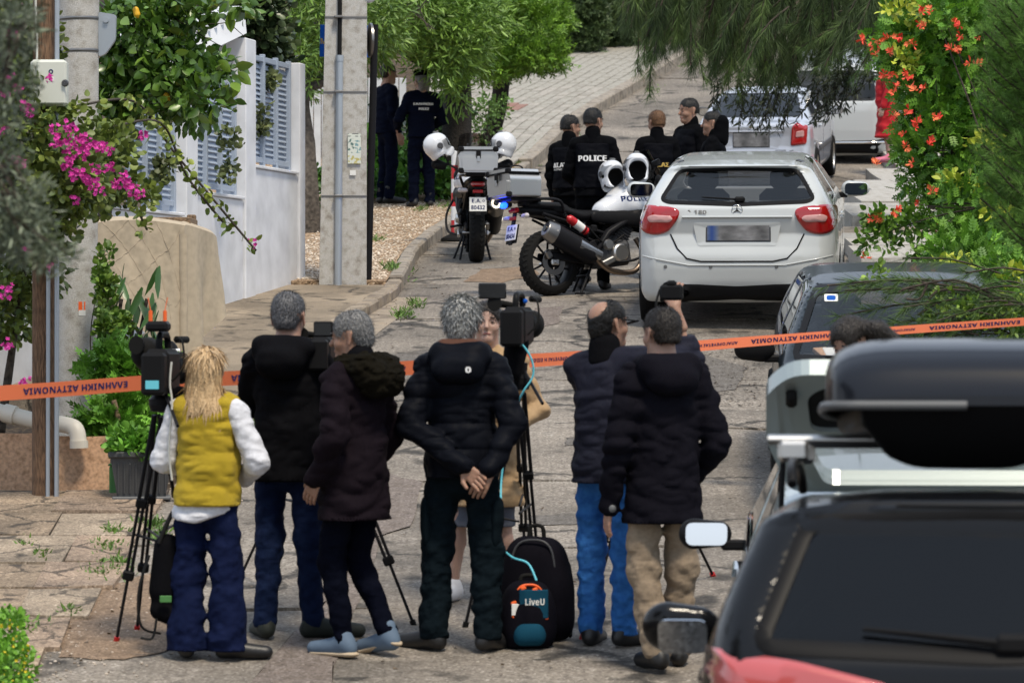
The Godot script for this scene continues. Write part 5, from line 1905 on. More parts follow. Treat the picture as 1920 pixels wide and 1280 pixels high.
	put("twigs",wood,M.bark,o)
	foliage(o,"leaves",[bl(1640,508,24.4,30,18,0.15),bl(1800,580,23.9,60,40,0.2),bl(1900,600,23.9,60,40,0.2),bl(1620,475,24.6,16,16,0.1)],60,12,0.07,0.045,"broad","leaf",[[0.07,0.14,0.02],[0.2,0.3,0.04]],0.0,0.0)
	# trees over the photographer's end of the street, mirrored in the nearest cars
	var spots := [[5.5,4.0,"tree overhanging the near end of the street beyond the right edge"],[7.0,-9.0,"tree behind the photographer on the hedge side of the street"],[-6.0,-4.0,"tree behind the photographer on the wall side of the street"],[-5.5,9.0,"tree beyond the left edge beside the nearest paving"]]
	for e in spots:
		o = thing("street_tree",e[2],"tree")
		var c := V(e[0],1.8,-e[1])
		out = []
		foliage(o,"crown",[[c + V(0,1.0,0),V(2.2,1.8,2.4)],[c + V(0.8,2.4,0.6),V(1.8,1.2,1.8)]],220,16,0.5,0.34,"broad","leaf",DRAB,0.3,0.3,out)
		mb = trunk_shape([V(e[0],-2.3,-e[1]),V(e[0],0.3,-e[1]),c + V(0,1.0,0)],[0.2,0.15,0.1],8)
		limbs(mb,c,out,0.06,10)
		put("trunk",mb,M.bark,o)
	# garden hedge behind it all on the right
	o = thing("garden_hedge","dark green garden hedge filling the plot beyond the right kerb","hedge")
	foliage(o,"leaves",[[V(7.6,gy(45) + 1.5,-46),V(1.6,2.2,4.0)],[V(9.5,gy(58) + 2.0,-58),V(2.2,2.5,3.0)],[V(5.4,gy(34) + 0.8,-36.5),V(0.9,1.6,2.5)],[V(4.9,gy(27) + 0.9,-28),V(0.9,1.6,2.5)],[V(6.5,gy(62) + 3.2,-66),V(2.5,1.6,2.0)]],620,20,0.3,0.13,"broad","leaf",DEEP,0.1,0.35)

# ---- cars ----
class Flat extends RefCounted:   # signed distance to an outline, kept on a grid
	var o := Vector2.ZERO
	var h := 0.025
	var w := 0
	var t := 0
	var d := PackedFloat32Array()

	func _init(poly: PackedVector2Array,cell := 0.025,pad := 0.35) -> void:
		h = cell
		var lo := poly[0]
		var hi := poly[0]
		for p in poly:
			lo = lo.min(p)
			hi = hi.max(p)
		o = lo - Vector2.ONE * pad
		w = int((hi.x - lo.x + 2.0 * pad) / h) + 2
		t = int((hi.y - lo.y + 2.0 * pad) / h) + 2
		d.resize(w * t)
		var m := poly.size()
		for y in t:
			for x in w:
				var p := o + Vector2(x,y) * h
				var best := 1e9
				var odd := false
				for i in m:
					var a := poly[i]
					var b := poly[(i + 1) % m]
					var e := b - a
					var q := p - a
					var k := clampf(q.dot(e) / maxf(e.length_squared(),1e-12),0.0,1.0)
					best = minf(best,(q - e * k).length_squared())
					if (a.y > p.y) != (b.y > p.y) and p.x < a.x + e.x * (p.y - a.y) / (b.y - a.y):
						odd = not odd
				d[y * w + x] = -sqrt(best) if odd else sqrt(best)

	func at(u: float,v: float) -> float:
		var x := clampf((u - o.x) / h,0.0,w - 1.001)
		var y := clampf((v - o.y) / h,0.0,t - 1.001)
		var i := int(x)
		var j := int(y)
		var fx := x - i
		var fy := y - j
		var k := j * w + i
		return (d[k] * (1.0 - fx) + d[k + 1] * fx) * (1.0 - fy) + (d[k + w] * (1.0 - fx) + d[k + w + 1] * fx) * fy

class Car extends Fld:   # body = side outline, plan outline and cross-section together, rounded where they meet; hollowed, with window openings
	var side: Flat
	var plan: Flat
	var sect: Flat
	var L := 4.3
	var kr := 0.12
	var wheels := []          # [t, y, radius]
	var holes := []           # [axis, Flat, from, to]
	var hollow := [1.0,3.2,0.55]
	var wide := 0.88

	func outer(p: Vector3) -> float:
		var t := L * 0.5 - p.z
		var x := absf(p.x)
		var a := side.at(t,p.y)
		var b := plan.at(x,t)
		var c := sect.at(x,p.y)
		var h := maxf(kr - absf(a - b),0.0) / kr
		var d := maxf(a,b) + h * h * kr * 0.25
		h = maxf(kr - absf(d - c),0.0) / kr
		return maxf(d,c) + h * h * kr * 0.25

	func ev(p: Vector3) -> float:
		var d0 := outer(p)
		if d0 > 0.3: return d0
		var t := L * 0.5 - p.z
		var d := maxf(d0,-maxf(maxf(d0 + 0.045,hollow[2] - p.y),maxf(hollow[0] - t,t - hollow[1])))
		for o in holes:
			var q: float
			if o[0] == 0: q = maxf(maxf(o[1].at(t,p.y),0.3 - absf(p.x)),-1.0)
			elif o[0] == 2: q = maxf(o[1].at(p.x,p.y),maxf(o[2] - t,t - o[3]))
			else: q = maxf(o[1].at(p.x,t),o[2] - p.y)
			d = maxf(d,-q)
		for wh in wheels:
			if absf(p.x) > wide - 0.28:
				d = maxf(d,wh[2] - Vector2(t - wh[0],p.y - wh[1]).length())
		return d

func mirrored(half: Array) -> PackedVector2Array:   # outline given for x >= 0, from the axis round to the axis
	var o := PackedVector2Array()
	for p in half: o.append(Vector2(p[0],p[1]))
	for i in range(half.size() - 1,-1,-1):
		if half[i][0] > 0.001: o.append(Vector2(-half[i][0],half[i][1]))
	return o

func pv(a: Array) -> PackedVector2Array:
	var o := PackedVector2Array()
	for p in a: o.append(Vector2(p[0],p[1]))
	return o

func on_car(f: Car,u: float,v: float,axis: int,from: float) -> Vector3:   # the point of the body met from outside; axis 0 side (t, y), 1 top (x, t), 2 end (x, y)
	var p: Vector3
	var dir: Vector3
	if axis == 0:
		p = Vector3(from * 1.4,v,f.L * 0.5 - u); dir = Vector3(-from,0,0)
	elif axis == 1:
		p = Vector3(u,2.4,f.L * 0.5 - v); dir = Vector3(0,-1,0)
	else:
		p = Vector3(u,v,from * (f.L * 0.5 + 0.5)); dir = Vector3(0,0,-from)
	for i in 48:
		var d := f.outer(p)
		if d < 0.0008: break
		p += dir * d * 0.8
	return p

func patch(f: Car,outline: PackedVector2Array,axis: int,from: float,lift: float,mb: MB,rings := 5,thick := 0.02) -> void:   # a panel that follows the body inside an outline
	var c := Vector2.ZERO
	for p in outline: c += p
	c /= outline.size()
	var dir := Vector3(from,0,0) if axis == 0 else Vector3(0,1,0) if axis == 1 else Vector3(0,0,from)
	var n := outline.size()
	var pts := PackedVector3Array()
	for i in rings + 1:
		for q in outline:
			var e := c.lerp(q,maxf(float(i) / rings,0.002))
			pts.append(on_car(f,e.x,e.y,axis,from) + dir * lift)
	for j in n:
		pts.append(pts[rings * n + j] - dir * thick)
	mb.grid(pts,rings + 2,n,true)

func strip(f: Car,line: Array,axis: int,from: float,lift: float,width: float,mb: MB) -> void:   # a narrow band that follows the body: panel gaps, trims, seals
	var pts := PackedVector3Array()
	var path := PackedVector3Array()
	for p in line: path.append(Vector3(p[0],p[1],0))
	var dir := Vector3(from,0,0) if axis == 0 else Vector3(0,1,0) if axis == 1 else Vector3(0,0,from)
	var fine := PackedVector3Array()
	for i in path.size() - 1:
		var m := maxi(1,int(path[i].distance_to(path[i + 1]) / 0.06))
		for k in m: fine.append(path[i].lerp(path[i + 1],float(k) / m))
	fine.append(path[path.size() - 1])
	for i in fine.size():
		var d := (fine[mini(i + 1,fine.size() - 1)] - fine[maxi(i - 1,0)]).normalized()
		var s := Vector3(-d.y,d.x,0) * width * 0.5
		for e in [[1.0,-0.01],[1.0,lift],[-1.0,lift],[-1.0,-0.01]]:
			var q: Vector3 = fine[i] + s * e[0]
			pts.append(on_car(f,q.x,q.y,axis,from) + dir * e[1])
	mb.grid(pts,fine.size(),4,false)

func make_wheel(parent: Node3D,at: Vector3,r: float,width: float,spokes: int,rim_mat: String) -> void:
	var w := Node3D.new()
	w.name = "wheel"
	parent.add_child(w,true)
	w.position = at
	var xf := Transform3D(Basis(Vector3(0,0,1),PI * 0.5),Vector3.ZERO)
	var mb := MB.new()
	var h := width * 0.5
	mb.lathe([[r * 0.66,-h * 0.9],[r * 0.8,-h],[r * 0.93,-h * 0.95],[r * 0.985,-h * 0.75],[r,-h * 0.4],[r,h * 0.4],[r * 0.985,h * 0.75],[r * 0.93,h * 0.95],[r * 0.8,h],[r * 0.66,h * 0.9]],xf,40,false)
	for g in [-0.45,0.0,0.45]:
		mb.lathe([[r * 1.002,h * (g - 0.06)],[r * 1.006,h * (g - 0.05)],[r * 1.006,h * (g + 0.05)],[r * 1.002,h * (g + 0.06)]],xf,40,true)
	put("tyre",mb,M.black_rubber,w)
	mb = MB.new()
	var s := signf(at.x)
	mb.lathe([[r * 0.665,-h * 0.85],[r * 0.62,-h * 0.6],[r * 0.6,h * 0.5],[r * 0.62,h * 0.6],[r * 0.665,h * 0.85]],xf,32,false)
	for k in spokes:
		var a := TAU * k / spokes
		mb.box(Vector3(s * h * 0.55,cos(a) * r * 0.34,sin(a) * r * 0.34),Vector3(0.025,r * 0.58,r * 0.14),Basis(Vector3(1,0,0),a),0.008)
	mb.lathe([[r * 0.15,-0.02],[r * 0.15,0.02]],Transform3D(xf.basis,Vector3(s * h * 0.6,0,0)),16)
	mb.lathe([[0.001,0.0],[r * 0.58,0.0]],Transform3D(xf.basis,Vector3(s * h * 0.1,0,0)),24)
	put("rim",mb,M[rim_mat],w)

func make_mirror(parent: Node3D,at: Vector3,side: float,size: Vector3,paint: String,glass_z: float,stalk := 0.14,tip := 0.0) -> void:
	var f := Bones.new()
	f.bone(Vector3(-size.x * 0.3,0,0),Vector3(size.x * 0.3,0,0),size.y * 0.5,size.y * 0.42,0.02,0.7)
	f.clip(Vector3(0,0,size.z * 0.4 * glass_z),Vector3(0,0,glass_z))
	var mb := MB.new()
	net_bones(f,0.012,mb)
	var o := put("wing_mirror",mb,M[paint],parent)
	o.position = at
	o.rotation.x = -tip
	var g := MB.new()
	var out := rounded([[-size.x * 0.5,-size.y * 0.36],[size.x * 0.5,-size.y * 0.36],[size.x * 0.52,size.y * 0.36],[-size.x * 0.5,size.y * 0.36]],0.035)
	g.prism(out,0.0,0.006,Transform3D(Basis(Vector3.UP,0.0 if glass_z > 0 else PI),Vector3(0,0,size.z * 0.42 * glass_z)))
	put("mirror_glass",g,M.mirror,o)
	g = MB.new()
	g.box(Vector3(-side * (size.x * 0.5 + stalk * 0.3),-size.y * 0.35,0),Vector3(stalk,0.05,0.06),Basis(),0.012)
	put("mirror_arm",g,M.black_plastic,o)

func seat_shape(mb: MB,at: Vector3,face: float) -> void:
	mb.box(at + Vector3(0,0.12,0.0),Vector3(0.48,0.16,0.5),Basis(),0.05)
	mb.box(at + Vector3(0,0.45,0.24 * face),Vector3(0.46,0.58,0.14),Basis(Vector3(1,0,0),0.2 * face),0.06)
	mb.box(at + Vector3(0,0.82,0.3 * face),Vector3(0.27,0.19,0.1),Basis(Vector3(1,0,0),0.1 * face),0.045)
	for x in [-0.06,0.06]:
		mb.rod(at + Vector3(x,0.68,0.27 * face),at + Vector3(x,0.78,0.29 * face),0.008,6)

func set_on_road(o: Node3D,rear: Vector3,yaw: float,length: float,lower := 0.0) -> void:   # rear: middle of the rear end in plan
	var fwd := Vector3(-sin(yaw),0,-cos(yaw))
	var mid := rear + fwd * length * 0.5
	var a := ground((rear + fwd * length * 0.2).x,-(rear + fwd * length * 0.2).z)
	var b := ground((rear + fwd * length * 0.8).x,-(rear + fwd * length * 0.8).z)
	var pitch := atan2(b.y - a.y,length * 0.6)
	o.position = Vector3(mid.x,(a.y + b.y) * 0.5 - lower,mid.z)
	o.rotation = Vector3(pitch,yaw,0)
	o.rotation_order = EULER_ORDER_YXZ

func build_car(o: Node3D,f: Car,paint: String,cell := 0.024) -> MeshInstance3D:
	var mb := MB.new()
	net(f,Vector3(-f.wide - 0.06,0.1,-f.L * 0.5 - 0.06),Vector3(f.wide + 0.06,1.75,f.L * 0.5 + 0.06),cell,mb)
	return put("body",mb,M[paint],o)

func flipx(poly: PackedVector2Array) -> PackedVector2Array:
	var o := PackedVector2Array()
	for p in poly: o.append(Vector2(-p.x,p.y))
	return o

func blurred_plate(parent: Node3D,called: String,at: Vector3,size: Vector2,tilt: float,strip_left: bool) -> void:
	var n := FastNoiseLite.new()
	n.seed = 5
	n.frequency = 0.03
	var im := Image.create(128,32,false,Image.FORMAT_RGB8)
	for y in 32:
		for x in 128:
			var v := 0.42 + 0.08 * sin(x * 0.09 + 1.0) + n.get_noise_2d(x,y * 2.0) * 0.12
			var c := Color(v,v,v * 1.02)
			if strip_left: c = c.lerp(Color(0.12,0.24,0.5),clampf(1.0 - absf(x - 9.0) / 16.0,0.0,1.0))
			im.set_pixel(x,y,c)
	var m := mat("plate_print",Color.WHITE,0.5)
	m.albedo_texture = ImageTexture.create_from_image(im)
	var mb := MB.new()
	mb.box(Vector3(0,0,-0.006),Vector3(size.x + 0.025,size.y + 0.025,0.01),Basis(),0.003)
	var fr := put(called,mb,M.dark_grey,parent)
	fr.position = at
	fr.rotation.x = tilt
	mb = MB.new()
	mb.quad_uv(Vector3(-size.x / 2,-size.y / 2,0.003),Vector3(size.x / 2,-size.y / 2,0.003),Vector3(size.x / 2,size.y / 2,0.003),Vector3(-size.x / 2,size.y / 2,0.003))
	put("plate_face",mb,m,fr)

func lettering(words: String,h: float,at: Transform3D,material: String,parent: Node3D,width := 0.0,called := "lettering") -> MeshInstance3D:
	var mb := text_mesh(words,h,0.002,false,width)
	var o := put(called,mb,M[material],parent)
	o.transform = at
	o.set_meta("kind","stuff")
	return o

func white_hatchback() -> void:
	var f := Car.new()
	f.L = 4.29
	f.side = Flat.new(pv([[0.2,0.2],[0.1,0.27],[0.03,0.4],[0.0,0.52],[0.02,0.63],[0.075,0.70],[0.115,0.80],[0.085,0.93],[0.11,1.02],[0.48,1.31],[0.40,1.36],[0.75,1.40],[1.2,1.43],[1.7,1.435],[2.2,1.40],[2.55,1.33],[3.25,1.0],[3.5,0.94],[4.05,0.80],[4.23,0.62],[4.29,0.45],[4.2,0.22],[3.9,0.2]]))
	f.plan = Flat.new(mirrored([[0,0.0],[0.45,0.015],[0.7,0.07],[0.82,0.19],[0.865,0.4],[0.89,0.9],[0.89,3.2],[0.85,3.8],[0.72,4.15],[0.45,4.28],[0,4.29]]))
	f.sect = Flat.new(mirrored([[0,0.15],[0.80,0.18],[0.86,0.30],[0.885,0.5],[0.89,0.72],[0.87,0.9],[0.815,1.0],[0.60,1.35],[0.50,1.42],[0.3,1.445],[0,1.45]]))
	f.wheels = [[0.75,0.31,0.36],[3.45,0.31,0.36]]
	f.hollow = [0.6,3.1,0.72]
	var rear := rounded([[-0.64,1.09],[-0.58,1.065],[0.0,1.045],[0.58,1.065],[0.64,1.09],[0.50,1.315],[0.0,1.325],[-0.50,1.315]],0.06)
	f.holes.append([2,Flat.new(rear,0.02,0.2),-0.2,0.9])
	var s1 := rounded([[0.75,1.04],[1.75,1.03],[1.75,1.36],[1.2,1.35],[0.95,1.27]],0.07)
	var s2 := rounded([[1.82,1.03],[2.98,1.01],[2.62,1.24],[2.35,1.335],[1.82,1.36]],0.06)
	f.holes.append([0,Flat.new(s1,0.02,0.2),0,0])
	f.holes.append([0,Flat.new(s2,0.02,0.2),0,0])
	var ws := rounded([[-0.62,1.02],[0.62,1.02],[0.50,1.33],[-0.50,1.33]],0.06)
	f.holes.append([2,Flat.new(ws,0.02,0.2),2.4,3.6])
	var o := thing("parked_car","white hatchback seen from behind with red tail lights and rear wiper","car")
	set_on_road(o,Vector3(2.02,0,-33.4),deg_to_rad(-5.8),f.L)
	o.scale = Vector3.ONE * 1.065
	build_car(o,f,"paint_white",0.022)
	var mb := MB.new()
	patch(f,rear,2,1.0,-0.004,mb)
	put("rear_window",mb,M.car_glass,o)
	for e in [[s1,1.0],[s1,-1.0],[s2,1.0],[s2,-1.0]]:
		mb = MB.new()
		patch(f,e[0],0,e[1],-0.004,mb)
		put("side_window",mb,M.car_glass,o)
	mb = MB.new()
	patch(f,ws,2,-1.0,-0.004,mb)
	put("windscreen",mb,M.car_glass_clear,o)
	# black seal round the rear window and the spoiler's underside
	mb = MB.new()
	var ring := []
	for p in rear: ring.append([p.x,p.y])
	ring.append(ring[0])
	strip(f,ring,2,1.0,0.002,0.03,mb)
	put("window_seal",mb,M.black_plastic,o)
	var lamp := rounded([[-0.84,0.90],[-0.83,1.0],[-0.76,1.045],[-0.55,1.03],[-0.475,1.0],[-0.50,0.92],[-0.585,0.81],[-0.70,0.79],[-0.80,0.815]],0.06)
	var inner := rounded([[-0.76,0.945],[-0.71,0.965],[-0.56,0.955],[-0.535,0.93],[-0.57,0.90],[-0.74,0.90]],0.02)
	for e in [[lamp,inner],[flipx(lamp),flipx(inner)]]:
		mb = MB.new()
		patch(f,e[0],2,1.0,0.012,mb,6,0.03)
		var l := put("tail_light",mb,M.red_glass,o)
		mb = MB.new()
		patch(f,e[1],2,1.0,0.019,mb,3,0.01)
		put("reversing_lens",mb,M.lens_pale,l)
	# tailgate gap, bumper crease, lower black valance
	mb = MB.new()
	strip(f,[[-0.56,0.80],[-0.50,0.68],[-0.42,0.60],[-0.3,0.575],[0.3,0.575],[0.42,0.60],[0.50,0.68],[0.56,0.80]],2,1.0,0.005,0.012,mb)
	put("tailgate_gap",mb,M.black_plastic,o)
	mb = MB.new()
	patch(f,rounded([[-0.62,0.40],[0.62,0.40],[0.66,0.22],[-0.66,0.22]],0.03),2,1.0,0.004,mb,5,0.05)
	put("rear_valance",mb,M.black_plastic,o)
	mb = MB.new()
	strip(f,[[-0.80,0.615],[-0.4,0.545],[0.4,0.545],[0.80,0.615]],2,1.0,0.006,0.012,mb)
	put("bumper_crease",mb,M.paint_white,o)
	for x in [-0.47,0.47]:
		mb = MB.new()
		mb.tube(PackedVector3Array([Vector3(x,0.315,2.02),Vector3(x,0.315,2.155)]),PackedFloat32Array([0.07,0.07]),18,false,0.5)
		mb.tube(PackedVector3Array([Vector3(x,0.315,2.155),Vector3(x,0.315,2.02)]),PackedFloat32Array([0.055,0.055]),18,false,0.5)
		put("exhaust_tip",mb,M.chrome,o)
	for x in [-0.6,-0.22,0.33,0.68]:
		mb = MB.new()
		var c := on_car(f,x,0.53,2,1.0)
		mb.lathe([[0.001,0.003],[0.014,0.003],[0.016,0.0]],Transform3D(Basis(Vector3(1,0,0),PI * 0.5),c),12)
		put("parking_sensor",mb,M.grey_plastic,o)
	# star in a ring, model badge, wiper, handle strip
	var bc := on_car(f,0.0,1.0,2,1.0) + Vector3(0,0,0.004)
	mb = MB.new()
	var tor := TorusMesh.new()
	tor.inner_radius = 0.04
	tor.outer_radius = 0.048
	tor.rings = 28
	tor.ring_segments = 8
	mb.add(tor,Transform3D(Basis(Vector3(1,0,0),PI * 0.5),bc))
	for k in 3:
		var a := TAU * k / 3.0
		mb.prism(PackedVector2Array([Vector2(-0.007,0),Vector2(0.007,0),Vector2(0,0.043)]),0.0,0.006,Transform3D(Basis(Vector3(0,0,1),a),bc))
	put("star_badge",mb,M.chrome,o)
	var ac := on_car(f,-0.34,0.985,2,1.0)
	lettering("A 180",0.034,Transform3D(Basis(Vector3.UP,-0.12),ac + Vector3(0,0,0.005)),"steel",o,0.17,"model_badge")
	mb = MB.new()
	strip(f,[[-0.46,0.945],[0.46,0.945]],2,1.0,0.012,0.016,mb)
	put("tailgate_ledge",mb,M.paint_white,o)
	mb = MB.new()
	var w0 := on_car(f,0.02,1.085,2,1.0)
	var w1 := on_car(f,-0.30,1.105,2,1.0)
	mb.rod(w0 + Vector3(0,0,0.03),w1 + Vector3(0,0,0.025),0.011,6,0.006)
	mb.box(w0 + Vector3(0,0,0.02),Vector3(0.09,0.05,0.05),Basis(),0.015)
	put("rear_wiper",mb,M.black_plastic,o)
	var pc := on_car(f,0.0,0.80,2,1.0)
	mb = MB.new()
	patch(f,rounded([[-0.37,0.90],[0.37,0.90],[0.33,0.70],[-0.33,0.70]],0.03),2,1.0,0.003,mb,4,0.005)
	put("plate_recess",mb,M.paint_white,o)
	blurred_plate(o,"number_plate",pc + Vector3(0.01,0.01,0.022),Vector2(0.52,0.125),-0.12,true)
	# roof rail covers and the rear quarter seal
	for x in [-1.0,1.0]:
		mb = MB.new()
		strip(f,[[x * 0.50,0.72],[x * 0.525,0.86]],1,1.0,0.006,0.05,mb)
		put("roof_cover",mb,M.dark_grey,o)
	for e in f.wheels:
		for x in [-1.0,1.0]:
			make_wheel(o,Vector3(x * 0.745,0.31,f.L * 0.5 - e[0]),0.31,0.215,10,"alu")
	make_mirror(o,Vector3(-0.97,1.02,-0.55),-1.0,Vector3(0.2,0.15,0.1),"paint_white",1.0)
	make_mirror(o,Vector3(0.97,1.02,-0.55),1.0,Vector3(0.2,0.15,0.1),"paint_white",1.0)
	for x in [-1.0,1.0]:
		mb = MB.new()
		strip(f,[[1.3,0.88],[1.5,0.885]],0,x,0.03,0.03,mb)
		put("door_handle",mb,M.paint_white,o)
		mb = MB.new()
		strip(f,[[1.74,1.02],[1.76,0.75],[1.74,0.35]],0,x,0.001,0.008,mb)
		put("door_gap",mb,M.black_plastic,o)
	mb = MB.new()
	for x in [-0.36,0.36]: seat_shape(mb,Vector3(x,0.35,0.15),1.0)
	put("seats",mb,M.black_plastic,o)
	mb = MB.new()
	mb.box(Vector3(0,0.72,0.95),Vector3(1.25,0.5,0.14),Basis(Vector3(1,0,0),0.15),0.06)
	put("rear_bench",mb,M.black_plastic,o)
	mb = MB.new()
	mb.box(Vector3(0.0,1.3,-0.42),Vector3(0.22,0.06,0.03),Basis(),0.015)
	put("inside_mirror",mb,M.black_plastic,o)

func silver_saloon() -> void:
	var f := Car.new()
	f.L = 4.57
	f.side = Flat.new(pv([[0.2,0.22],[0.06,0.3],[0.0,0.45],[0.02,0.6],[0.07,0.7],[0.09,0.85],[0.06,0.99],[0.11,1.03],[0.45,1.05],[0.5,1.06],[1.25,1.40],[1.6,1.45],[2.2,1.46],[2.65,1.40],[3.35,1.02],[3.6,0.96],[4.3,0.82],[4.5,0.62],[4.57,0.42],[4.45,0.22]]))
	f.plan = Flat.new(mirrored([[0,0.0],[0.5,0.015],[0.75,0.08],[0.84,0.2],[0.875,0.5],[0.885,1.2],[0.885,3.4],[0.84,4.1],[0.7,4.42],[0.4,4.56],[0,4.57]]))
	f.sect = Flat.new(mirrored([[0,0.18],[0.80,0.2],[0.86,0.32],[0.885,0.55],[0.88,0.8],[0.86,0.95],[0.80,1.03],[0.60,1.38],[0.50,1.45],[0.3,1.475],[0,1.48]]))
	f.wheels = [[0.95,0.31,0.36],[3.55,0.31,0.36]]
	f.hollow = [0.9,3.2,0.72]
	var rear := rounded([[-0.66,1.085],[0.66,1.085],[0.54,1.37],[-0.54,1.37]],0.05)
	f.holes.append([2,Flat.new(rear,0.02,0.2),0.3,1.4])
	var s1 := rounded([[0.95,1.06],[1.95,1.05],[1.95,1.37],[1.5,1.37],[1.25,1.3]],0.05)
	var s2 := rounded([[2.02,1.05],[3.1,1.03],[2.68,1.3],[2.5,1.36],[2.02,1.38]],0.05)
	f.holes.append([0,Flat.new(s1,0.02,0.2),0,0])
	f.holes.append([0,Flat.new(s2,0.02,0.2),0,0])
	var o := thing("parked_car","silver saloon car with tall red tail light under hanging olive leaves","car")
	set_on_road(o,Vector3(3.4,0,-53.0),deg_to_rad(-10.0),f.L)
	build_car(o,f,"paint_silver",0.03)
	var mb := MB.new()
	patch(f,rear,2,1.0,-0.004,mb)
	put("rear_window",mb,M.car_glass,o)
	for e in [[s1,1.0],[s1,-1.0],[s2,1.0],[s2,-1.0]]:
		mb = MB.new()
		patch(f,e[0],0,e[1],-0.004,mb)
		put("side_window",mb,M.car_glass,o)
	var lamp := rounded([[0.56,0.70],[0.78,0.72],[0.80,0.98],[0.64,1.03],[0.58,0.97]],0.03)
	var inner := rounded([[0.63,0.82],[0.75,0.83],[0.75,0.92],[0.64,0.9]],0.02)
	for e in [[lamp,inner],[flipx(lamp),flipx(inner)]]:
		mb = MB.new()
		patch(f,e[0],2,1.0,0.012,mb,5,0.03)
		var l := put("tail_light",mb,M.red_glass,o)
		mb = MB.new()
		patch(f,e[1],2,1.0,0.019,mb,3,0.01)
		put("reversing_lens",mb,M.lens_pale,l)
	mb = MB.new()
	patch(f,rounded([[-0.45,0.90],[0.45,0.90],[0.38,0.66],[-0.38,0.66]],0.03),2,1.0,0.003,mb,4,0.005)
	put("plate_recess",mb,M.paint_silver,o)
	mb = MB.new()
	strip(f,[[-0.47,0.91],[0.47,0.91]],2,1.0,0.02,0.02,mb)
	put("boot_ledge",mb,M.paint_silver,o)
	blurred_plate(o,"number_plate",on_car(f,0,0.79,2,1.0) + Vector3(0,0,0.02),Vector2(0.5,0.19),-0.05,false)
	mb = MB.new()
	strip(f,[[-0.84,0.56],[-0.5,0.555],[0.5,0.555],[0.84,0.56]],2,1.0,0.012,0.06,mb)
	put("bumper_strip",mb,M.dark_grey,o)
	mb = MB.new()
	strip(f,[[-0.6,0.64],[-0.5,0.61],[0.5,0.61],[0.6,0.64]],2,1.0,0.001,0.008,mb)
	put("boot_gap",mb,M.black_plastic,o)
	for x in [-1.0,1.0]:
		mb = MB.new()
		strip(f,[[1.3,0.58],[3.2,0.58]],0,x,0.012,0.07,mb)
		put("side_moulding",mb,M.dark_grey,o)
		for t in [1.35,2.5]:
			mb = MB.new()
			strip(f,[[t,0.9],[t + 0.2,0.905]],0,x,0.035,0.03,mb)
			put("door_handle",mb,M.paint_silver,o)
		for t in [1.98,3.1]:
			mb = MB.new()
			strip(f,[[t,1.04],[t,0.4]],0,x,0.001,0.01,mb)
			put("door_gap",mb,M.black_plastic,o)
	mb = MB.new()
	var bc := on_car(f,0.0,0.975,2,1.0)
	mb.lathe([[0.001,0.012],[0.03,0.012],[0.04,0.0]],Transform3D(Basis(Vector3(1,0,0),PI * 0.5),bc),20)
	put("badge",mb,M.chrome,o)
	lettering("OCTAVIA",0.028,Transform3D(Basis(),on_car(f,0.42,0.635,2,1.0) + Vector3(0,0,0.006)),"dark_grey",o,0.15,"model_badge")
	for e in f.wheels:
		for x in [-1.0,1.0]:
			make_wheel(o,Vector3(x * 0.775,0.31,f.L * 0.5 - e[0]),0.31,0.2,7,"alu")
	make_mirror(o,Vector3(-0.97,1.04,-0.5),-1.0,Vector3(0.2,0.14,0.1),"dark_grey",1.0)
	make_mirror(o,Vector3(0.97,1.04,-0.5),1.0,Vector3(0.2,0.14,0.1),"dark_grey",1.0)
	mb = MB.new()
	for x in [-0.36,0.36]: seat_shape(mb,Vector3(x,0.35,0.2),1.0)
	mb.box(Vector3(0,0.78,1.0),Vector3(1.25,0.5,0.14),Basis(Vector3(1,0,0),0.15),0.06)
	put("seats",mb,M.black_plastic,o)

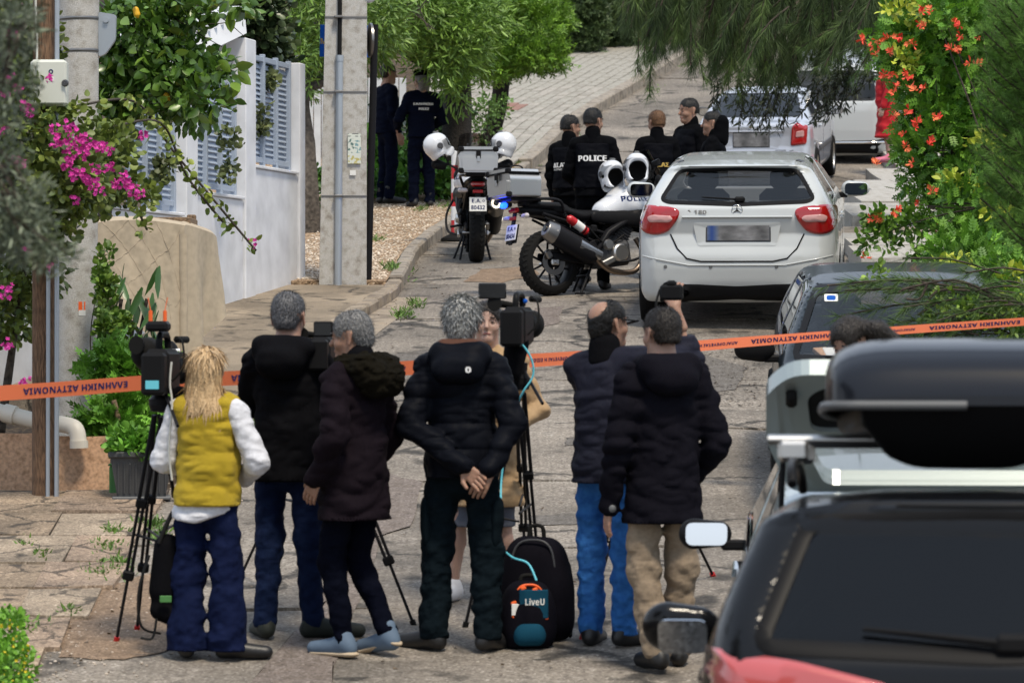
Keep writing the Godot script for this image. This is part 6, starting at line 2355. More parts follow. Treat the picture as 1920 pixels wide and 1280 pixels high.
func dark_car() -> void:   # faces the camera
	var f := Car.new()
	f.L = 4.0
	f.side = Flat.new(pv([[0.2,0.2],[0.05,0.35],[0.02,0.6],[0.1,0.95],[0.35,1.25],[0.6,1.37],[1.2,1.44],[1.8,1.445],[2.15,1.40],[2.35,1.34],[3.05,0.98],[3.2,0.93],[3.8,0.78],[3.96,0.6],[4.0,0.42],[3.9,0.2]]))
	f.plan = Flat.new(mirrored([[0,0.0],[0.5,0.02],[0.75,0.1],[0.83,0.4],[0.855,1.0],[0.855,3.0],[0.82,3.55],[0.66,3.88],[0.35,3.99],[0,4.0]]))
	f.sect = Flat.new(mirrored([[0,0.15],[0.78,0.18],[0.83,0.3],[0.855,0.55],[0.85,0.8],[0.80,0.96],[0.62,1.34],[0.53,1.42],[0.3,1.455],[0,1.46]]))
	f.wheels = [[0.65,0.31,0.36],[3.2,0.31,0.36]]
	f.hollow = [0.25,2.9,0.72]
	var ws := rounded([[-0.70,0.985],[0.0,0.965],[0.70,0.985],[0.545,1.355],[0.0,1.375],[-0.545,1.355]],0.05)
	f.holes.append([2,Flat.new(ws,0.02,0.2),1.9,3.4])
	var rw := rounded([[-0.58,1.02],[0.58,1.02],[0.50,1.32],[-0.50,1.32]],0.05)
	f.holes.append([2,Flat.new(rw,0.02,0.2),-0.2,0.8])
	var s1 := rounded([[0.55,1.0],[1.6,0.99],[1.6,1.35],[0.75,1.3]],0.05)
	var s2 := rounded([[1.67,0.99],[2.85,0.98],[2.35,1.26],[2.15,1.34],[1.67,1.36]],0.05)
	f.holes.append([0,Flat.new(s1,0.02,0.2),0,0])
	f.holes.append([0,Flat.new(s2,0.02,0.2),0,0])
	var o := thing("parked_car","dark blue-grey hatchback facing the street with sticker on its windscreen","car")
	set_on_road(o,Vector3(2.72,0,-27.3),deg_to_rad(176.5),f.L)
	build_car(o,f,"paint_slate",0.022)
	var mb := MB.new()
	patch(f,ws,2,-1.0,-0.004,mb,6)
	put("windscreen",mb,M.car_glass_clear,o)
	mb = MB.new()
	patch(f,rw,2,1.0,-0.004,mb)
	put("rear_window",mb,M.car_glass,o)
	for e in [[s1,1.0],[s1,-1.0],[s2,1.0],[s2,-1.0]]:
		mb = MB.new()
		patch(f,e[0],0,e[1],-0.004,mb)
		put("side_window",mb,M.car_glass_clear,o)
	mb = MB.new()
	var ring := []
	for p in ws: ring.append([p.x,p.y])
	ring.append(ring[0])
	strip(f,ring,2,-1.0,0.002,0.04,mb)
	put("window_seal",mb,M.black_plastic,o)
	mb = MB.new()
	patch(f,rounded([[0.40,1.29],[0.49,1.29],[0.49,1.33],[0.40,1.33]],0.008),2,-1.0,0.003,mb,2,0.002)
	var st := put("windscreen_sticker",mb,M.paper,o)
	mb = MB.new()
	patch(f,rounded([[0.415,1.297],[0.475,1.297],[0.475,1.323],[0.415,1.323]],0.012),2,-1.0,0.005,mb,2,0.001)
	put("sticker_print",mb,M.blue_sign,st)
	mb = MB.new()
	mb.box(Vector3(0,0.9,-0.75),Vector3(1.35,0.12,0.45),Basis(),0.05)
	put("dashboard",mb,M.black_plastic,o)
	for e in [[0.42,0.16,"paper",0.2],[0.3,0.13,"cyan_cable",-0.3],[0.5,0.1,"cardboard",0.5],[0.2,0.14,"paper",0.1]]:
		mb = MB.new()
		mb.box(Vector3(e[0],0.985,-0.8),Vector3(e[1],0.03,0.14),Basis(Vector3.UP,e[3]) * Basis(Vector3(1,0,0),-0.3),0.004)
		put("dashboard_paper",mb,M[e[2]],o)
	mb = MB.new()
	for x in [-0.36,0.36]: seat_shape(mb,Vector3(x,0.35,-0.02),1.0)
	mb.box(Vector3(0,0.8,1.0),Vector3(1.25,0.5,0.14),Basis(Vector3(1,0,0),0.15),0.06)
	put("seats",mb,M.black_plastic,o)
	for e in f.wheels:
		for x in [-1.0,1.0]:
			make_wheel(o,Vector3(x * 0.75,0.31,f.L * 0.5 - e[0]),0.31,0.2,8,"alu")
	for x in [-1.0,1.0]:
		make_mirror(o,Vector3(x * 0.96,0.99,-0.62),x,Vector3(0.19,0.17,0.12),"black_plastic",1.0,0.16)
		mb = MB.new()
		patch(f,rounded([[x * 0.45,0.66],[x * 0.62,0.76],[x * 0.78,0.80],[x * 0.78,0.66],[x * 0.6,0.6]],0.03),2,-1.0,0.006,mb,4)
		put("headlight",mb,M.clear_lamp,o)
		mb = MB.new()
		strip(f,[[1.64,0.98],[1.62,0.7],[1.64,0.35]],0,x,0.001,0.008,mb)
		put("door_gap",mb,M.black_plastic,o)
		mb = MB.new()
		strip(f,[[1.72,0.86],[1.9,0.865]],0,x,0.03,0.03,mb)
		put("door_handle",mb,M.chrome,o)
	mb = MB.new()
	mb.rod(Vector3(0.5,1.0,-1.12),Vector3(-0.1,1.02,-1.1),0.008,6)
	put("front_wiper",mb,M.black_plastic,o)

func tailgate_car() -> void:   # faces away, tailgate lifted
	var f := Car.new()
	f.L = 3.95
	f.side = Flat.new(pv([[0.2,0.2],[0.05,0.3],[0.0,0.45],[0.03,0.62],[0.08,0.95],[0.42,1.38],[0.8,1.45],[1.3,1.475],[1.8,1.46],[2.2,1.38],[3.0,1.0],[3.2,0.95],[3.75,0.8],[3.9,0.6],[3.95,0.42],[3.85,0.2]]))
	f.plan = Flat.new(mirrored([[0,0.0],[0.5,0.02],[0.72,0.08],[0.81,0.3],[0.85,0.9],[0.85,2.9],[0.8,3.5],[0.64,3.82],[0.35,3.94],[0,3.95]]))
	f.sect = Flat.new(mirrored([[0,0.15],[0.78,0.18],[0.83,0.3],[0.85,0.55],[0.85,0.8],[0.80,0.96],[0.64,1.36],[0.55,1.44],[0.3,1.475],[0,1.48]]))
	f.wheels = [[0.6,0.3,0.35],[3.1,0.3,0.35]]
	f.hollow = [-0.3,2.85,0.55]
	var open := rounded([[-0.60,0.62],[0.60,0.62],[0.64,0.95],[0.54,1.36],[-0.54,1.36],[-0.64,0.95]],0.06)
	f.holes.append([2,Flat.new(open,0.02,0.2),-0.3,0.6])
	var s1 := rounded([[0.5,1.02],[1.55,1.0],[1.55,1.37],[0.85,1.35]],0.05)
	var s2 := rounded([[1.62,1.0],[2.8,0.99],[2.25,1.27],[2.05,1.35],[1.62,1.37]],0.05)
	f.holes.append([0,Flat.new(s1,0.02,0.2),0,0])
	f.holes.append([0,Flat.new(s2,0.02,0.2),0,0])
	var ws := rounded([[-0.64,1.02],[0.64,1.02],[0.54,1.35],[-0.54,1.35]],0.05)
	f.holes.append([2,Flat.new(ws,0.02,0.2),1.9,3.3])
	var o := thing("parked_car","pale sage green hatchback with its tailgate raised, behind the black car","car")
	set_on_road(o,Vector3(1.72,0,-14.95),deg_to_rad(-4.0),f.L)
	build_car(o,f,"paint_sage",0.022)
	var mb := MB.new()
	for e in [[s1,1.0],[s1,-1.0],[s2,1.0],[s2,-1.0]]:
		mb = MB.new()
		patch(f,e[0],0,e[1],-0.004,mb)
		put("side_window",mb,M.car_glass,o)
	mb = MB.new()
	patch(f,ws,2,-1.0,-0.004,mb)
	put("windscreen",mb,M.car_glass_clear,o)
	for x in [-1.0,1.0]:
		mb = MB.new()
		strip(f,[[0.5,0.985],[2.85,0.97]],0,x,0.008,0.022,mb)
		put("window_trim",mb,M.chrome,o)
		mb = MB.new()
		strip(f,[[1.7,0.86],[1.92,0.865]],0,x,0.045,0.035,mb)
		put("door_handle",mb,M.chrome,o)
		make_mirror(o,Vector3(x * 0.98,0.94,-0.4),x,Vector3(0.19,0.145,0.13),"black_plastic",1.0,0.14,0.12)
		mb = MB.new()
		patch(f,rounded([[x * 0.62,0.62],[x * 0.80,0.62],[x * 0.79,0.95],[x * 0.68,0.95]],0.03),2,1.0,0.008,mb,4)
		put("tail_light",mb,M.red_glass,o)
	for e in f.wheels:
		for x in [-1.0,1.0]:
			make_wheel(o,Vector3(x * 0.745,0.3,f.L * 0.5 - e[0]),0.3,0.19,8,"alu")
	# the raised tailgate: hinged at the roof, its inner face towards the viewer
	var hinge := Node3D.new()
	hinge.name = "tailgate"
	o.add_child(hinge)
	hinge.position = Vector3(0,1.41,1.5)
	hinge.rotation.x = deg_to_rad(-126.0)     # local -y runs from the hinge to the free edge
	var outline := rounded([[-0.60,0.0],[0.60,0.0],[0.70,-0.42],[0.70,-0.80],[0.60,-0.95],[-0.60,-0.95],[-0.70,-0.80],[-0.70,-0.42]],0.07)
	var win := rounded([[-0.46,-0.06],[0.46,-0.06],[0.55,-0.40],[0.45,-0.45],[-0.45,-0.45],[-0.55,-0.40]],0.06)
	var lower := rounded([[-0.52,-0.50],[0.52,-0.50],[0.54,-0.78],[0.46,-0.86],[-0.46,-0.86],[-0.54,-0.78]],0.06)
	mb = MB.new()
	frame_panel(mb,outline,[win,lower],-0.03,0.04)
	put("tailgate_frame",mb,M.paint_sage,hinge)
	mb = MB.new()
	mb.prism(win,-0.012,-0.006,Transform3D())
	put("tailgate_window",mb,M.car_glass_clear,hinge)
	mb = MB.new()
	mb.prism(lower,-0.01,0.006,Transform3D())
	put("tailgate_lining",mb,M.black_plastic,hinge)
	for x in [-1.0,1.0]:
		mb = MB.new()
		mb.box(Vector3(x * 0.6,-0.8,-0.05),Vector3(0.045,0.08,0.05),Basis(),0.012)
		put("rubber_stop",mb,M.black_rubber,hinge)
		mb = MB.new()
		mb.rod(Vector3(x * 0.63,1.42 + 0.18,1.5 + 0.32),Vector3(x * 0.66,0.82,1.86),0.011,8)
		put("gas_strut",mb,M.black_metal,o)
	mb = MB.new()
	mb.box(Vector3(0,0.78,0.85),Vector3(1.2,0.55,0.14),Basis(Vector3(1,0,0),0.12),0.06)
	put("rear_bench",mb,M.dark_grey,o)
	mb = MB.new()
	for x in [-0.36,0.36]: seat_shape(mb,Vector3(x,0.35,0.1),1.0)
	put("seats",mb,M.black_plastic,o)

func frame_panel(mb: MB,outline: PackedVector2Array,holes: Array,d0: float,d1: float) -> void:   # a plate with openings: cut into bands so that no hole lies inside one piece
	var parts := [outline]
	for h in holes:
		var mid := 0.0
		for p in h: mid += p.x
		mid /= h.size()
		var next := []
		for q in parts:
			for half in [PackedVector2Array([Vector2(-9,-9),Vector2(mid,-9),Vector2(mid,9),Vector2(-9,9)]),PackedVector2Array([Vector2(mid,-9),Vector2(9,-9),Vector2(9,9),Vector2(mid,9)])]:
				for r in Geometry2D.intersect_polygons(q,half):
					for s in Geometry2D.clip_polygons(r,h):
						if not Geometry2D.is_polygon_clockwise(s): next.append(s)
		parts = next
	for q in parts:
		mb.prism(q,d0,d1,Transform3D())

func black_suv() -> void:
	var f := Car.new()
	f.L = 4.2
	f.kr = 0.1
	f.side = Flat.new(pv([[0.2,0.25],[0.05,0.35],[0.0,0.5],[0.02,0.7],[0.06,0.95],[0.08,1.04],[0.40,1.46],[0.36,1.50],[0.8,1.555],[1.4,1.575],[1.9,1.55],[2.3,1.46],[3.05,1.08],[3.3,1.03],[4.0,0.88],[4.15,0.65],[4.2,0.45],[4.1,0.25]]))
	f.plan = Flat.new(mirrored([[0,0.0],[0.5,0.02],[0.74,0.09],[0.85,0.3],[0.89,0.8],[0.89,3.1],[0.84,3.7],[0.68,4.05],[0.4,4.19],[0,4.2]]))
	f.sect = Flat.new(mirrored([[0,0.2],[0.82,0.22],[0.87,0.35],[0.89,0.6],[0.885,0.88],[0.84,1.05],[0.66,1.46],[0.56,1.53],[0.3,1.57],[0,1.58]]))
	f.wheels = [[0.7,0.33,0.39],[3.35,0.33,0.39]]
	f.hollow = [0.5,2.9,0.75]
	var rear := rounded([[-0.66,1.10],[0.0,1.075],[0.66,1.10],[0.52,1.45],[0.0,1.465],[-0.52,1.45]],0.05)
	f.holes.append([2,Flat.new(rear,0.02,0.2),-0.2,0.8])
	var s0 := rounded([[0.32,1.12],[0.66,1.10],[0.66,1.40],[0.55,1.39]],0.04)
	var s1 := rounded([[0.74,1.09],[1.7,1.08],[1.7,1.45],[0.74,1.42]],0.04)
	var s2 := rounded([[1.77,1.08],[2.9,1.06],[2.35,1.36],[2.15,1.44],[1.77,1.455]],0.05)
	for s in [s0,s1,s2]: f.holes.append([0,Flat.new(s,0.02,0.2),0,0])
	var o := thing("parked_car","black estate car with roof bars in the lower corner, rear window in view","car")
	set_on_road(o,Vector3(1.34,0,-10.4),deg_to_rad(-5.6),f.L,0.075)
	build_car(o,f,"paint_black",0.02)
	var mb := MB.new()
	patch(f,rear,2,1.0,-0.004,mb,6)
	put("rear_window",mb,M.car_glass_dark,o)
	mb = MB.new()
	var ring := []
	for p in rear: ring.append([p.x,p.y])
	ring.append(ring[0])
	strip(f,ring,2,1.0,0.003,0.045,mb)
	put("window_seal",mb,M.black_plastic,o)
	for s in [s0,s1,s2]:
		for x in [-1.0,1.0]:
			mb = MB.new()
			patch(f,s,0,x,-0.004,mb)
			put("side_window",mb,M.car_glass_dark,o)
	var lamp := rounded([[-0.885,0.80],[-0.88,1.03],[-0.82,1.095],[-0.55,1.06],[-0.28,0.995],[-0.28,0.93],[-0.5,0.90],[-0.6,0.8],[-0.75,0.76]],0.05)
	var inner := rounded([[-0.80,0.84],[-0.78,0.98],[-0.70,1.0],[-0.62,0.96],[-0.64,0.86],[-0.72,0.82]],0.04)
	for e in [[lamp,inner],[flipx(lamp),flipx(inner)]]:
		mb = MB.new()
		patch(f,e[0],2,1.0,0.014,mb,6,0.03)
		var l := put("tail_light",mb,M.pink_lamp,o)
		mb = MB.new()
		patch(f,e[1],2,1.0,0.019,mb,3,0.01)
		put("lamp_lens",mb,M.red_glass,l)
	mb = MB.new()
	var w0 := on_car(f,0.06,1.11,2,1.0)
	var w1 := on_car(f,-0.36,1.15,2,1.0)
	mb.rod(w0 + Vector3(0,0,0.03),w1 + Vector3(0,0,0.025),0.014,6,0.007)
	mb.box(w0 + Vector3(0,0,0.02),Vector3(0.1,0.06,0.05),Basis(),0.015)
	put("rear_wiper",mb,M.black_plastic,o)
	mb = MB.new()
	patch(f,rounded([[-0.55,0.37],[0.55,0.37],[0.55,0.6],[-0.55,0.6]],0.03),1,1.0,0.01,mb,4,0.02)
	put("roof_spoiler",mb,M.paint_black,o)
	mb = MB.new()
	mb.box(Vector3(0,1.475,1.68),Vector3(0.28,0.018,0.03),Basis(),0.005)
	put("brake_light",mb,M.red_plastic,o)
	for x in [-1.0,1.0]:
		mb = MB.new()
		mb.tube(smooth_path([Vector3(x * 0.57,1.56,1.6),Vector3(x * 0.575,1.615,1.45),Vector3(x * 0.58,1.635,0.6),Vector3(x * 0.58,1.61,-0.1),Vector3(x * 0.575,1.54,-0.25)]),PackedFloat32Array([0.016]),8)
		put("roof_rail",mb,M.black_plastic,o)
		make_mirror(o,Vector3(x * 1.0,1.06,-0.5),x,Vector3(0.17,0.19,0.15),"paint_black",1.0,0.16,-0.5)
		for t in [1.35,2.35]:
			mb = MB.new()
			strip(f,[[t,0.95],[t + 0.2,0.955]],0,x,0.035,0.03,mb)
			put("door_handle",mb,M.paint_black,o)
		for t in [0.7,1.73]:
			mb = MB.new()
			strip(f,[[t,1.46],[t,1.05]],0,x,0.004,0.07,mb)
			put("door_pillar",mb,M.black_plastic,o)
	for e in f.wheels:
		for x in [-1.0,1.0]:
			make_wheel(o,Vector3(x * 0.77,0.33,f.L * 0.5 - e[0]),0.33,0.215,9,"alu")
	mb = MB.new()
	for x in [-0.36,0.36]: seat_shape(mb,Vector3(x,0.45,0.1),1.0)
	mb.box(Vector3(0,0.9,0.95),Vector3(1.25,0.5,0.14),Basis(Vector3(1,0,0),0.15),0.06)
	put("seats",mb,M.black_plastic,o)
	# roof bars and the box they carry
	for z in [0.95,-0.02]:
		mb = MB.new()
		mb.tube(PackedVector3Array([Vector3(-0.66,1.70,z),Vector3(0.66,1.70,z)]),PackedFloat32Array([0.028]),10,true,0.6)
		for x in [-0.58,0.58]: mb.box(Vector3(x,1.665,z),Vector3(0.1,0.07,0.08),Basis(),0.015)
		put("roof_bar",mb,M.alu,o)
	var fb := Bones.new()
	var rows := []
	var r := thing("roof_box","glossy dark roof box with tapered tail on the black car","roof box")
	r.transform = o.transform
	mb = MB.new()
	var prof := [[1.30,0.03,0.30],[1.28,0.10,0.36],[1.22,0.17,0.385],[1.0,0.215,0.40],[0.4,0.24,0.41],[-0.3,0.23,0.40],[-0.8,0.17,0.34],[-1.0,0.08,0.25],[-1.05,0.02,0.2]]
	var top := PackedVector3Array()
	for e in prof:
		for k in 17:
			var a := PI * k / 16.0
			var cx := signf(cos(a)) * pow(absf(cos(a)),0.45)
			var cy := pow(sin(a),0.4)
			top.append(Vector3(-0.05 + cx * e[2] * 1.08,1.80 + e[1] * cy,e[0]))
	mb.grid(top,prof.size(),17)
	mb.fan(top.slice(0,17),false)
	put("box_lid",mb,M.roof_box,r)
	mb = MB.new()
	var low := PackedVector3Array()
	var lp := [[1.29,0.0,0.3],[1.22,0.09,0.3],[1.1,0.18,0.25],[1.01,0.19,0.22],[0.98,0.09,0.3],[0.4,0.09,0.34],[-0.4,0.085,0.38],[-0.8,0.06,0.32],[-1.03,0.0,0.22]]
	for e in lp:
		for k in 17:
			var a := PI * k / 16.0
			low.append(Vector3(-0.05 - signf(cos(a)) * pow(absf(cos(a)),0.45) * e[2] * 1.08,1.80 - e[1] * pow(sin(a),0.4),e[0]))
	mb.grid(low,lp.size(),17)
	put("box_base",mb,M.black_plastic,r)
	mb = MB.new()
	var lip := PackedVector3Array()
	for e in prof:
		lip.append(Vector3(-0.05 - e[2] * 1.08 - 0.006,1.80,e[0]))
	lip.insert(0,Vector3(-0.05,1.80,1.306))
	mb.tube(lip,PackedFloat32Array([0.016]),6)
	put("box_rim",mb,M.grey_plastic,r)

func white_van() -> void:
	var f := Car.new()
	f.L = 4.4
	f.side = Flat.new(pv([[0.2,0.25],[0.0,0.4],[0.0,0.7],[0.05,1.0],[0.25,1.6],[0.4,1.72],[2.6,1.75],[3.0,1.6],[3.6,1.1],[4.25,0.95],[4.4,0.6],[4.3,0.25]]))
	f.plan = Flat.new(mirrored([[0,0.0],[0.6,0.02],[0.82,0.12],[0.87,0.5],[0.87,3.6],[0.8,4.1],[0.5,4.36],[0,4.4]]))
	f.sect = Flat.new(mirrored([[0,0.22],[0.8,0.25],[0.86,0.4],[0.87,0.9],[0.82,1.05],[0.7,1.65],[0.55,1.74],[0,1.76]]))
	f.wheels = [[0.7,0.31,0.36],[3.4,0.31,0.36]]
	f.hollow = [0.4,3.3,0.75]
	var ws := rounded([[-0.68,1.08],[0.68,1.08],[0.6,1.6],[-0.6,1.6]],0.05)
	f.holes.append([2,Flat.new(ws,0.03,0.2),2.4,3.9])
	var rw := rounded([[-0.62,1.15],[0.62,1.15],[0.58,1.6],[-0.58,1.6]],0.05)
	f.holes.append([2,Flat.new(rw,0.03,0.2),-0.2,0.7])
	var o := thing("parked_car","cream car parked at the top, partly hidden behind the silver saloon","car")
	set_on_road(o,Vector3(5.05,0,-58.2),deg_to_rad(-4.0),f.L,0.15)
	build_car(o,f,"paint_white",0.035)
	var mb := MB.new()
	patch(f,rw,2,1.0,-0.004,mb)
	put("rear_window",mb,M.car_glass,o)
	mb = MB.new()
	patch(f,ws,2,-1.0,-0.004,mb)
	put("windscreen",mb,M.car_glass,o)
	mb = MB.new()
	patch(f,rounded([[-0.8,0.30],[0.8,0.30],[0.8,0.55],[-0.8,0.55]],0.04),2,1.0,0.015,mb,5,0.05)
	put("rear_bumper",mb,M.black_plastic,o)
	mb = MB.new()
	strip(f,[[-0.78,0.5],[0.78,0.5]],2,1.0,0.03,0.03,mb)
	put("bumper_trim",mb,M.chrome,o)
	for e in f.wheels:
		for x in [-1.0,1.0]:
			make_wheel(o,Vector3(x * 0.76,0.31,f.L * 0.5 - e[0]),0.31,0.2,8,"alu")

# ---- motorcycles, helmets, extinguisher ----
func bones_mesh(list: Array,cell: float,clips := [],k := 0.03) -> MB:   # [from, to, r, r2, flatten, direction, carve]
	var f := Bones.new()
	for e in list:
		f.bone(e[0],e[1],e[2],e[3],k,e[4] if e.size() > 4 else 1.0,e[5] if e.size() > 5 else Vector3(0,0,1),e.size() > 6 and e[6])
	for c in clips: f.clip(c[0],c[1])
	var mb := MB.new()
	net_bones(f,cell,mb)
	return mb

func V(x: float,y: float,z: float) -> Vector3:
	return Vector3(x,y,z)

func bike_wheel(parent: Node3D,at: Vector3,r: float,width: float,disc_side: float) -> void:
	var w := Node3D.new()
	w.name = "wheel"
	parent.add_child(w,true)
	w.position = at
	var xf := Transform3D(Basis(Vector3(0,0,1),PI * 0.5),Vector3.ZERO)
	var mb := MB.new()
	var prof := []
	for k in 13:
		var a := PI * k / 12.0
		prof.append([r * 0.74 + r * 0.26 * pow(sin(a),0.75),-cos(a) * width * 0.5])
	mb.lathe(prof,xf,48,false)
	put("tyre",mb,M.black_rubber,w)
	mb = MB.new()
	for k in 36:   # tread blocks along both shoulders
		for s in [-1.0,1.0]:
			var a := TAU * (k + (0.5 if s > 0 else 0.0)) / 36.0
			mb.box(Basis(Vector3(1,0,0),a) * Vector3(s * width * 0.27,r * 0.955,0),Vector3(width * 0.26,0.008,0.045),Basis(Vector3(1,0,0),a) * Basis(Vector3.UP,s * 0.5) * Basis(Vector3(0,0,1),-s * 0.55),0.003)
	var tr := put("tread",mb,M.black_rubber,w)
	tr.set_meta("kind","stuff")
	mb = MB.new()
	mb.lathe([[r * 0.75,-width * 0.42],[r * 0.70,-width * 0.38],[r * 0.68,0.0],[r * 0.70,width * 0.38],[r * 0.75,width * 0.42]],xf,40,false)
	for k in 10:
		var a := TAU * k / 10.0
		mb.box(Vector3(0.012 if k % 2 else -0.012,cos(a) * r * 0.43,sin(a) * r * 0.43),Vector3(0.022,r * 0.54,0.02),Basis(Vector3(1,0,0),a + (0.1 if k % 2 else -0.1)),0.006)
	mb.lathe([[0.001,-0.05],[0.055,-0.05],[0.055,0.05],[0.001,0.05]],xf,20)
	put("rim",mb,M.black_metal,w)
	mb = MB.new()
	var dx := disc_side * width * 0.55
	mb.lathe([[0.075,dx - 0.003],[0.13,dx - 0.003],[0.13,dx + 0.003],[0.075,dx + 0.003]],Transform3D(Basis(Vector3(0,0,1),-PI * 0.5),Vector3.ZERO),40)
	put("brake_disc",mb,M.dark_steel,w)

func top_box(o: Node3D,at: Vector3) -> void:
	var b := Node3D.new()
	b.name = "top_box"
	o.add_child(b)
	b.position = at
	var body := MB.new()
	var poly := rounded([[-0.20,0.0],[0.20,0.0],[0.215,0.18],[0.18,0.235],[-0.18,0.235],[-0.215,0.18]],0.02)
	body.prism(poly,-0.19,0.17,Transform3D())
	var low := rounded([[-0.17,0.02],[0.17,0.02],[0.18,0.16],[-0.18,0.16]],0.02)
	body.prism(low,0.17,0.192,Transform3D())
	put("box_body",body,M.alu,b)
	var lid := MB.new()
	lid.prism(rounded([[-0.185,0.237],[0.185,0.237],[0.17,0.275],[-0.17,0.275]],0.015),-0.185,0.18,Transform3D())
	put("box_lid",lid,M.alu,b)
	lid = MB.new()
	lid.box(V(0,0.236,-0.005),V(0.42,0.016,0.39),Basis(),0.004)
	put("lid_seal",lid,M.black_plastic,b)
	for x in [-1.0,1.0]:
		for y in [0.02,0.25]:
			var c := MB.new()
			c.box(V(x * 0.185,y,0.175),V(0.06,0.055,0.045),Basis(Vector3.UP,x * 0.4),0.012)
			put("corner_cap",c,M.black_plastic,b)
		var h := MB.new()
		h.tube(smooth_path([V(x * 0.11,0.275,-0.05),V(x * 0.11,0.305,-0.02),V(x * 0.11,0.305,0.07),V(x * 0.11,0.275,0.1)],4),PackedFloat32Array([0.008]),6)
		put("lid_handle",h,M.black_plastic,b)
	var lk := MB.new()
	lk.box(V(0,0.19,0.195),V(0.05,0.09,0.02),Basis(),0.005)
	put("lock",lk,M.black_plastic,b)
	lk = MB.new()
	lk.box(V(0,0.14,0.205),V(0.03,0.06,0.012),Basis(),0.004)
	put("latch",lk,M.steel,b)

func motorcycle(label: String,at: Vector3,yaw: float,plate: Array,lean := 0.0) -> Node3D:
	# local axes: -z ahead; the rear axle stands over the origin
	var o := thing("police_motorcycle",label,"motorcycle",at,yaw,"patrol motorcycles")
	o.rotation.z = lean
	var R := 0.325
	bike_wheel(o,V(0,R,0),R,0.17,1.0)
	bike_wheel(o,V(0,R + 0.01,-1.55),R + 0.01,0.12,-1.0)
	var mb := MB.new()
	# swing arm and chain side
	for x in [-0.105,0.105]:
		mb.box(V(x,0.36,-0.22),V(0.035,0.075,0.56),Basis(Vector3(1,0,0),-0.12),0.012)
	mb.box(V(0,0.42,-0.44),V(0.24,0.09,0.1),Basis(),0.02)
	put("swing_arm",mb,M.black_metal,o)
	mb = MB.new()
	mb.box(V(0.12,R,0.0),V(0.03,0.06,0.09),Basis(),0.01)
	mb.rod(V(-0.15,R,0),V(0.15,R,0),0.014,10)
	put("axle",mb,M.steel,o)
	mb = MB.new()
	mb.box(V(0.115,0.40,0.075),V(0.045,0.09,0.07),Basis(Vector3(1,0,0),0.5),0.012)
	put("brake_calliper",mb,M.dark_steel,o)
	# frame and subframe
	mb = MB.new()
	for x in [-1.0,1.0]:
		mb.tube(PackedVector3Array([V(x * 0.12,0.42,-0.48),V(x * 0.15,0.62,-0.62),V(x * 0.14,0.80,-0.95),V(x * 0.06,0.88,-1.22)]),PackedFloat32Array([0.04,0.055,0.05,0.04]),8,true,0.7)
		mb.rod(V(x * 0.13,0.62,-0.58),V(x * 0.11,0.80,0.12),0.017,8)
		mb.rod(V(x * 0.13,0.52,-0.5),V(x * 0.11,0.76,0.1),0.014,8)
	put("frame",mb,M.black_metal,o)
	# engine
	mb = MB.new()
	mb.box(V(0,0.42,-0.72),V(0.34,0.26,0.36),Basis(Vector3(1,0,0),0.1),0.05)
	mb.box(V(0,0.60,-0.82),V(0.24,0.28,0.18),Basis(Vector3(1,0,0),-0.5),0.03)
	for k in 6:
		mb.box(V(0,0.58 + k * 0.025,-0.78 - k * 0.014),V(0.27,0.008,0.21),Basis(Vector3(1,0,0),-0.5),0.002)
	put("engine",mb,M.dark_grey,o)
	for x in [-1.0,1.0]:
		mb = MB.new()
		mb.lathe([[0.001,0.045],[0.075,0.045],[0.09,0.03],[0.1,0.0]],Transform3D(Basis(Vector3(0,0,1),-x * PI * 0.5),V(x * 0.165,0.42,-0.74)),24)
		mb.lathe([[0.001,0.04],[0.045,0.04],[0.06,0.0]],Transform3D(Basis(Vector3(0,0,1),-x * PI * 0.5),V(x * 0.165,0.5,-0.6)),20)
		mb.box(V(x * 0.17,0.34,-0.62),V(0.03,0.06,0.2),Basis(Vector3(1,0,0),0.4),0.012)
		put("engine_cover",mb,M.alu,o)
	# tank, side panels, seat
	var tank := [[V(0,0.84,-0.68),V(0,0.93,-0.92),0.12,0.165,1.0],[V(0,0.93,-0.92),V(0,0.92,-1.14),0.17,0.14,1.0],[V(-0.12,0.9,-1.0),V(-0.13,0.86,-1.25),0.09,0.05],[V(0.12,0.9,-1.0),V(0.13,0.86,-1.25),0.09,0.05]]
	mb = bones_mesh(tank,0.016,[[V(0,0.81,0),V(0,-1,0.15)]],0.06)
	put("fuel_tank",mb,M.paint_bike,o)
	for x in [-1.0,1.0]:
		var tf := Bones.new()
		for e in tank: tf.bone(e[0],e[1],e[2],e[3],0.06)
		tf.prep(V(0,0.9,-1),1.0)
		var tx := text_mesh("POLICE",0.055,0.001,false,0.3)
		for i in tx.v.size():
			var p := V(0.5 * x,0.965 + tx.v[i].y + tx.v[i].x * 0.02,-0.95 - tx.v[i].x * x)
			for k in 24: p.x -= x * tf.ev(p) * 0.85
			tx.v[i] = p + V(x * (0.003 + tx.v[i].z),0,0)
			tx.n[i] = V(x,0.4,0).normalized()
		put("police_lettering",tx,M.navy_ink,o).set_meta("kind","stuff")
		mb = bones_mesh([[V(x * 0.12,0.78,-0.5),V(x * 0.17,0.76,-1.0),0.06,0.09,0.5,Vector3(1,0,0)],[V(x * 0.17,0.78,-1.0),V(x * 0.16,0.70,-1.25),0.09,0.05,0.5,Vector3(1,0,0)]],0.016)
		put("side_fairing",mb,M.black_plastic,o)
	mb = bones_mesh([[V(0,0.82,-0.58),V(0,0.785,-0.34),0.09,0.14,0.45,Vector3.UP],[V(0,0.785,-0.34),V(0,0.84,-0.12),0.15,0.14,0.42,Vector3.UP],[V(0,0.87,-0.1),V(0,0.885,0.16),0.13,0.11,0.42,Vector3.UP]],0.016)
	put("seat",mb,M.black_plastic,o)
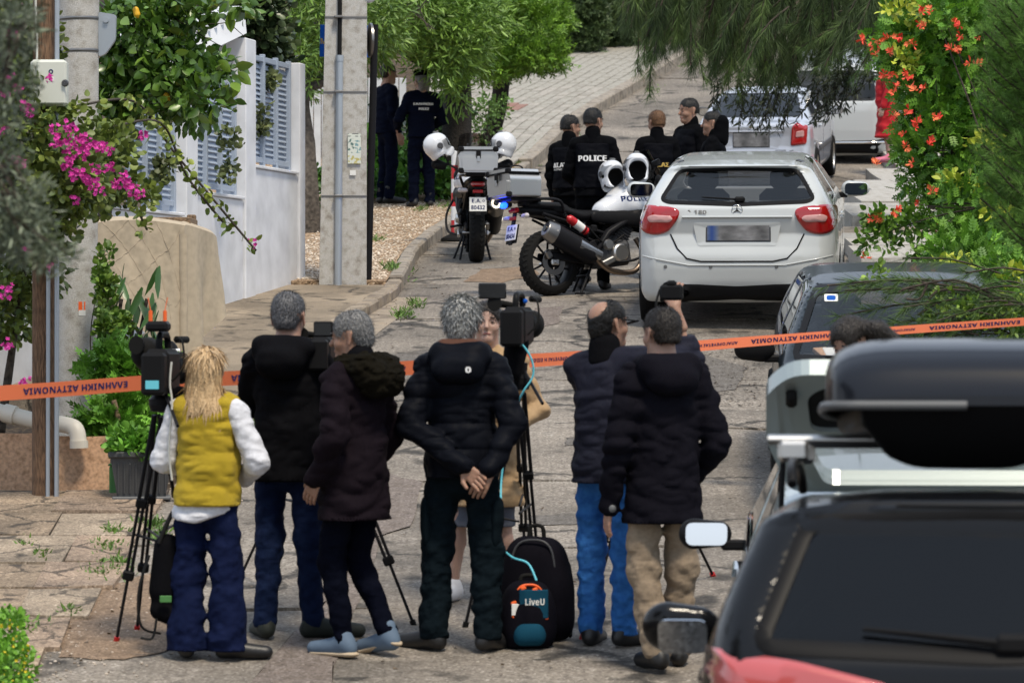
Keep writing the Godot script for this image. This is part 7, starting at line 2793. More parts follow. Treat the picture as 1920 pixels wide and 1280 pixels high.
	mb = bones_mesh([[V(0,0.80,-0.2),V(0,0.83,0.2),0.12,0.09,0.5,Vector3.UP],[V(0,0.83,0.2),V(0,0.84,0.34),0.09,0.06,0.5,Vector3.UP]],0.018)
	put("tail_cowl",mb,M.black_plastic,o)
	# grab rails, rack, box
	for x in [-1.0,1.0]:
		mb = MB.new()
		mb.tube(smooth_path([V(x * 0.13,0.82,-0.12),V(x * 0.17,0.92,-0.05),V(x * 0.17,0.94,0.12),V(x * 0.12,0.93,0.3)],4),PackedFloat32Array([0.016]),8)
		put("grab_rail",mb,M.black_metal,o)
	mb = MB.new()
	mb.box(V(0,0.935,0.32),V(0.28,0.03,0.36),Basis(),0.01)
	mb.box(V(0,0.91,0.2),V(0.14,0.06,0.2),Basis(),0.01)
	put("luggage_rack",mb,M.black_metal,o)
	top_box(o,V(0,0.955,0.38))
	# tail lamp, indicators, plate holder
	mb = MB.new()
	mb.box(V(0,0.835,0.385),V(0.15,0.05,0.05),Basis(),0.015)
	put("tail_light",mb,M.red_glass,o)
	mb = MB.new()
	mb.box(V(0,0.755,0.40),V(0.11,0.035,0.02),Basis(),0.006)
	put("reflector",mb,M.red_plastic,o)
	for x in [-1.0,1.0]:
		mb = bones_mesh([[V(x * 0.13,0.77,0.36),V(x * 0.19,0.77,0.36),0.024,0.026]],0.008)
		var ind := put("indicator",mb,M.clear_lamp,o)
		mb = MB.new()
		mb.rod(V(x * 0.04,0.78,0.34),V(x * 0.13,0.77,0.36),0.009,6)
		put("indicator_stem",mb,M.black_plastic,ind)
	mb = MB.new()
	mb.box(V(0,0.66,0.405),V(0.06,0.34,0.02),Basis(Vector3(1,0,0),-0.22),0.006)
	mb.box(V(0,0.60,0.41),V(0.19,0.19,0.008),Basis(Vector3(1,0,0),-0.22),0.003)
	var ph := put("plate_holder",mb,M.black_plastic,o)
	mb = MB.new()
	mb.box(Vector3.ZERO,V(0.185,0.155,0.006),Basis(),0.002)
	var pl := put("number_plate",mb,M.plate_white,o)
	pl.position = V(0,0.615,0.425)
	pl.rotation.x = -0.22
	lettering(plate[0],0.042,Transform3D(Basis(),V(-0.015,0.038,0.004)),"navy_ink",pl,0.1,"plate_letters")
	lettering(plate[1],0.046,Transform3D(Basis(),V(0,-0.035,0.004)),"navy_ink",pl,0.15,"plate_number")
	mb = MB.new()
	var tor := TorusMesh.new()
	tor.inner_radius = 0.008
	tor.outer_radius = 0.013
	tor.rings = 12
	tor.ring_segments = 6
	mb.add(tor,Transform3D(Basis(Vector3(1,0,0),PI * 0.5),V(0.06,0.038,0.004)))
	put("plate_crest",mb,M.navy_ink,pl)
	# exhaust
	mb = MB.new()
	mb.tube(PackedVector3Array([V(0.21,0.60,0.08),V(0.21,0.58,0.04),V(0.205,0.40,-0.36),V(0.2,0.38,-0.42)]),PackedFloat32Array([0.07,0.088,0.082,0.06]),14,true,1.25)
	put("muffler",mb,M.black_metal,o)
	mb = MB.new()
	mb.tube(PackedVector3Array([V(0.21,0.64,0.165),V(0.21,0.635,0.155),V(0.21,0.59,0.06)]),PackedFloat32Array([0.055,0.075,0.092]),14,true,1.25)
	var ec := put("muffler_cap",mb,M.dark_steel,o)
	mb = MB.new()
	mb.tube(PackedVector3Array([V(0.21,0.642,0.158),V(0.21,0.6475,0.174)]),PackedFloat32Array([0.03,0.03]),12,true,1.2)
	put("muffler_outlet",mb,M.screen_dark,ec)
	mb = MB.new()
	mb.tube(PackedVector3Array([V(0.24,0.49,-0.2),V(0.235,0.38,-0.46)]),PackedFloat32Array([0.06,0.045]),10,true,1.1)
	put("heat_shield",mb,M.steel,o)
	mb = MB.new()
	mb.tube(smooth_path([V(0.2,0.385,-0.42),V(0.17,0.30,-0.52),V(0.13,0.235,-0.7),V(0.12,0.25,-0.95),V(0.08,0.42,-1.08),V(0.05,0.58,-1.02)],5),PackedFloat32Array([0.028]),10)
	put("exhaust_pipe",mb,M.exhaust,o)
	# suspension, footrests, stand
	mb = MB.new()
	mb.rod(V(0,0.40,-0.36),V(0,0.74,-0.44),0.03,10)
	for k in 8:
		mb.lathe([[0.045,-0.008],[0.05,0.0],[0.045,0.008]],Transform3D(Basis(),V(0,0.46 + k * 0.033,-0.374 - k * 0.008)),14)
	put("rear_shock",mb,M.dark_steel,o)
	for x in [-1.0,1.0]:
		mb = MB.new()
		mb.rod(V(x * 0.14,0.42,-0.42),V(x * 0.27,0.40,-0.42),0.014,8)
		mb.box(V(x * 0.15,0.46,-0.45),V(0.02,0.16,0.08),Basis(Vector3(1,0,0),0.4),0.008)
		put("footrest",mb,M.black_metal,o)
		mb = MB.new()
		mb.tube(smooth_path([V(x * 0.12,0.32,-0.6),V(x * 0.27,0.36,-0.9),V(x * 0.29,0.55,-1.0),V(x * 0.2,0.74,-1.05)],5),PackedFloat32Array([0.014]),8)
		put("crash_bar",mb,M.black_metal,o)
		# fork
		mb = MB.new()
		mb.rod(V(x * 0.1,0.335,-1.55),V(x * 0.1,1.02,-1.25),0.026,10)
		mb.rod(V(x * 0.1,0.335,-1.55),V(x * 0.1,0.62,-1.425),0.034,10)
		put("fork_leg",mb,M.black_metal,o)
		# mirrors and grips
		mb = MB.new()
		mb.rod(V(x * 0.26,1.12,-1.05),V(x * 0.42,1.10,-0.97),0.018,8)
		put("grip",mb,M.black_rubber,o)
		mb = MB.new()
		mb.rod(V(x * 0.27,1.13,-1.06),V(x * 0.33,1.28,-1.1),0.007,6)
		mb.box(V(x * 0.34,1.30,-1.1),V(0.13,0.075,0.03),Basis(Vector3(0,0,1),x * 0.15),0.012)
		put("handlebar_mirror",mb,M.black_plastic,o)
		mb = bones_mesh([[V(x * 0.40,1.12,-1.08),V(x * 0.33,1.10,-1.12),0.06,0.05,0.5]],0.014)
		put("hand_guard",mb,M.black_plastic,o)
	mb = MB.new()
	mb.tube(smooth_path([V(-0.27,1.12,-1.05),V(-0.12,1.06,-1.2),V(0.12,1.06,-1.2),V(0.27,1.12,-1.05)],4),PackedFloat32Array([0.013]),8)
	put("handlebar",mb,M.black_metal,o)
	mb = bones_mesh([[V(-0.1,1.0,-1.38),V(0.1,1.0,-1.38),0.1,0.1],[V(0,0.92,-1.45),V(0,0.78,-1.62),0.09,0.04],[V(-0.06,1.04,-1.28),V(0.06,1.04,-1.28),0.08,0.08]],0.018)
	put("front_fairing",mb,M.black_plastic,o)
	mb = MB.new()
	var scr := PackedVector3Array()
	for i in 7:
		for k in 9:
			var t := i / 6.0
			var a := (k / 8.0 - 0.5) * 2.0
			scr.append(V(a * (0.19 - 0.05 * t),1.06 + 0.42 * t - 0.04 * a * a * t,-1.46 + 0.22 * t + 0.1 * a * a))
	mb.grid(scr,7,9)
	put("windscreen",mb,M.car_glass_dark,o)
	mb = bones_mesh([[V(0,0.66,-1.42),V(0,0.70,-1.6),0.08,0.08,0.55,Vector3.UP],[V(0,0.7,-1.6),V(0,0.6,-1.82),0.08,0.05,0.55,Vector3.UP]],0.018)
	put("front_mudguard",mb,M.black_plastic,o)
	mb = MB.new()
	mb.rod(V(-0.12,0.32,-0.5),V(-0.24,0.02,-0.42),0.013,8)
	mb.box(V(-0.25,0.012,-0.42),V(0.06,0.018,0.07),Basis(),0.005)
	put("side_stand",mb,M.black_metal,o)
	mb = MB.new()
	for x in [-1.0,1.0]:
		mb.rod(V(x * 0.11,0.3,-0.44),V(x * 0.17,0.02,-0.26),0.014,8)
		mb.box(V(x * 0.175,0.012,-0.24),V(0.045,0.018,0.1),Basis(),0.005)
	mb.rod(V(-0.13,0.2,-0.38),V(0.13,0.2,-0.38),0.012,8)
	put("centre_stand",mb,M.black_metal,o)
	# loose-looking small parts between seat and engine
	mb = MB.new()
	for e in [[0.13,0.66,-0.46,0.07],[0.14,0.60,-0.36,0.06],[-0.13,0.66,-0.46,0.08],[-0.14,0.56,-0.4,0.07],[0.12,0.52,-0.5,0.06]]:
		mb.box(V(e[0],e[1],e[2]),Vector3.ONE * e[3],Basis(Vector3(0.3,1,0.2).normalized(),e[1] * 9.0),0.012)
	mb.tube(smooth_path([V(0.15,0.66,-0.4),V(0.17,0.55,-0.5),V(0.16,0.5,-0.62),V(0.17,0.6,-0.8)],5),PackedFloat32Array([0.01]),6)
	mb.tube(smooth_path([V(-0.15,0.66,-0.4),V(-0.17,0.52,-0.55),V(-0.17,0.6,-0.8)],5),PackedFloat32Array([0.01]),6)
	var tr := put("wiring_and_hoses",mb,M.black_plastic,o)
	tr.set_meta("kind","stuff")
	return o

func helmet(label: String,at: Vector3,b: Basis,open_chin := true) -> void:   # local: -z is the face opening
	var o := thing("motorcycle_helmet",label,"helmet",at,0.0,"white motorcycle helmets")
	o.basis = b
	var list := [[V(0,0.03,0.01),V(0,0.03,-0.01),0.14,0.135,0.92,Vector3(1,0,0)],[V(0,-0.06,0.0),V(0,-0.1,-0.02),0.125,0.115,0.95,Vector3(1,0,0)],[V(0,-0.08,-0.07),V(0,-0.08,-0.09),0.085,0.075]]
	list.append([V(0,-0.09,0.0),V(0,-0.3,0.0),0.1,0.11,1.0,V(0,0,1),true])
	list.append([V(0,0.0,-0.0),V(0,-0.01,0.01),0.112,0.11,1.0,V(0,0,1),true])
	if open_chin:
		list[2] = [V(0,-0.06,0.03),V(0,-0.08,0.03),0.1,0.1]
		list.append([V(-0.03,-0.05,-0.19),V(0.03,-0.05,-0.19),0.125,0.125,1.0,V(0,0,1),true])
	else:
		list.append([V(-0.05,0.0,-0.19),V(0.05,0.0,-0.19),0.075,0.075,1.0,V(0,0,1),true])
	var mb := bones_mesh(list,0.0085,[[V(0,-0.145,0),V(0,-1,0)]],0.02)
	put("shell",mb,M.paint_bike,o)
	mb = bones_mesh([[V(0,0.0,0.0),V(0,0.0,0.01),0.118,0.118,0.94,Vector3(1,0,0)],[V(0,-0.02,-0.01),V(0,-0.4,-0.03),0.088,0.088,1.0,V(0,0,1),true],[V(0,0.0,-0.04),V(0,0.0,-0.3),0.075,0.085,1.0,V(0,0,1),true]],0.01,[],0.015)
	put("lining",mb,M.black_rubber,o)
	mb = MB.new()
	var pts := PackedVector3Array()
	for i in 6:
		for k in 13:
			var a := (k / 12.0 - 0.5) * 2.5
			var y := 0.055 - 0.115 * i / 5.0
			var r := 0.147 - 0.1 * (y - 0.0) * (y - 0.0) * 8.0
			pts.append(V(sin(a) * r,y,-cos(a) * r + 0.0))
	mb.grid(pts,6,13)
	var vz := put("visor",mb,M.visor,o)
	if open_chin:
		vz.rotation.x = 0.95
	for x in [-1.0,1.0]:
		mb = MB.new()
		mb.lathe([[0.001,0.008],[0.03,0.008],[0.034,0.0]],Transform3D(Basis(Vector3(0,0,1),-x * PI * 0.5),V(x * 0.131,0.015,-0.005)),16)
		put("visor_hinge",mb,M.dark_grey,o)
	mb = MB.new()
	mb.box(V(0,0.163,-0.06),V(0.05,0.016,0.05),Basis(Vector3(1,0,0),-0.45),0.006)
	put("vent",mb,M.grey_plastic,o)

func motorcycles() -> void:
	var g1 := ground((893 - 960) * 40.6 / FOC,40.6)
	var b1 := motorcycle("police motorcycle parked beside the kerb, seen from straight behind, plate 80432",g1 + V(0,-0.005,0),deg_to_rad(3.0),["E.A.","80432"])
	var g2 := ground((1031 - 960) * 36.7 / FOC,36.7)
	var b2 := motorcycle("police motorcycle standing crosswise with red extinguisher, white tank lettered police",g2,deg_to_rad(-57.0),["E.A.","80434"],deg_to_rad(4.0))
	# the blue lamp on the second machine
	for e in [[b2,-0.02]]:
		var bk: Node3D = e[0]
		var mb := MB.new()
		mb.box(V(e[1],0.89,0.44),V(0.09,0.045,0.06),Basis(),0.012)
		put("blue_lamp_housing",mb,M.black_plastic,bk)
		mb = bones_mesh([[V(e[1] - 0.02,0.885,0.49),V(e[1] + 0.02,0.885,0.49),0.03,0.03]],0.008)
		put("blue_lamp",mb,M.blue_lamp,bk)
		var l := OmniLight3D.new()
		l.name = "blue_lamp_light"
		l.light_color = Color(0.1,0.25,1.0)
		l.light_energy = 0.025
		l.light_size = 0.02
		l.omni_range = 6.0
		l.omni_attenuation = 2.0
		l.shadow_enabled = true
		bk.add_child(l)
		l.position = V(e[1],0.885,0.545)
	# helmets hung on the mirrors
	helmet("white helmet with raised visor hanging on the near-kerb mirror of the rear-on motorcycle",b1.to_global(V(-0.39,1.30,-1.0)),Basis(Vector3.UP,-1.3) * Basis(Vector3(1,0,0),0.5),false)
	helmet("white flip-up helmet hanging on the road-side mirror of the rear-on motorcycle",b1.to_global(V(0.34,1.31,-1.0)),Basis(Vector3.UP,1.25) * Basis(Vector3(1,0,0),0.15) * Basis(Vector3(0,0,1),-0.1),false)
	helmet("white helmet with its dark opening towards us, on the crosswise motorcycle's mirror",b2.to_global(V(0.22,1.25,-0.95)),Basis(Vector3.UP,PI + 0.1) * Basis(Vector3(1,0,0),0.35),true)
	helmet("white helmet half hidden behind another on the crosswise motorcycle",b2.to_global(V(0.0,1.2,-0.8)),Basis(Vector3.UP,PI + 0.5) * Basis(Vector3(1,0,0),0.3),true)
	# fire extinguisher strapped under the seat
	var o := thing("fire_extinguisher","small red fire extinguisher strapped to the side of a motorcycle","extinguisher")
	o.transform = b2.transform * Transform3D(Basis(Vector3(1,0,0),1.0),V(0.2,0.69,-0.22))
	var mb := MB.new()
	mb.lathe([[0.001,-0.14],[0.03,-0.138],[0.042,-0.125],[0.043,0.09],[0.036,0.115],[0.015,0.13],[0.013,0.145]],Transform3D(),20,false)
	put("cylinder",mb,M.red_paint,o)
	mb = MB.new()
	mb.lathe([[0.0436,-0.075],[0.0436,0.03]],Transform3D(),20)
	put("printed_label",mb,M.paper,o)
	mb = MB.new()
	mb.box(V(0,0.16,0),V(0.03,0.04,0.03),Basis(),0.006)
	mb.box(V(0.02,0.185,0),V(0.07,0.012,0.02),Basis(Vector3(0,0,1),0.3),0.004)
	put("valve",mb,M.black_metal,o)
	mb = MB.new()
	mb.lathe([[0.045,-0.1],[0.045,-0.085]],Transform3D(),20)
	put("strap",mb,M.black_plastic,o)
	# red and white delineator post behind the first machine
	var c := ground((853 - 960) * 43.5 / FOC,43.5)
	var p := thing("delineator_post","red and white striped plastic post behind the rear-on motorcycle","post",c)
	for k in 6:
		mb = MB.new()
		mb.lathe([[0.048 - 0.001 * k,0.0],[0.047 - 0.001 * k,0.16]],Transform3D(Basis(),V(0,0.08 + 0.16 * k,0)),16)
		put("red_band" if k % 2 == 0 else "white_band",mb,M["red_paint" if k % 2 == 0 else "white_plastic"],p)
	mb = MB.new()
	mb.lathe([[0.001,0.09],[0.05,0.09],[0.16,0.03],[0.17,0.0]],Transform3D(),20)
	put("post_base",mb,M.black_rubber,p)
	mb = MB.new()
	mb.lathe([[0.001,0.012],[0.043,0.0]],Transform3D(Basis(),V(0,1.04,0)),16)
	put("post_cap",mb,M.white_plastic,p)

# ---- people ----
func skel(s: float) -> Dictionary:   # joints of a standing figure 1.75 m tall times s; it faces -z
	var j := {
		"pelvis": Vector3(0,0.95,0),"waist": Vector3(0,1.08,0),"chest": Vector3(0,1.28,0),"neck": Vector3(0,1.46,0.02),"head": Vector3(0,1.63,-0.01),
	}
	for e in [["L",-1.0],["R",1.0]]:
		var q: String = e[0]
		var x: float = e[1]
		j["hip" + q] = Vector3(x * 0.09,0.93,0)
		j["knee" + q] = Vector3(x * 0.1,0.5,-0.015)
		j["ankle" + q] = Vector3(x * 0.105,0.085,0.03)
		j["toe" + q] = Vector3(x * 0.13,0.03,-0.15)
		j["shoulder" + q] = Vector3(x * 0.163,1.41,0.01)
		j["elbow" + q] = Vector3(x * 0.215,1.13,0.03)
		j["wrist" + q] = Vector3(x * 0.225,0.88,-0.05)
	for k in j: j[k] *= s
	return j

func head_field(f: Bones,c: Vector3,b: Basis,s: float,face := true) -> void:   # b: the head's own axes, -z is where it looks
	var q := func(x: float,y: float,z: float) -> Vector3: return c + b * (Vector3(x,y,z) * s)
	f.bone(q.call(0,0.035,0.018),q.call(0,0.035,-0.018),0.083 * s,0.078 * s,0.02,0.94,b.x)
	f.bone(q.call(0,-0.035,-0.035),q.call(0,-0.085,-0.062),0.062 * s,0.036 * s,0.035,0.92,b.x)
	f.bone(q.call(0,-0.04,0.0),q.call(0,-0.14,0.035),0.055 * s,0.058 * s,0.03)
	if face:
		f.bone(q.call(-0.035,-0.028,-0.06),q.call(0.035,-0.028,-0.06),0.026 * s,0.026 * s,0.02)      # cheeks
		f.bone(q.call(0,0.012,-0.092),q.call(0,-0.022,-0.112),0.008 * s,0.0125 * s,0.012)             # nose
		f.bone(q.call(-0.03,0.022,-0.083),q.call(0.03,0.022,-0.083),0.011 * s,0.011 * s,0.012)        # brow
		f.bone(q.call(-0.016,-0.058,-0.088),q.call(0.016,-0.058,-0.088),0.0075 * s,0.0075 * s,0.008)  # lips
		f.bone(q.call(-0.032,0.006,-0.098),q.call(-0.031,0.006,-0.096),0.016 * s,0.016 * s,0.012,1.0,Vector3(0,0,1),true)
		f.bone(q.call(0.032,0.006,-0.098),q.call(0.031,0.006,-0.096),0.016 * s,0.016 * s,0.012,1.0,Vector3(0,0,1),true)
		f.bone(q.call(-0.031,0.005,-0.077),q.call(-0.03,0.005,-0.077),0.0135 * s,0.0135 * s,0.003)
		f.bone(q.call(0.031,0.005,-0.077),q.call(0.03,0.005,-0.077),0.0135 * s,0.0135 * s,0.003)
	for x in [-1.0,1.0]:
		f.bone(q.call(x * 0.079,0.018,0.012),q.call(x * 0.08,-0.03,0.004),0.016 * s,0.010 * s,0.008,0.5,(b * Vector3(1,0,-x * 0.5)))

func hand_field(f: Bones,wrist: Vector3,dir: Vector3,palm: Vector3,thumb_side: Vector3,s: float,curl: float) -> void:   # dir: where the fingers point, palm: where the palm faces
	dir = dir.normalized()
	var side := (thumb_side - dir * thumb_side.dot(dir)).normalized()
	palm = (palm - dir * palm.dot(dir) - side * palm.dot(side)).normalized()
	f.bone(wrist - dir * 0.03 * s,wrist + dir * 0.02 * s,0.027 * s,0.027 * s,0.02,0.75,palm)
	for x in [-0.026,0.0,0.026]:
		f.bone(wrist + dir * 0.02 * s + side * x * 0.7 * s,wrist + dir * 0.085 * s + side * x * s,0.017 * s,0.015 * s,0.014,0.8,palm)
	var ln := [0.066,0.075,0.068,0.052]
	for i in 4:
		var p := wrist + (dir * 0.092 + side * (0.033 - 0.022 * i)) * s
		var d := dir
		for k in 3:
			d = d.lerp(palm,curl * (0.28 + 0.1 * k)).normalized()
			var e: Vector3 = p + d * ln[i] * [0.46,0.31,0.24][k] * s
			f.bone(p,e,(0.0095 - 0.0008 * k) * s,(0.009 - 0.0008 * k) * s,0.004)
			p = e
	var t0 := wrist + (dir * 0.03 + side * 0.028) * s
	var t1 := t0 + (dir * 0.03 + side * 0.028 + palm * 0.012) * s
	var t2 := t1 + (dir * 0.034 + side * 0.006 + palm * (0.004 + 0.02 * curl)) * s
	f.bone(t0,t1,0.014 * s,0.0115 * s,0.01)
	f.bone(t1,t2,0.0115 * s,0.009 * s,0.005)

func skin_noise(freq: float,sd: int) -> FastNoiseLite:
	var n := FastNoiseLite.new()
	n.noise_type = FastNoiseLite.TYPE_SIMPLEX_SMOOTH
	n.frequency = freq
	n.fractal_octaves = 2
	n.seed = sd
	return n

func make_person(spec: Dictionary) -> Node3D:
	var s: float = spec.get("s",1.0)
	var cell: float = spec.get("cell",0.012)
	var j := skel(s)
	var moved: Dictionary = spec.get("j",{})
	for k in moved: j[k] = moved[k] * s
	var shift: Dictionary = spec.get("shift",{})       # added to the standing joints
	for k in shift: j[k] += shift[k] * s
	var bulk: float = spec.get("bulk",1.0) * s
	var o := thing("person",spec.label,"person",spec.at,spec.get("turn",0.0),spec.get("group",""))
	# the body: one continuous surface from head to feet
	var fb := Bones.new()
	fb.bone(j.pelvis,j.waist,0.13 * bulk,0.115 * bulk,0.05,0.75)
	fb.bone(j.waist,j.chest,0.115 * bulk,0.135 * bulk,0.05,0.75)
	fb.bone(j.shoulderL.lerp(j.shoulderR,0.2),j.shoulderL.lerp(j.shoulderR,0.8),0.065 * bulk,0.065 * bulk,0.06)
	fb.bone(j.chest,j.neck,0.12 * bulk,0.06 * s,0.06,0.75)
	var thin: float = s * (1.1 if spec.get("bare",false) else 0.82)
	for q in ["L","R"]:
		fb.bone(j["hip" + q],j["knee" + q],0.078 * bulk,0.054 * thin,0.04)
		fb.bone(j["knee" + q],j["knee" + q].lerp(j["ankle" + q],0.35) + Vector3(0,0,0.012 * s),0.052 * thin,0.054 * thin,0.03)
		fb.bone(j["knee" + q].lerp(j["ankle" + q],0.35) + Vector3(0,0,0.012 * s),j["ankle" + q],0.054 * thin,0.036 * thin,0.03)
		fb.bone(j["ankle" + q],j["toe" + q],0.036 * s,0.024 * s,0.03)
		fb.bone(j["shoulder" + q],j["elbow" + q],0.052 * bulk,0.04 * s,0.04)
		fb.bone(j["elbow" + q],j["wrist" + q],0.04 * s,0.027 * s,0.03)
	fb.bone(j.neck,j.head - Vector3(0,0.06 * s,0),0.055 * s,0.054 * s,0.03)
	fb.grow = -0.012
	var body := MB.new()
	net_bones(fb,0.02,body)
	var hb := Basis.from_euler(spec.get("look",Vector3.ZERO))
	var fine: float = spec.get("fine",0.006)
	var fh := Bones.new()
	head_field(fh,j.head,hb,s * spec.get("head_size",1.05),spec.get("face",true))
	fh.bone(j.neck,j.head - Vector3(0,0.08 * s,0),0.056 * s,0.054 * s,0.03)
	net_bones(fh,fine,body)
	for q in ["L","R"]:
		var hs: Dictionary = spec.get("hand" + q,{})
		if hs.get("hide",false): continue
		var fa := Bones.new()
		var d: Vector3 = hs.get("dir",j["wrist" + q] - j["elbow" + q])
		var x := -1.0 if q == "L" else 1.0
		hand_field(fa,j["wrist" + q],d,hs.get("palm",Vector3(-x,0,0)),hs.get("thumb",Vector3(0,0,-1)),s,hs.get("curl",0.5))
		fa.bone(j["elbow" + q].lerp(j["wrist" + q],0.6),j["wrist" + q],0.033 * s,0.026 * s,0.02)
		net_bones(fa,fine * 0.8,body)
	put("body",body,M[spec.get("skin","skin")],o)
	# clothing
	for w in spec.wear:
		var f := Bones.new()
		var kind: String = w.kind
		var g: float = w.get("grow",0.02) * s
		f.noise = skin_noise(w.get("freq",5.0 if kind == "trousers" else 3.2),spec.get("seed",3) + hash(kind) % 97)
		f.amp = w.get("amp",0.014)
		f.stretch = w.get("stretch",Vector3(1.0,1.9,1.0))
		if kind == "trousers":
			f.stretch = Vector3(1.0,1.3,1.0)
			f.noise.fractal_octaves = 3
			f.amp *= 1.5
		elif kind == "jacket":
			f.noise.fractal_type = FastNoiseLite.FRACTAL_RIDGED
			f.noise.fractal_octaves = 2
		if kind == "jacket":
			var hem: float = w.get("hem",0.82) * s
			var slv: float = w.get("sleeve",1.0)
			f.bone(j.pelvis + Vector3(0,hem - j.pelvis.y - 0.03 * s,0) + w.get("sway",Vector3.ZERO),j.waist,(0.174 + w.get("flare",0.0)) * bulk + g,0.15 * bulk + g,0.06,w.get("flat",0.84))
			f.bone(j.waist,j.chest,0.142 * bulk + g,0.15 * bulk + g,0.06,0.78)
			f.bone(j.shoulderL.lerp(j.shoulderR,0.17),j.shoulderL.lerp(j.shoulderR,0.83),0.072 * bulk + g,0.072 * bulk + g,0.07,0.95)
			f.bone(j.chest,j.neck,0.14 * bulk + g,0.06 * bulk + g * 0.6,0.07,0.78)
			if slv > 0.0:
				for q in ["L","R"]:
					f.bone(j["shoulder" + q],j["elbow" + q],0.06 * bulk + g,0.048 * bulk + g,0.035)
					var e: Vector3 = j["elbow" + q].lerp(j["wrist" + q],slv)
					f.bone(j["elbow" + q],e,0.048 * bulk + g,0.038 * s + g * 0.8,0.03)
					var d: Vector3 = (j["wrist" + q] - j["elbow" + q]).normalized()
			f.clip(Vector3(0,hem,0),w.get("hem_dir",Vector3(0,-1,0)))
			f.clip(j.neck + Vector3(0,w.get("neck",0.06) * s,0),Vector3(0,1,0.15) if not w.has("neck_dir") else w.neck_dir)
			f.quilt = w.get("quilt",0.0)
			f.quilt_amp = w.get("quilt_amp",0.0)
		elif kind == "sleeves":
			for q in ["L","R"]:
				f.bone(j["shoulder" + q].lerp(j["elbow" + q],0.05),j["elbow" + q],0.052 * bulk + g,0.05 * bulk + g,0.03)
				f.bone(j["elbow" + q],j["wrist" + q].lerp(j["elbow" + q],0.08),0.05 * bulk + g,0.036 * s + g,0.03)
		elif kind == "trousers":
			var top: float = w.get("top",0.97) * s
			f.bone(j.pelvis + Vector3(0,0.03 * s,0),j.pelvis - Vector3(0,0.06 * s,0),0.125 * bulk + g * 0.5,0.14 * bulk + g * 0.5,0.04,0.76)
			for q in ["L","R"]:
				f.bone(j["hip" + q] - Vector3(0,0.02 * s,0),j["knee" + q],0.076 * bulk + g * 0.8,w.get("knee",0.064) * bulk + g,0.03)
				f.bone(j["knee" + q],j["ankle" + q] + Vector3(0,w.get("leg_end",-0.005) * s,0),w.get("knee",0.064) * bulk + g,w.get("cuff",0.05) * s + g,0.03)
			f.clip(Vector3(0,top,0),Vector3.UP)
			f.clip(Vector3(0,w.get("floor",0.055) * s,0),Vector3.DOWN)
		elif kind == "shoes":
			for q in ["L","R"]:
				var d: Vector3 = (j["toe" + q] - j["ankle" + q]) * Vector3(1,0,1)
				d = d.normalized()
				var a: Vector3 = j["ankle" + q]
				var hl := Vector3(a.x,j["toe" + q].y + 0.012 * s + maxf(0.0,a.y - 0.1 * s) * 0.8,a.z) - d * 0.035 * s
				f.bone(hl,j["toe" + q] + Vector3(0,0.008 * s,0) + d * 0.02 * s,0.04 * s,0.033 * s,0.03)
				f.bone(hl + Vector3(0,0.03 * s,0) + d * 0.02 * s,a + Vector3(0,w.get("shaft",0.02) * s,0),0.042 * s,w.get("shaft_r",0.042) * s,0.03)
				f.bone(hl + Vector3(0,0.03 * s,0) + d * 0.03 * s,j["toe" + q] + Vector3(0,0.005,0) * s,0.043 * s,0.03 * s,0.03)
			if not w.has("tilt"): f.clip(Vector3(0,0.0,0),Vector3.DOWN)
			f.amp = 0.0
		elif kind == "hair":
			var q := func(x: float,y: float,z: float) -> Vector3: return j.head + hb * (Vector3(x,y,z) * s * 1.05)
			f.bone(q.call(0,0.04,0.02),q.call(0,0.042,-0.016),(0.0845 + w.get("thick",0.004)) * s,(0.0795 + w.get("thick",0.004)) * s,0.02,0.95,hb.x)
			f.bone(q.call(0,-0.02,0.05),q.call(0,-0.06,0.05),0.06 * s,0.05 * s,0.03)
			if not w.has("strands") and not w.has("bald"): f.bone(q.call(0,0.074,-0.02),q.call(0,0.078,0.03),0.051 * s,0.051 * s,0.03,1.15,hb.x)
			for e in w.get("strands",[]):
				f.bone(q.call(e[0].x,e[0].y,e[0].z),q.call(e[1].x,e[1].y,e[1].z),e[2] * s,e[3] * s,0.03,e[4] if e.size() > 4 else 1.0,hb.z)
			# carve the face and the ears out
			var line: float = w.get("brow",0.098)
			f.bone(q.call(0,line - 0.075,-0.16),q.call(0,-0.16,-0.13),0.085 * s,0.12 * s,0.01,1.0,Vector3(0,0,1),true)
			for x in [-1.0,1.0]:
				f.bone(q.call(x * 0.1,0.0,-0.01),q.call(x * 0.1,-0.06,0.0),0.04 * s,0.056 * s,0.012,1.0,Vector3(0,0,1),true)
			if w.has("nape"): f.clip(q.call(0,w.nape,0),hb * Vector3(0,-1,0.15))
			if w.has("bald"): f.bone(q.call(0,w.bald[0],w.bald[1]),q.call(0,w.bald[0] + 0.05,w.bald[1]),w.bald[2] * s,w.bald[2] * s,0.012,1.0,Vector3(0,0,1),true)
			f.amp = w.get("amp",0.004)
			f.noise = skin_noise(45.0,5)
			f.stretch = w.get("stretch",Vector3(1,0.6,1))
		else:   # free form: list of [from, to, radius, radius, flatten, direction]
			for e in w.bones:
				f.bone(e[0] * s,e[1] * s,e[2] * s,e[3] * s,w.get("k",0.03),e[4] if e.size() > 4 else 1.0,e[5] if e.size() > 5 else Vector3(0,0,1),e.size() > 6)
			for e in w.get("clips",[]): f.clip(e[0] * s,e[1])
			f.quilt = w.get("quilt",0.0)
			f.quilt_amp = w.get("quilt_amp",0.0)
		var mb := MB.new()
		net_bones(f,w.get("cell",fine * 1.2 if kind == "hair" else cell),mb)
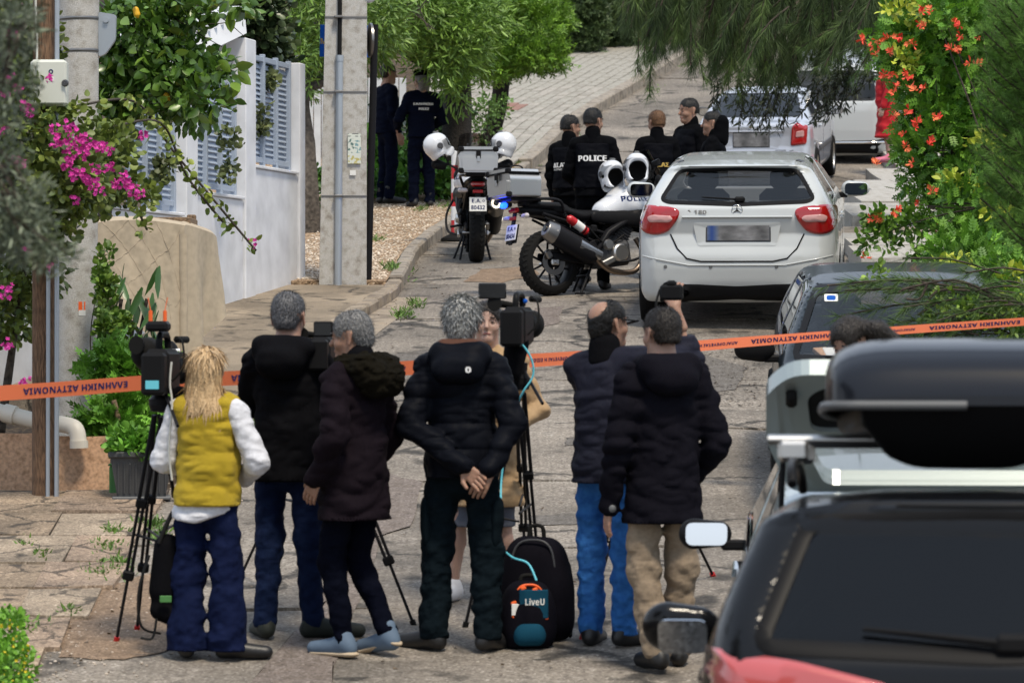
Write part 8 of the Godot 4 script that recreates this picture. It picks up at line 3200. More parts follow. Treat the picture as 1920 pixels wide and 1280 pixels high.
		if kind == "hair":      # loose strands over the mass of hair
			var ln: float = w.get("tuft",0.013)
			var n0 := mb.v.size()
			for i in range(0,n0,w.get("every",2)):
				var a := mb.v[i]
				var nn := mb.n[i]
				var flow := (hb * Vector3(0,-1,0.25) + Vector3(fmod(i * 0.37,1.0) - 0.5,0,fmod(i * 0.71,1.0) - 0.5) * 0.6)
				flow = (flow - nn * flow.dot(nn)).normalized()
				var tip := a + (flow + nn * (0.8 if ln < 0.05 else 0.06)) * ln * (0.6 + fmod(i * 0.53,0.9))
				var sd := nn.cross(flow).normalized() * minf(ln * 0.16,0.006)
				mb.tri(a + sd,a - sd,tip)
				mb.n[mb.n.size() - 1] = nn; mb.n[mb.n.size() - 2] = nn; mb.n[mb.n.size() - 3] = nn
		put(w.get("name",kind),mb,M[w.mat],o)
		for e in w.get("marks",[]):      # lettering that lies on the cloth: [words, height, width, x, y, material, side]
			var tx := text_mesh(e[0],e[1] * s,0.001,false,e[2] * s)
			if e.size() > 7:
				var tb := text_mesh(e[0],e[1] * s,0.001,false,e[2] * s)
				for i in tb.v.size(): tb.v[i].x += e[1] * s * 0.1
				tx.add(tb.mesh())
			f.prep(Vector3(0,e[4] * s,0),1.5)
			for i in tx.v.size():
				var p := Vector3(e[3] * s + tx.v[i].x,e[4] * s + tx.v[i].y,0.5) if e[6] == 0 else Vector3(0.6 * e[6],e[4] * s + tx.v[i].y,e[3] * s - tx.v[i].x * e[6])
				var d := Vector3(0,0,-1) if e[6] == 0 else Vector3(-e[6],0,0)
				for k in 24:
					var h := f.ev(p)
					if h < 0.0015: break
					p += d * h * 0.85
				tx.v[i] = p - d * (0.003 + tx.v[i].z)
				tx.n[i] = -d
			put(e[8] if e.size() > 8 else "lettering",tx,M[e[5]],o).set_meta("kind","stuff")
	# eyes
	if spec.get("face",true):
		var mb: MB
		var hs2: float = s * spec.get("head_size",1.05)
		for x in [-1.0,1.0]:
			mb = MB.new()
			mb.box(j.head + hb * (Vector3(x * 0.031,0.005,-0.0905) * hs2),Vector3(0.017,0.0075,0.004) * s,hb,0.002)
			put("eye",mb,M.eye,o)
			mb = MB.new()
			mb.box(j.head + hb * (Vector3(x * 0.031,0.031,-0.0945) * hs2),Vector3(0.032,0.008,0.006) * s,hb * Basis(Vector3.FORWARD,x * 0.12),0.002)
			put("eyebrow",mb,M[spec.get("brows","hair_black")],o)
		mb = MB.new()
		mb.box(j.head + hb * (Vector3(0,-0.058,-0.0955) * hs2),Vector3(0.04,0.009,0.003) * s,hb,0.001)
		put("lips",mb,M.lip,o)
	return o

func spin(v: Vector3,turn: float,s: float) -> Vector3:   # a joint given in the street's axes, for a figure that is turned
	return v.rotated(Vector3.UP,-turn) / s

func hood(back := 0.1,r := 0.075,low := 1.42) -> Array:
	return [[V(-0.1,1.475,0.02),V(0.1,1.475,0.02),r * 0.75,r * 0.75],[V(-0.09,1.47,back),V(0.09,1.47,back),r * 0.9,r * 0.9],[V(-0.05,low,back + 0.045),V(0.05,low,back + 0.045),r,r],[V(0,1.47,-0.02),V(0,1.75,-0.06),0.075,0.11,1.0,V(0,0,1),true]]

func cast() -> void:
	var g := "reporters waiting at the tape"
	make_person({"label": "blonde woman in yellow knitted vest over white shirt and flared jeans","group": g,"at": spot(388,1234),"s": 0.905,"turn": -0.22,"seed": 1,"face": true,"skin": "skin_pale","look": V(0.1,-0.15,0),
		"j": {"elbowL": V(-0.26,1.12,0.0),"wristL": V(-0.12,1.04,-0.24),"elbowR": V(0.30,1.11,0.02),"wristR": V(0.14,1.0,-0.24),"kneeL": V(-0.11,0.5,-0.01),"kneeR": V(0.115,0.5,-0.01),"ankleL": V(-0.115,0.085,0.03),"ankleR": V(0.13,0.085,0.02),"toeR": V(0.32,0.03,-0.04),"toeL": V(-0.17,0.03,-0.14)},
		"wear": [{"kind": "trousers","mat": "denim_indigo","top": 0.95,"grow": 0.012,"knee": 0.078,"cuff": 0.098,"leg_end": -0.035,"amp": 0.018,"floor": 0.045},{"kind": "sleeves","mat": "cloth_white","grow": 0.018,"amp": 0.012,"freq": 8.0,"name": "shirt_sleeves"},{"kind": "shirt_tail","mat": "cloth_white","amp": 0.016,"freq": 8.0,"bones": [[V(0,0.92,0.0),V(-0.02,0.80,0.01),0.17,0.178,0.8]],"clips": [[V(-0.03,0.765,0),V(0.35,-1,0)],[V(-0.03,0.765,0),V(-0.15,-1,0)],[V(0,0.93,0),V(0,1,0)]]},{"kind": "jacket","name": "knitted_vest","mat": "knit_yellow","sleeve": 0.0,"grow": 0.026,"hem": 0.86,"flare": 0.012,"neck": 0.04,"amp": 0.018},
			{"kind": "shoes","mat": "shoe_black","shaft": 0.06},{"kind": "hair","mat": "hair_blond","thick": 0.006,"amp": 0.006,"tuft": 0.07,"every": 3,"stretch": V(1.6,0.12,1.6),"strands": [[V(0,0.02,0.05),V(0,-0.2,0.085),0.09,0.1,0.7],[V(-0.06,-0.05,0.02),V(-0.075,-0.3,0.07),0.045,0.06],[V(0.06,-0.05,0.02),V(0.075,-0.28,0.07),0.045,0.055],[V(-0.02,-0.2,0.09),V(-0.05,-0.43,0.1),0.09,0.03,0.6],[V(0.04,-0.2,0.09),V(0.04,-0.38,0.1),0.07,0.03,0.6]]}]})
	make_person({"label": "grey-haired man in black hooded jacket and jeans behind a video camera","group": g,"at": spot(540,1196),"s": 1.03,"turn": -0.2,"seed": 2,"bulk": 1.02,"skin": "skin","look": V(0.05,-0.1,0),
		"j": {"elbowL": V(-0.24,1.18,-0.1),"wristL": V(-0.06,1.4,-0.34),"elbowR": V(0.23,1.2,-0.12),"wristR": V(0.15,1.43,-0.36),"ankleR": V(0.13,0.085,-0.02),"toeR": V(0.33,0.03,-0.1),"ankleL": V(-0.11,0.085,0.04),"toeL": V(-0.2,0.03,-0.12)},
		"handL": {"curl": 0.9,"palm": V(0.5,0,-0.5),"thumb": V(0,1,0)},"handR": {"curl": 0.9,"palm": V(-0.7,0,-0.5),"thumb": V(0,1,0)},
		"wear": [{"kind": "trousers","mat": "denim_dark","top": 0.88,"grow": 0.006,"cuff": 0.05,"leg_end": 0.0,"amp": 0.012,"freq": 7.0},{"kind": "shoes","name": "boots","mat": "shoe_green","shaft": 0.04,"shaft_r": 0.046},{"kind": "jacket","mat": "cloth_black","hem": 0.80,"grow": 0.02,"flare": 0.004},{"kind": "hood","mat": "cloth_black","bones": hood(0.11,0.085,1.41)},{"kind": "hair","mat": "hair_grey","nape": -0.06,"thick": 0.003,"amp": 0.004}]})
	make_person({"label": "grey-haired man in long plum parka with fur hood, walking in profile","group": g,"at": spot(664,1230),"s": 1.0,"turn": 0.95,"seed": 3,"bulk": 1.02,"skin": "skin_tan","brows": "hair_grey","look": V(-0.1,0.35,0),
		"j": {"kneeL": V(-0.07,0.5,-0.09),"ankleL": V(-0.06,0.085,-0.02),"toeL": V(-0.06,0.03,-0.2),"kneeR": V(0.1,0.49,-0.06),"ankleR": V(0.10,0.13,0.14),"toeR": V(0.12,0.035,-0.03),"elbowL": V(-0.25,1.14,0.07),"wristL": V(-0.23,0.92,-0.06),"elbowR": V(0.24,1.13,0.04),"wristR": V(0.24,0.92,-0.1)},
		"wear": [{"kind": "trousers","mat": "cloth_trouser","top": 0.8,"grow": 0.006,"cuff": 0.042,"amp": 0.012,"freq": 7.0,"leg_end": 0.0,"floor": 0.05},{"kind": "shoes","name": "trainers","mat": "shoe_blue"},{"kind": "soles","mat": "sole_tan","amp": 0.0,"cell": 0.009,"bones": [[V(-0.06,0.015,0.02),V(-0.06,0.012,-0.2),0.047,0.04,0.35,V(0,1,0)],[V(0.10,0.075,0.18),V(0.12,0.015,-0.03),0.046,0.04,0.35,V(0,1,0.3)]]},{"kind": "jacket","name": "parka","mat": "cloth_plum","hem": 0.70,"grow": 0.03,"flare": 0.012,"amp": 0.02},{"kind": "fur_hood","mat": "fur","amp": 0.02,"freq": 14.0,"bones": hood(0.13,0.095,1.42)},{"kind": "collar","mat": "cloth_black","amp": 0.006,"bones": [[V(0,1.44,0.03),V(0,1.53,0.04),0.085,0.075]]},{"kind": "hair","mat": "hair_pepper","nape": -0.06,"thick": 0.006}]})
	make_person({"label": "white-haired man in dark quilted jacket with hands clasped behind his back","group": g,"at": spot(866,1219),"s": 1.035,"turn": -0.12,"seed": 4,"bulk": 1.00,"skin": "skin_tan","look": V(0.05,-0.1,0),
		"j": {"elbowL": V(-0.25,1.13,0.1),"wristL": V(0.03,0.925,0.215),"elbowR": V(0.265,1.13,0.09),"wristR": V(0.165,0.91,0.2),"ankleL": V(-0.14,0.085,0.02),"toeL": V(-0.31,0.03,-0.08),"ankleR": V(0.13,0.085,0.03),"toeR": V(0.23,0.03,-0.13),"kneeL": V(-0.125,0.5,-0.01),"kneeR": V(0.125,0.5,-0.01)},
		"handL": {"dir": V(0.75,-0.65,0.1),"palm": V(0,-0.2,1),"thumb": V(-0.5,-0.8,0),"curl": 0.75},"handR": {"dir": V(-0.45,-0.85,0.15),"palm": V(0,0.1,-1),"thumb": V(-1,0.3,0),"curl": 0.7},
		"wear": [{"kind": "trousers","name": "cargo_trousers","mat": "cloth_cargo","grow": 0.016,"amp": 0.016,"freq": 7.0,"cuff": 0.055},{"kind": "cargo_pockets","mat": "cloth_cargo","amp": 0.012,"bones": [[V(-0.178,0.70,0.0),V(-0.172,0.56,0.0),0.075,0.075,0.45,V(1,0,0)],[V(0.178,0.70,0.0),V(0.172,0.56,0.0),0.075,0.075,0.45,V(1,0,0)]]},{"kind": "shoes","mat": "shoe_black"},{"kind": "jacket","name": "puffer_jacket","mat": "cloth_puffer","hem": 0.86,"grow": 0.024,"quilt": 0.13,"quilt_amp": 0.012,"amp": 0.016},{"kind": "hood","mat": "cloth_puffer","amp": 0.014,"bones": hood(0.1,0.08,1.41),"marks": [["o",0.03,0.026,0.06,1.40,"white_ink",0,true,"badge"]]},{"kind": "collar_lining","mat": "cloth_brown","amp": 0.004,"bones": [[V(-0.075,1.515,0.1),V(0.075,1.515,0.1),0.04,0.04],[V(-0.09,1.515,0.05),V(-0.08,1.505,-0.03),0.035,0.03],[V(0.09,1.515,0.05),V(0.08,1.505,-0.03),0.035,0.03]]},{"kind": "hair","mat": "hair_white","nape": -0.075,"thick": 0.009,"amp": 0.009,"tuft": 0.028}]})
	make_person({"label": "woman in camel coat facing us beside the shoulder camera","group": g,"at": spot(914,1128),"s": 0.945,"turn": PI - 0.12,"seed": 5,"skin": "skin_pale","bare": true,"brows": "hair_dark","look": V(0.0,0.1,0),
		"j": {"elbowL": V(-0.29,1.12,0.02),"wristL": V(-0.14,1.0,-0.22),"elbowR": V(0.26,1.12,0.03),"wristR": V(0.14,1.05,-0.22),"ankleR": V(0.2,0.085,0.0),"toeR": V(0.25,0.03,-0.17),"kneeR": V(0.16,0.5,-0.03)},
		"wear": [{"kind": "jacket","name": "camel_coat","mat": "cloth_beige","hem": 0.56,"grow": 0.02,"flare": 0.03,"amp": 0.02},{"kind": "skirt","mat": "cloth_grey","amp": 0.012,"bones": [[V(0,0.9,0),V(0.03,0.42,0),0.16,0.19,0.7]],"clips": [[V(0,0.44,0),V(0,-1,0)]]},{"kind": "shoes","name": "trainers","mat": "shoe_white"},{"kind": "hair","mat": "hair_dark","thick": 0.006,"strands": [[V(0,0.0,0.06),V(0,-0.12,0.07),0.06,0.05]]}]})
	var tn := -0.55
	make_person({"label": "balding man with glasses in navy jacket raising a camera overhead","group": g,"at": spot(1138,1211),"s": 1.02,"turn": tn,"seed": 6,"bulk": 1.01,"skin": "skin_tan","look": V(0.1,-0.35,0),
		"j": {"shoulderR": V(0.19,1.46,-0.02),"elbowR": spin(V(0.45,1.49,-0.2),tn,1.02),"wristR": spin(V(0.36,1.76,-0.22),tn,1.02),"elbowL": V(-0.20,1.22,-0.24),"wristL": V(0.06,1.42,-0.4),"ankleL": V(-0.08,0.085,0.02),"ankleR": V(0.09,0.085,-0.02)},
		"handR": {"dir": V(-0.15,0.9,-0.3),"palm": V(-0.3,0.0,-0.8),"thumb": V(-0.9,0.2,0),"curl": 0.9},"handL": {"curl": 0.8,"palm": V(0.6,0,-0.5),"thumb": V(0,1,0)},
		"wear": [{"kind": "trousers","name": "blue_jeans","mat": "denim_blue","top": 0.9,"grow": 0.008,"amp": 0.013,"freq": 9.0,"cuff": 0.055},{"kind": "shoes","mat": "shoe_black"},{"kind": "jacket","mat": "cloth_navy","hem": 0.83,"grow": 0.02,"amp": 0.016,"quilt": 0.22,"quilt_amp": 0.008},{"kind": "collar","mat": "cloth_black","amp": 0.006,"bones": [[V(0,1.45,0.02),V(0,1.535,0.02),0.088,0.078]]},{"kind": "hair","mat": "hair_black","nape": -0.065,"thick": 0.004,"bald": [0.085,0.062,0.055]},{"kind": "glasses","mat": "black_plastic","amp": 0.0,"cell": 0.005,"k": 0.002,"bones": [[V(0.085,1.66,-0.03),V(0.125,1.655,-0.1),0.005,0.005],[V(0.125,1.655,-0.1),V(0.03,1.64,-0.14),0.007,0.007]]}]})
	make_person({"label": "young man in black hooded coat and khaki trousers wearing a watch","group": g,"at": spot(1243,1252),"s": 1.03,"turn": 0.3,"seed": 7,"bulk": 1.02,"skin": "skin","look": V(0.05,0.25,0),"brows": "hair_dark",
		"j": {"elbowL": V(-0.245,1.10,0.04),"wristL": V(-0.265,0.80,-0.03),"elbowR": V(0.27,1.10,0.03),"wristR": V(0.2,0.90,-0.16),"ankleL": V(-0.06,0.085,0.1),"toeL": V(-0.08,0.03,-0.08),"ankleR": V(0.1,0.085,-0.05)},
		"handL": {"curl": 0.5},
		"wear": [{"kind": "trousers","name": "khaki_trousers","mat": "cloth_khaki","top": 0.8,"grow": 0.016,"amp": 0.016,"freq": 6.0,"cuff": 0.05},{"kind": "shoes","mat": "shoe_black"},{"kind": "jacket","name": "black_coat","mat": "cloth_coal","hem": 0.71,"grow": 0.026,"flare": 0.01,"amp": 0.018},{"kind": "hood","mat": "cloth_coal","bones": hood(0.1,0.085,1.42)},{"kind": "watch","mat": "grey_plastic","amp": 0.0,"cell": 0.008,"bones": [[V(-0.265,0.795,-0.03),V(-0.265,0.775,-0.035),0.036,0.036],[V(-0.265,0.788,0.005),V(-0.265,0.782,0.006),0.018,0.018]]},{"kind": "hair","mat": "hair_dark","nape": -0.045,"thick": 0.004,"brow": 0.055}]})
	make_person({"label": "dark-haired woman bending behind the raised tailgate, only her head in view","at": ground((1596 - 960) * 19.4 / FOC,19.4),"s": 0.975,"turn": PI - 0.5,"seed": 8,"skin": "skin","look": V(-0.55,-0.2,0),"cell": 0.016,
		"wear": [{"kind": "trousers","mat": "cloth_black"},{"kind": "shoes","mat": "shoe_black"},{"kind": "jacket","mat": "cloth_coal"},{"kind": "hair","mat": "hair_dark","thick": 0.008,"strands": [[V(-0.07,0.05,0.04),V(-0.15,0.03,0.06),0.05,0.045],[V(-0.15,0.03,0.06),V(-0.21,-0.03,0.08),0.045,0.03]]},{"kind": "hair_clip","mat": "grey_plastic","amp": 0.0,"cell": 0.008,"bones": [[V(-0.1,1.73,0.0),V(-0.13,1.70,0.0),0.016,0.016]]}]})
	# officers in the road
	g = "officers in black talking beside the motorcycles"
	var vest := {"kind": "jacket","name": "tactical_vest","mat": "cloth_vest","sleeve": 0.0,"grow": 0.03,"hem": 0.98,"neck": -0.03,"amp": 0.012}
	var base := [{"kind": "trousers","mat": "cloth_police","grow": 0.014,"cuff": 0.05},{"kind": "shoes","name": "boots","mat": "shoe_black","shaft": 0.14,"shaft_r": 0.055},{"kind": "jacket","mat": "cloth_police","hem": 0.90,"grow": 0.018},{"kind": "neck_gaiter","mat": "cloth_police","amp": 0.006,"bones": [[V(0,1.43,0.02),V(0,1.535,0.015),0.085,0.074]]},{"kind": "duty_belt","mat": "black_plastic","amp": 0.0,"bones": [[V(-0.02,0.985,0),V(0.02,0.985,0),0.17,0.17,0.8,V(0,0,1)]],"clips": [[V(0,1.01,0),V(0,1,0)],[V(0,0.96,0),V(0,-1,0)]]}]
	var sp := []
	sp.append([1068,38.2,0.97,-0.55,V(0,-0.5,0),"hair_black","officer in black vest wearing glasses, back towards us at the end",[["ΔΙ.ΑΣ.",0.05,0.2,-0.03,1.23,"white_ink",0,true],["ΑΣΤΥΝΟΜΙΑ",0.018,0.2,-0.03,1.185,"white_ink",0]],{}])
	sp.append([1112,37.4,1.03,-0.1,V(0,-0.6,0),"hair_black","officer with large white POLICE lettering across his back",[["POLICE",0.056,0.27,0.0,1.27,"white_ink",0,true]],{"elbowL": V(-0.25,1.13,-0.02),"wristL": V(-0.12,1.0,-0.22),"elbowR": V(0.25,1.13,-0.02),"wristR": V(0.12,1.0,-0.22)}])
	sp.append([1232,38.6,0.985,0.15,V(0,0.35,0),"hair_ginger","ginger-haired officer in black vest seen from behind",[["ΔΙ.ΑΣ.",0.045,0.2,0.02,1.19,"gold_ink",0,true]],{}])
	sp.append([1294,39.7,1.03,2.2,V(-0.05,-0.2,0),"hair_black","bareheaded officer whose face is turned towards the reporters",[],{"elbowL": V(-0.27,1.12,-0.02),"wristL": V(0.08,1.12,-0.2),"elbowR": V(0.27,1.12,-0.02),"wristR": V(-0.08,1.09,-0.22)}])
	sp.append([1338,39.0,0.97,1.35,V(0,0.1,0),"hair_black","officer in profile with black hood pulled up at the neck",[["ΔΙ.ΑΣ.",0.04,0.16,0.02,1.22,"gold_ink",0]],{"elbowL": V(-0.27,1.12,-0.02),"wristL": V(0.08,1.12,-0.22),"elbowR": V(0.27,1.12,-0.02),"wristR": V(-0.08,1.09,-0.24)}])
	for e in sp:
		var wear := base.duplicate()
		var v := vest.duplicate()
		v["marks"] = e[7]
		wear.append(v)
		wear.append({"kind": "hair","mat": e[5],"nape": -0.03,"thick": 0.003,"amp": 0.003})
		if e[0] == 1338: wear.append({"kind": "hood","mat": "cloth_police","amp": 0.01,"bones": [[V(0,1.46,0.06),V(0,1.64,0.085),0.10,0.085],[V(0,1.68,-0.1),V(0,1.5,-0.14),0.1,0.1,1.0,V(0,0,1),true]]})
		if e[0] == 1068: wear.append({"kind": "glasses","mat": "black_plastic","amp": 0.0,"cell": 0.006,"k": 0.002,"bones": [[V(0.07,1.645,-0.0),V(0.11,1.645,-0.09),0.005,0.005]]})
		if e[0] in [1294,1338]: wear.append({"kind": "sleeve_badge","mat": "white_ink","amp": 0.0,"cell": 0.008,"bones": [[V(-0.245,1.33,0.0),V(-0.248,1.30,0.0),0.03,0.026,0.5,V(1,0,0)]]})
		make_person({"label": e[6],"group": g,"at": ground((e[0] - 960) * e[1] / FOC,e[1]),"s": e[2],"turn": e[3],"look": e[4],"cell": 0.015,"fine": 0.0075,"seed": int(e[0]),"skin": "skin_tan","j": e[8],"wear": wear})
	# two officers under the tree
	g = "officers in navy standing under the tree"
	var p := ground((726 - 960) * 48.4 / FOC,48.4) + V(0,0.12,0)
	make_person({"label": "officer in navy uniform half hidden by the post, hands low","group": g,"at": p,"s": 1.03,"turn": -1.1,"cell": 0.016,"fine": 0.008,"seed": 21,"skin": "skin",
		"wear": [{"kind": "trousers","mat": "cloth_duty","grow": 0.014,"cuff": 0.05},{"kind": "shoes","name": "boots","mat": "shoe_black","shaft": 0.12,"shaft_r": 0.052},{"kind": "jacket","mat": "cloth_duty","hem": 0.88,"grow": 0.02},{"kind": "hair","mat": "hair_dark","nape": -0.05}]})
	p = ground((790 - 960) * 47.8 / FOC,47.8) + V(0,0.12,0)
	make_person({"label": "grey-haired officer in navy jacket and dark cap seen from behind","group": g,"at": p,"s": 0.985,"turn": 0.25,"cell": 0.015,"fine": 0.008,"seed": 22,"skin": "skin","look": V(0,0.3,0),
		"j": {"elbowL": V(-0.29,1.14,-0.02),"wristL": V(-0.27,1.05,-0.24),"elbowR": V(0.28,1.13,0.0),"wristR": V(0.15,1.03,-0.22)},
		"wear": [{"kind": "trousers","mat": "cloth_duty","grow": 0.016,"cuff": 0.052},{"kind": "shoes","name": "boots","mat": "shoe_black","shaft": 0.1,"shaft_r": 0.05},{"kind": "jacket","mat": "cloth_duty","hem": 0.90,"grow": 0.022,"marks": [["ΕΛΛΗΝΙΚΗ",0.03,0.26,0.0,1.33,"white_ink",0,true],["POLICE",0.03,0.13,0.0,1.265,"white_ink",0,true]]},{"kind": "shoulder_boards","mat": "gold_ink","amp": 0.0,"cell": 0.01,"bones": [[V(-0.13,1.495,0.0),V(-0.19,1.475,0.0),0.02,0.02]]},{"kind": "hair","mat": "hair_pepper","thick": 0.01,"strands": [[V(-0.04,0.0,0.07),V(-0.04,-0.1,0.075),0.05,0.03],[V(0.04,0.0,0.07),V(0.04,-0.1,0.075),0.05,0.03]]},{"kind": "cap","mat": "cloth_police","amp": 0.0,"bones": [[V(0,1.725,0.0),V(0,1.755,0.0),0.103,0.108]],"clips": [[V(0,1.775,0),V(0,1,0)],[V(0,1.70,0),V(0,-1,0)]]}]})
	p = V((1664 - 960) * 56.5 / FOC,gy(56.5) + 0.21,-56.5)
	make_person({"label": "passer-by in red clothes and pink shoes, hidden above the knees by leaves","at": p,"s": 0.93,"turn": 1.4,"cell": 0.02,"fine": 0.01,"seed": 23,"bare": true,"skin": "skin_pale",
		"wear": [{"kind": "skirt","name": "red_dress","mat": "cloth_red","amp": 0.03,"bones": [[V(0,1.3,0),V(0,0.95,0),0.17,0.18],[V(0,0.95,0),V(0,0.42,0),0.18,0.26,0.8]],"clips": [[V(0,0.4,0),V(0,-1,0)]]},{"kind": "sleeves","mat": "cloth_red"},{"kind": "shoes","mat": "shoe_pink"},{"kind": "hair","mat": "hair_dark"}]})

# ---- cameras, tripods, bags ----
func tripod(label: String,head: Vector3,feet: Array,red_tips: bool) -> Node3D:
	var o := thing("tripod",label,"tripod",Vector3.ZERO,0.0,"camera tripods")
	for f in feet:
		var ft: Vector3 = f
		var d := (ft - head).normalized()
		var side := d.cross(V(0,0,1)).normalized()
		var mb := MB.new()
		var a := head + (ft - head) * 0.06
		var m1 := head.lerp(ft,0.42)
		var m2 := head.lerp(ft,0.72)
		for k in [-1.0,1.0]:
			mb.rod(a + side * 0.02 * k,m1 + side * 0.017 * k,0.0105,8)
			mb.rod(m1 + side * 0.012 * k,m2 + side * 0.012 * k,0.009,8)
		mb.rod(m2,ft,0.0085,8)
		var leg := put("leg",mb,M.black_metal,o)
		for q in [m1,m2]:
			mb = MB.new()
			mb.box(q,V(0.06,0.05,0.035),Basis(side,d,side.cross(d)),0.008)
			put("leg_clamp",mb,M.black_plastic,leg)
		mb = MB.new()
		mb.rod(ft - d * 0.03,ft + d * 0.008,0.016,8)
		put("foot",mb,M.red_plastic if red_tips else M.black_rubber,leg)
	var mb := MB.new()
	mb.lathe([[0.001,-0.06],[0.05,-0.05],[0.06,-0.02],[0.06,0.01],[0.04,0.03],[0.045,0.09],[0.001,0.1]],Transform3D(Basis(),head),18)
	put("bowl_head",mb,M.black_metal,o)
	mb = MB.new()
	mb.rod(head + V(0.03,0.04,0.04),head + V(0.12,-0.12,0.34),0.009,8)
	put("pan_handle",mb,M.black_metal,o)
	mb = MB.new()
	var mid := (head + (feet[0] as Vector3)) * 0.5
	for f in feet: mb.rod(head.lerp(f,0.55),V(head.x,head.lerp(f,0.55).y - 0.03,head.z),0.007,6)
	put("spreader",mb,M.black_metal,o)
	return o

func video_camera(label: String,at: Vector3,turn: float,screen: bool) -> Node3D:   # faces -z
	var o := thing("video_camera",label,"video camera",at,turn,"broadcast cameras")
	var mb := MB.new()
	mb.box(V(0,0.08,0.0),V(0.11,0.17,0.30),Basis(),0.02)
	put("camera_body",mb,M.black_plastic,o)
	mb = MB.new()
	mb.tube(PackedVector3Array([V(0,0.09,-0.14),V(0,0.09,-0.2),V(0,0.09,-0.21),V(0,0.09,-0.34),V(0,0.09,-0.35),V(0,0.09,-0.42)]),PackedFloat32Array([0.042,0.042,0.05,0.048,0.06,0.064]),18)
	put("lens",mb,M.black_rubber,o)
	mb = MB.new()
	mb.box(V(0.0,0.07,0.2),V(0.105,0.16,0.09),Basis(),0.012)
	var bat := put("battery_pack",mb,M.black_plastic,o)
	if screen:
		mb = MB.new()
		mb.box(V(0.0,0.03,0.247),V(0.06,0.032,0.003))
		put("status_display",mb,M.screen_glow,bat)
	mb = MB.new()
	mb.tube(smooth_path([V(0,0.165,0.08),V(0,0.215,0.06),V(0,0.215,-0.1),V(0,0.17,-0.13)],4),PackedFloat32Array([0.016]),8)
	put("top_handle",mb,M.black_plastic,o)
	mb = MB.new()
	mb.tube(PackedVector3Array([V(-0.03,0.17,-0.12),V(-0.11,0.18,-0.12),V(-0.11,0.18,-0.02)]),PackedFloat32Array([0.014,0.018,0.026]),10)
	mb.tube(PackedVector3Array([V(-0.11,0.18,-0.02),V(-0.11,0.18,0.05)]),PackedFloat32Array([0.026,0.036]),12)
	put("viewfinder",mb,M.black_rubber,o)
	mb = MB.new()
	mb.rod(V(0.06,0.2,-0.28),V(0.06,0.2,-0.02),0.014,10)
	put("microphone",mb,M.black_rubber,o)
	mb = MB.new()
	mb.tube(smooth_path([V(0.06,0.2,-0.02),V(0.1,0.19,0.05),V(0.11,0.1,0.08),V(0.06,0.04,0.1)],5),PackedFloat32Array([0.005]),6)
	put("cable",mb,M.black_rubber,o)
	return o

func backpack(label: String,at: Vector3,size: Vector3,turn: float,cloth: String,accents: bool) -> void:
	var o := thing("backpack",label,"backpack",at,turn)
	var h := size * 0.5
	var mb := bones_mesh([[V(-h.x * 0.45,h.y * 0.35,0),V(h.x * 0.45,h.y * 0.35,0),h.z * 0.95,h.z * 0.95,1.0],[V(-h.x * 0.4,h.y * 1.0,0),V(h.x * 0.4,h.y * 1.0,0),h.z,h.z],[V(-h.x * 0.3,h.y * 1.6,0),V(h.x * 0.3,h.y * 1.6,0),h.z * 0.85,h.z * 0.8]],0.014,[[V(0,0.0,0),V(0,-1,0)]],0.12)
	put("main_compartment",mb,M[cloth],o)
	mb = bones_mesh([[V(-h.x * 0.35,h.y * 0.35,h.z * 0.9),V(h.x * 0.35,h.y * 0.35,h.z * 0.9),h.z * 0.5,h.z * 0.5],[V(-h.x * 0.3,h.y * 0.6,h.z * 0.9),V(h.x * 0.3,h.y * 0.6,h.z * 0.9),h.z * 0.4,h.z * 0.4]],0.012,[[V(0,0.005,0),V(0,-1,0)]],0.05)
	put("front_pocket",mb,M[cloth if not accents else "teal_bag"],o)
	mb = MB.new()
	mb.tube(smooth_path([V(-0.04,size.y * 0.97,0),V(-0.03,size.y * 1.09,0),V(0.03,size.y * 1.09,0),V(0.04,size.y * 0.97,0)],4),PackedFloat32Array([0.012]),6)
	put("carry_handle",mb,M.black_rubber,o)
	for x in [-1.0,1.0]:
		mb = MB.new()
		mb.tube(smooth_path([V(x * h.x * 0.5,size.y * 0.9,-h.z * 0.6),V(x * h.x * 0.9,size.y * 0.7,-h.z * 0.9),V(x * h.x * 1.0,size.y * 0.3,-h.z * 0.7),V(x * h.x * 1.1,0.02,h.z * 0.2)],5),PackedFloat32Array([0.018]),6,true,0.4)
		put("shoulder_strap",mb,M.black_rubber,o)
	mb = MB.new()
	mb.tube(smooth_path([V(-h.x * 0.75,size.y * 0.25,h.z * 0.75),V(-h.x * 0.6,size.y * 0.85,h.z * 0.75),V(0,size.y * 0.97,h.z * 0.7),V(h.x * 0.6,size.y * 0.85,h.z * 0.75),V(h.x * 0.75,size.y * 0.25,h.z * 0.75)],6),PackedFloat32Array([0.007]),6)
	put("zip",mb,M.orange if accents else M.dark_grey,o)
	if accents:
		for e in [[-0.75,0.7],[-0.72,0.5],[0.72,0.66],[0.74,0.46],[-0.3,0.92],[0.25,0.9]]:
			mb = MB.new()
			mb.box(V(h.x * e[0],size.y * e[1],h.z * 0.92),V(0.03,0.018,0.03),Basis(Vector3(0,0,1),0.4),0.005)
			put("orange_tab",mb,M.orange,o)
		mb = MB.new()
		mb.box(V(0.02,size.y * 0.68,h.z * 1.06),V(0.15,0.15,0.012),Basis(),0.005)
		var pn := put("badge_panel",mb,M.teal_bag,o)
		lettering("LiveU",0.035,Transform3D(Basis(),V(0.025,size.y * 0.72,h.z * 1.06 + 0.008)),"paper",pn,0.1)
		mb = MB.new()
		mb.box(V(-0.075,size.y * 0.6,h.z * 1.08),V(0.04,0.06,0.006),Basis(),0.002)
		put("white_tag",mb,M.paper,o)

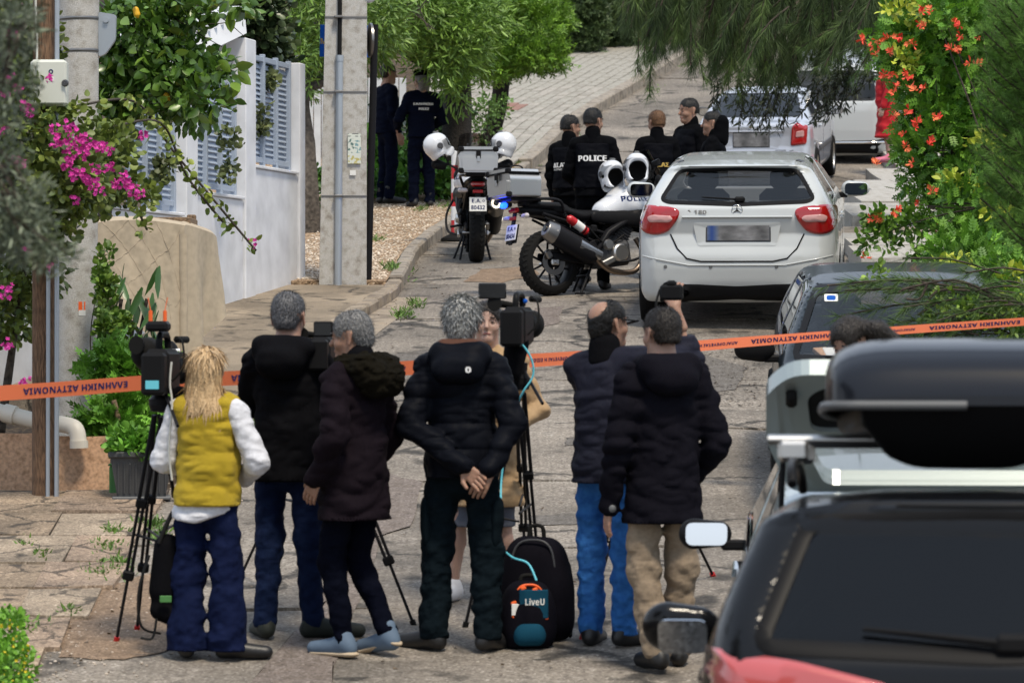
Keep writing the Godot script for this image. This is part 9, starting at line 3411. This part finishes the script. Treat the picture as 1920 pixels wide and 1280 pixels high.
func gear() -> void:
	# camera on the left-hand tripod
	var hd := P(300,752,19.2)
	tripod("tall black tripod with red feet beside the woman in yellow",hd,[spot(217,1204),spot(256,1182),spot(372,1150)],true)
	var c := video_camera("broadcast camera with glowing rear display on the red-footed tripod",P(304,735,19.2),-0.12,true)
	c.scale = V(1.15,1.35,1.0)
	for x in [-0.035,0.03]:
		var mb := MB.new()
		mb.rod(V(x,0.27,0.1),V(x,0.31,0.1),0.009,8)
		mb.rod(V(x,0.31,0.1),V(x + signf(x) * 0.012,0.36,0.1),0.002,5)
		put("orange_aerial",mb,M.orange,c)
	var mb := MB.new()
	mb.box(V(0,0.25,0.1),V(0.1,0.04,0.1),Basis(),0.012)
	put("radio_receiver",mb,M.black_plastic,c)
	mb = bones_mesh([[V(-0.1,0.15,-0.08),V(-0.1,0.14,-0.2),0.06,0.07]],0.014)
	put("matte_box",mb,M.black_rubber,c)
	mb = bones_mesh([[V(0.08,-0.02,0.0),V(0.11,-0.04,0.06),0.045,0.04]],0.014)
	put("rain_cover",mb,M.cloth_black,c)
	var cb := thing("white_cable","pale cable hanging down the red-footed tripod","cable")
	mb = MB.new()
	mb.tube(smooth_path([P(321,678,19.0),P(318,720,19.0),P(322,760,19.0),P(316,840,19.0),P(322,900,19.0)],6),PackedFloat32Array([0.006]),6)
	put("wire",mb,M.white_cable,cb)
	# black shoulder bag hung on that tripod
	var o := thing("camera_bag","black bag with straps hanging on the red-footed tripod","bag",P(302,1150,19.1))
	mb = bones_mesh([[V(0.02,0.12,0),V(0.03,0.34,0),0.085,0.07,0.8],[V(0.0,0.02,0),V(0.05,0.0,0),0.06,0.06]],0.014)
	put("bag_body",mb,M.cloth_black,o)
	for e in [[[V(-0.01,0.36,0.03),V(0.03,0.46,0.02),V(0.06,0.52,0)],0.03],[[V(-0.06,0.3,0.03),V(-0.11,0.12,0.05),V(-0.1,-0.06,0.04),V(0.0,-0.1,0.03)],0.016],[[V(-0.02,-0.02,0.05),V(-0.04,-0.12,0.06),V(-0.1,-0.12,0.06)],0.012]]:
		mb = MB.new()
		mb.tube(smooth_path(e[0],5),PackedFloat32Array([e[1]]),6,true,0.4)
		put("strap",mb,M.black_rubber,o)
	mb = MB.new()
	mb.box(V(0.03,0.08,0.088),V(0.06,0.035,0.01),Basis(),0.003)
	put("green_label",mb,M.green_plastic,o)
	# camera of the man in the black hood
	hd = P(606,740,20.0)
	tripod("black tripod whose legs show beside the man in the black hooded jacket",hd,[spot(776,1172),spot(452,1078),spot(600,1060)],false)
	video_camera("dark video camera held at the tape by the man in the black hooded jacket",P(607,690,19.7),-0.1,false)
	o = thing("camera_monitor","black flip-out monitor beside the grey-haired man's ear","monitor",P(606,617,19.15),-0.15)
	mb = MB.new()
	mb.box(Vector3.ZERO,V(0.1,0.08,0.02),Basis(),0.006)
	put("monitor_case",mb,M.black_plastic,o)
	mb = MB.new()
	mb.box(V(0,0,0.0115),V(0.085,0.062,0.002))
	put("monitor_screen",mb,M.screen_dark,o)
	# shoulder camera filming the woman in the coat
	hd = P(974,712,19.9)
	tripod("black tripod under the camera with the cyan cable",hd,[spot(1012,1130),spot(872,1176),spot(985,1090)],false)
	c = video_camera("shoulder camera with flip-out screen and cyan cable, filming the woman",P(972,645,19.85),deg_to_rad(-10.0),false)
	c.scale = V(1.1,1.2,1.0)
	mb = MB.new()
	mb.box(V(-0.12,0.235,0.05),V(0.135,0.07,0.018),Basis(Vector3.UP,0.1),0.005)
	put("flip_screen",mb,M.screen_dark,c)
	mb = bones_mesh([[V(0.0,0.0,0.05),V(-0.02,-0.12,0.08),0.06,0.05]],0.014)
	put("hand_strap",mb,M.cloth_black,c)
	mb = MB.new()
	mb.box(V(0.05,0.19,0.1),V(0.02,0.02,0.02),Basis(),0.006)
	put("blue_plug",mb,M.blue_sign,c)
	o = thing("cyan_cable","thin cyan cable looping from the shoulder camera to the backpacks","cable")
	mb = MB.new()
	mb.tube(smooth_path([P(950,632,19.7),P(975,642,19.7),P(996,672,19.7),P(999,705,19.7),P(978,740,19.7),P(955,800,19.8),P(940,900,19.8),P(940,975,19.6),P(938,1020,19.4),P(960,1044,19.2),P(990,1056,19.15),P(1006,1088,19.1)],6),PackedFloat32Array([0.0055]),7)
	put("wire",mb,M.cyan_cable,o)
	backpack("large black backpack standing behind the teal one",spot(1006,1198),V(0.34,0.54,0.26),-0.2,"cloth_coal",false)
	backpack("teal and black transmitter backpack with orange trim on the road",spot(990,1214),V(0.22,0.34,0.18),0.1,"cloth_coal",true)
	# tripod behind the two men on the right, and the raised stills camera
	tripod("black tripod with red feet behind the man in blue jeans",P(1200,800,20.2),[spot(1091,1198),spot(1338,1080),spot(1210,1060)],true)
	o = thing("stills_camera","small black stills camera held overhead by the balding man","camera",P(1258,548,19.02),-0.2)
	o.scale = Vector3.ONE * 0.85
	mb = MB.new()
	mb.box(V(0,0,-0.03),V(0.14,0.095,0.06),Basis(),0.015)
	mb.box(V(0,0.055,-0.03),V(0.06,0.035,0.05),Basis(),0.012)
	put("camera_body",mb,M.black_plastic,o)
	mb = MB.new()
	mb.tube(PackedVector3Array([V(0,0,-0.06),V(0,0,-0.13)]),PackedFloat32Array([0.036,0.04]),16)
	put("lens",mb,M.black_rubber,o)
	mb = MB.new()
	mb.tube(smooth_path([V(-0.07,0.02,-0.03),V(-0.09,-0.08,0),V(-0.05,-0.15,0.02)],4),PackedFloat32Array([0.012]),6,true,0.4)
	put("neck_strap",mb,M.black_rubber,o)
	# blue bottle seen between the khaki legs and the kerb side
	o = thing("water_bottle","blue plastic bottle standing on the road behind the khaki trousers","bottle",spot(1278,1100))
	mb = MB.new()
	mb.lathe([[0.001,0.0],[0.033,0.004],[0.035,0.1],[0.033,0.14],[0.014,0.175],[0.014,0.2],[0.001,0.2]],Transform3D(),16,false)
	put("bottle_body",mb,M.blue_sign,o)
	mb = MB.new()
	mb.lathe([[0.016,0.195],[0.016,0.215],[0.001,0.216]],Transform3D(),12)
	put("cap",mb,M.white_plastic,o)

func _ready() -> void:
	make_env()
	make_materials()
	setting_materials()
	rng.seed = 1
	make_ground()
	boundary_wall()
	picket_fence()
	poles()
	var t := Time.get_ticks_msec()
	trees_and_hedges()
	print("plants ",Time.get_ticks_msec() - t)
	rng.seed = 2
	left_clutter()
	white_hatchback()
	silver_saloon()
	dark_car()
	tailgate_car()
	black_suv()
	white_van()
	motorcycles()
	police_tape()
	t = Time.get_ticks_msec()
	cast()
	print("people ",Time.get_ticks_msec() - t)
	gear()
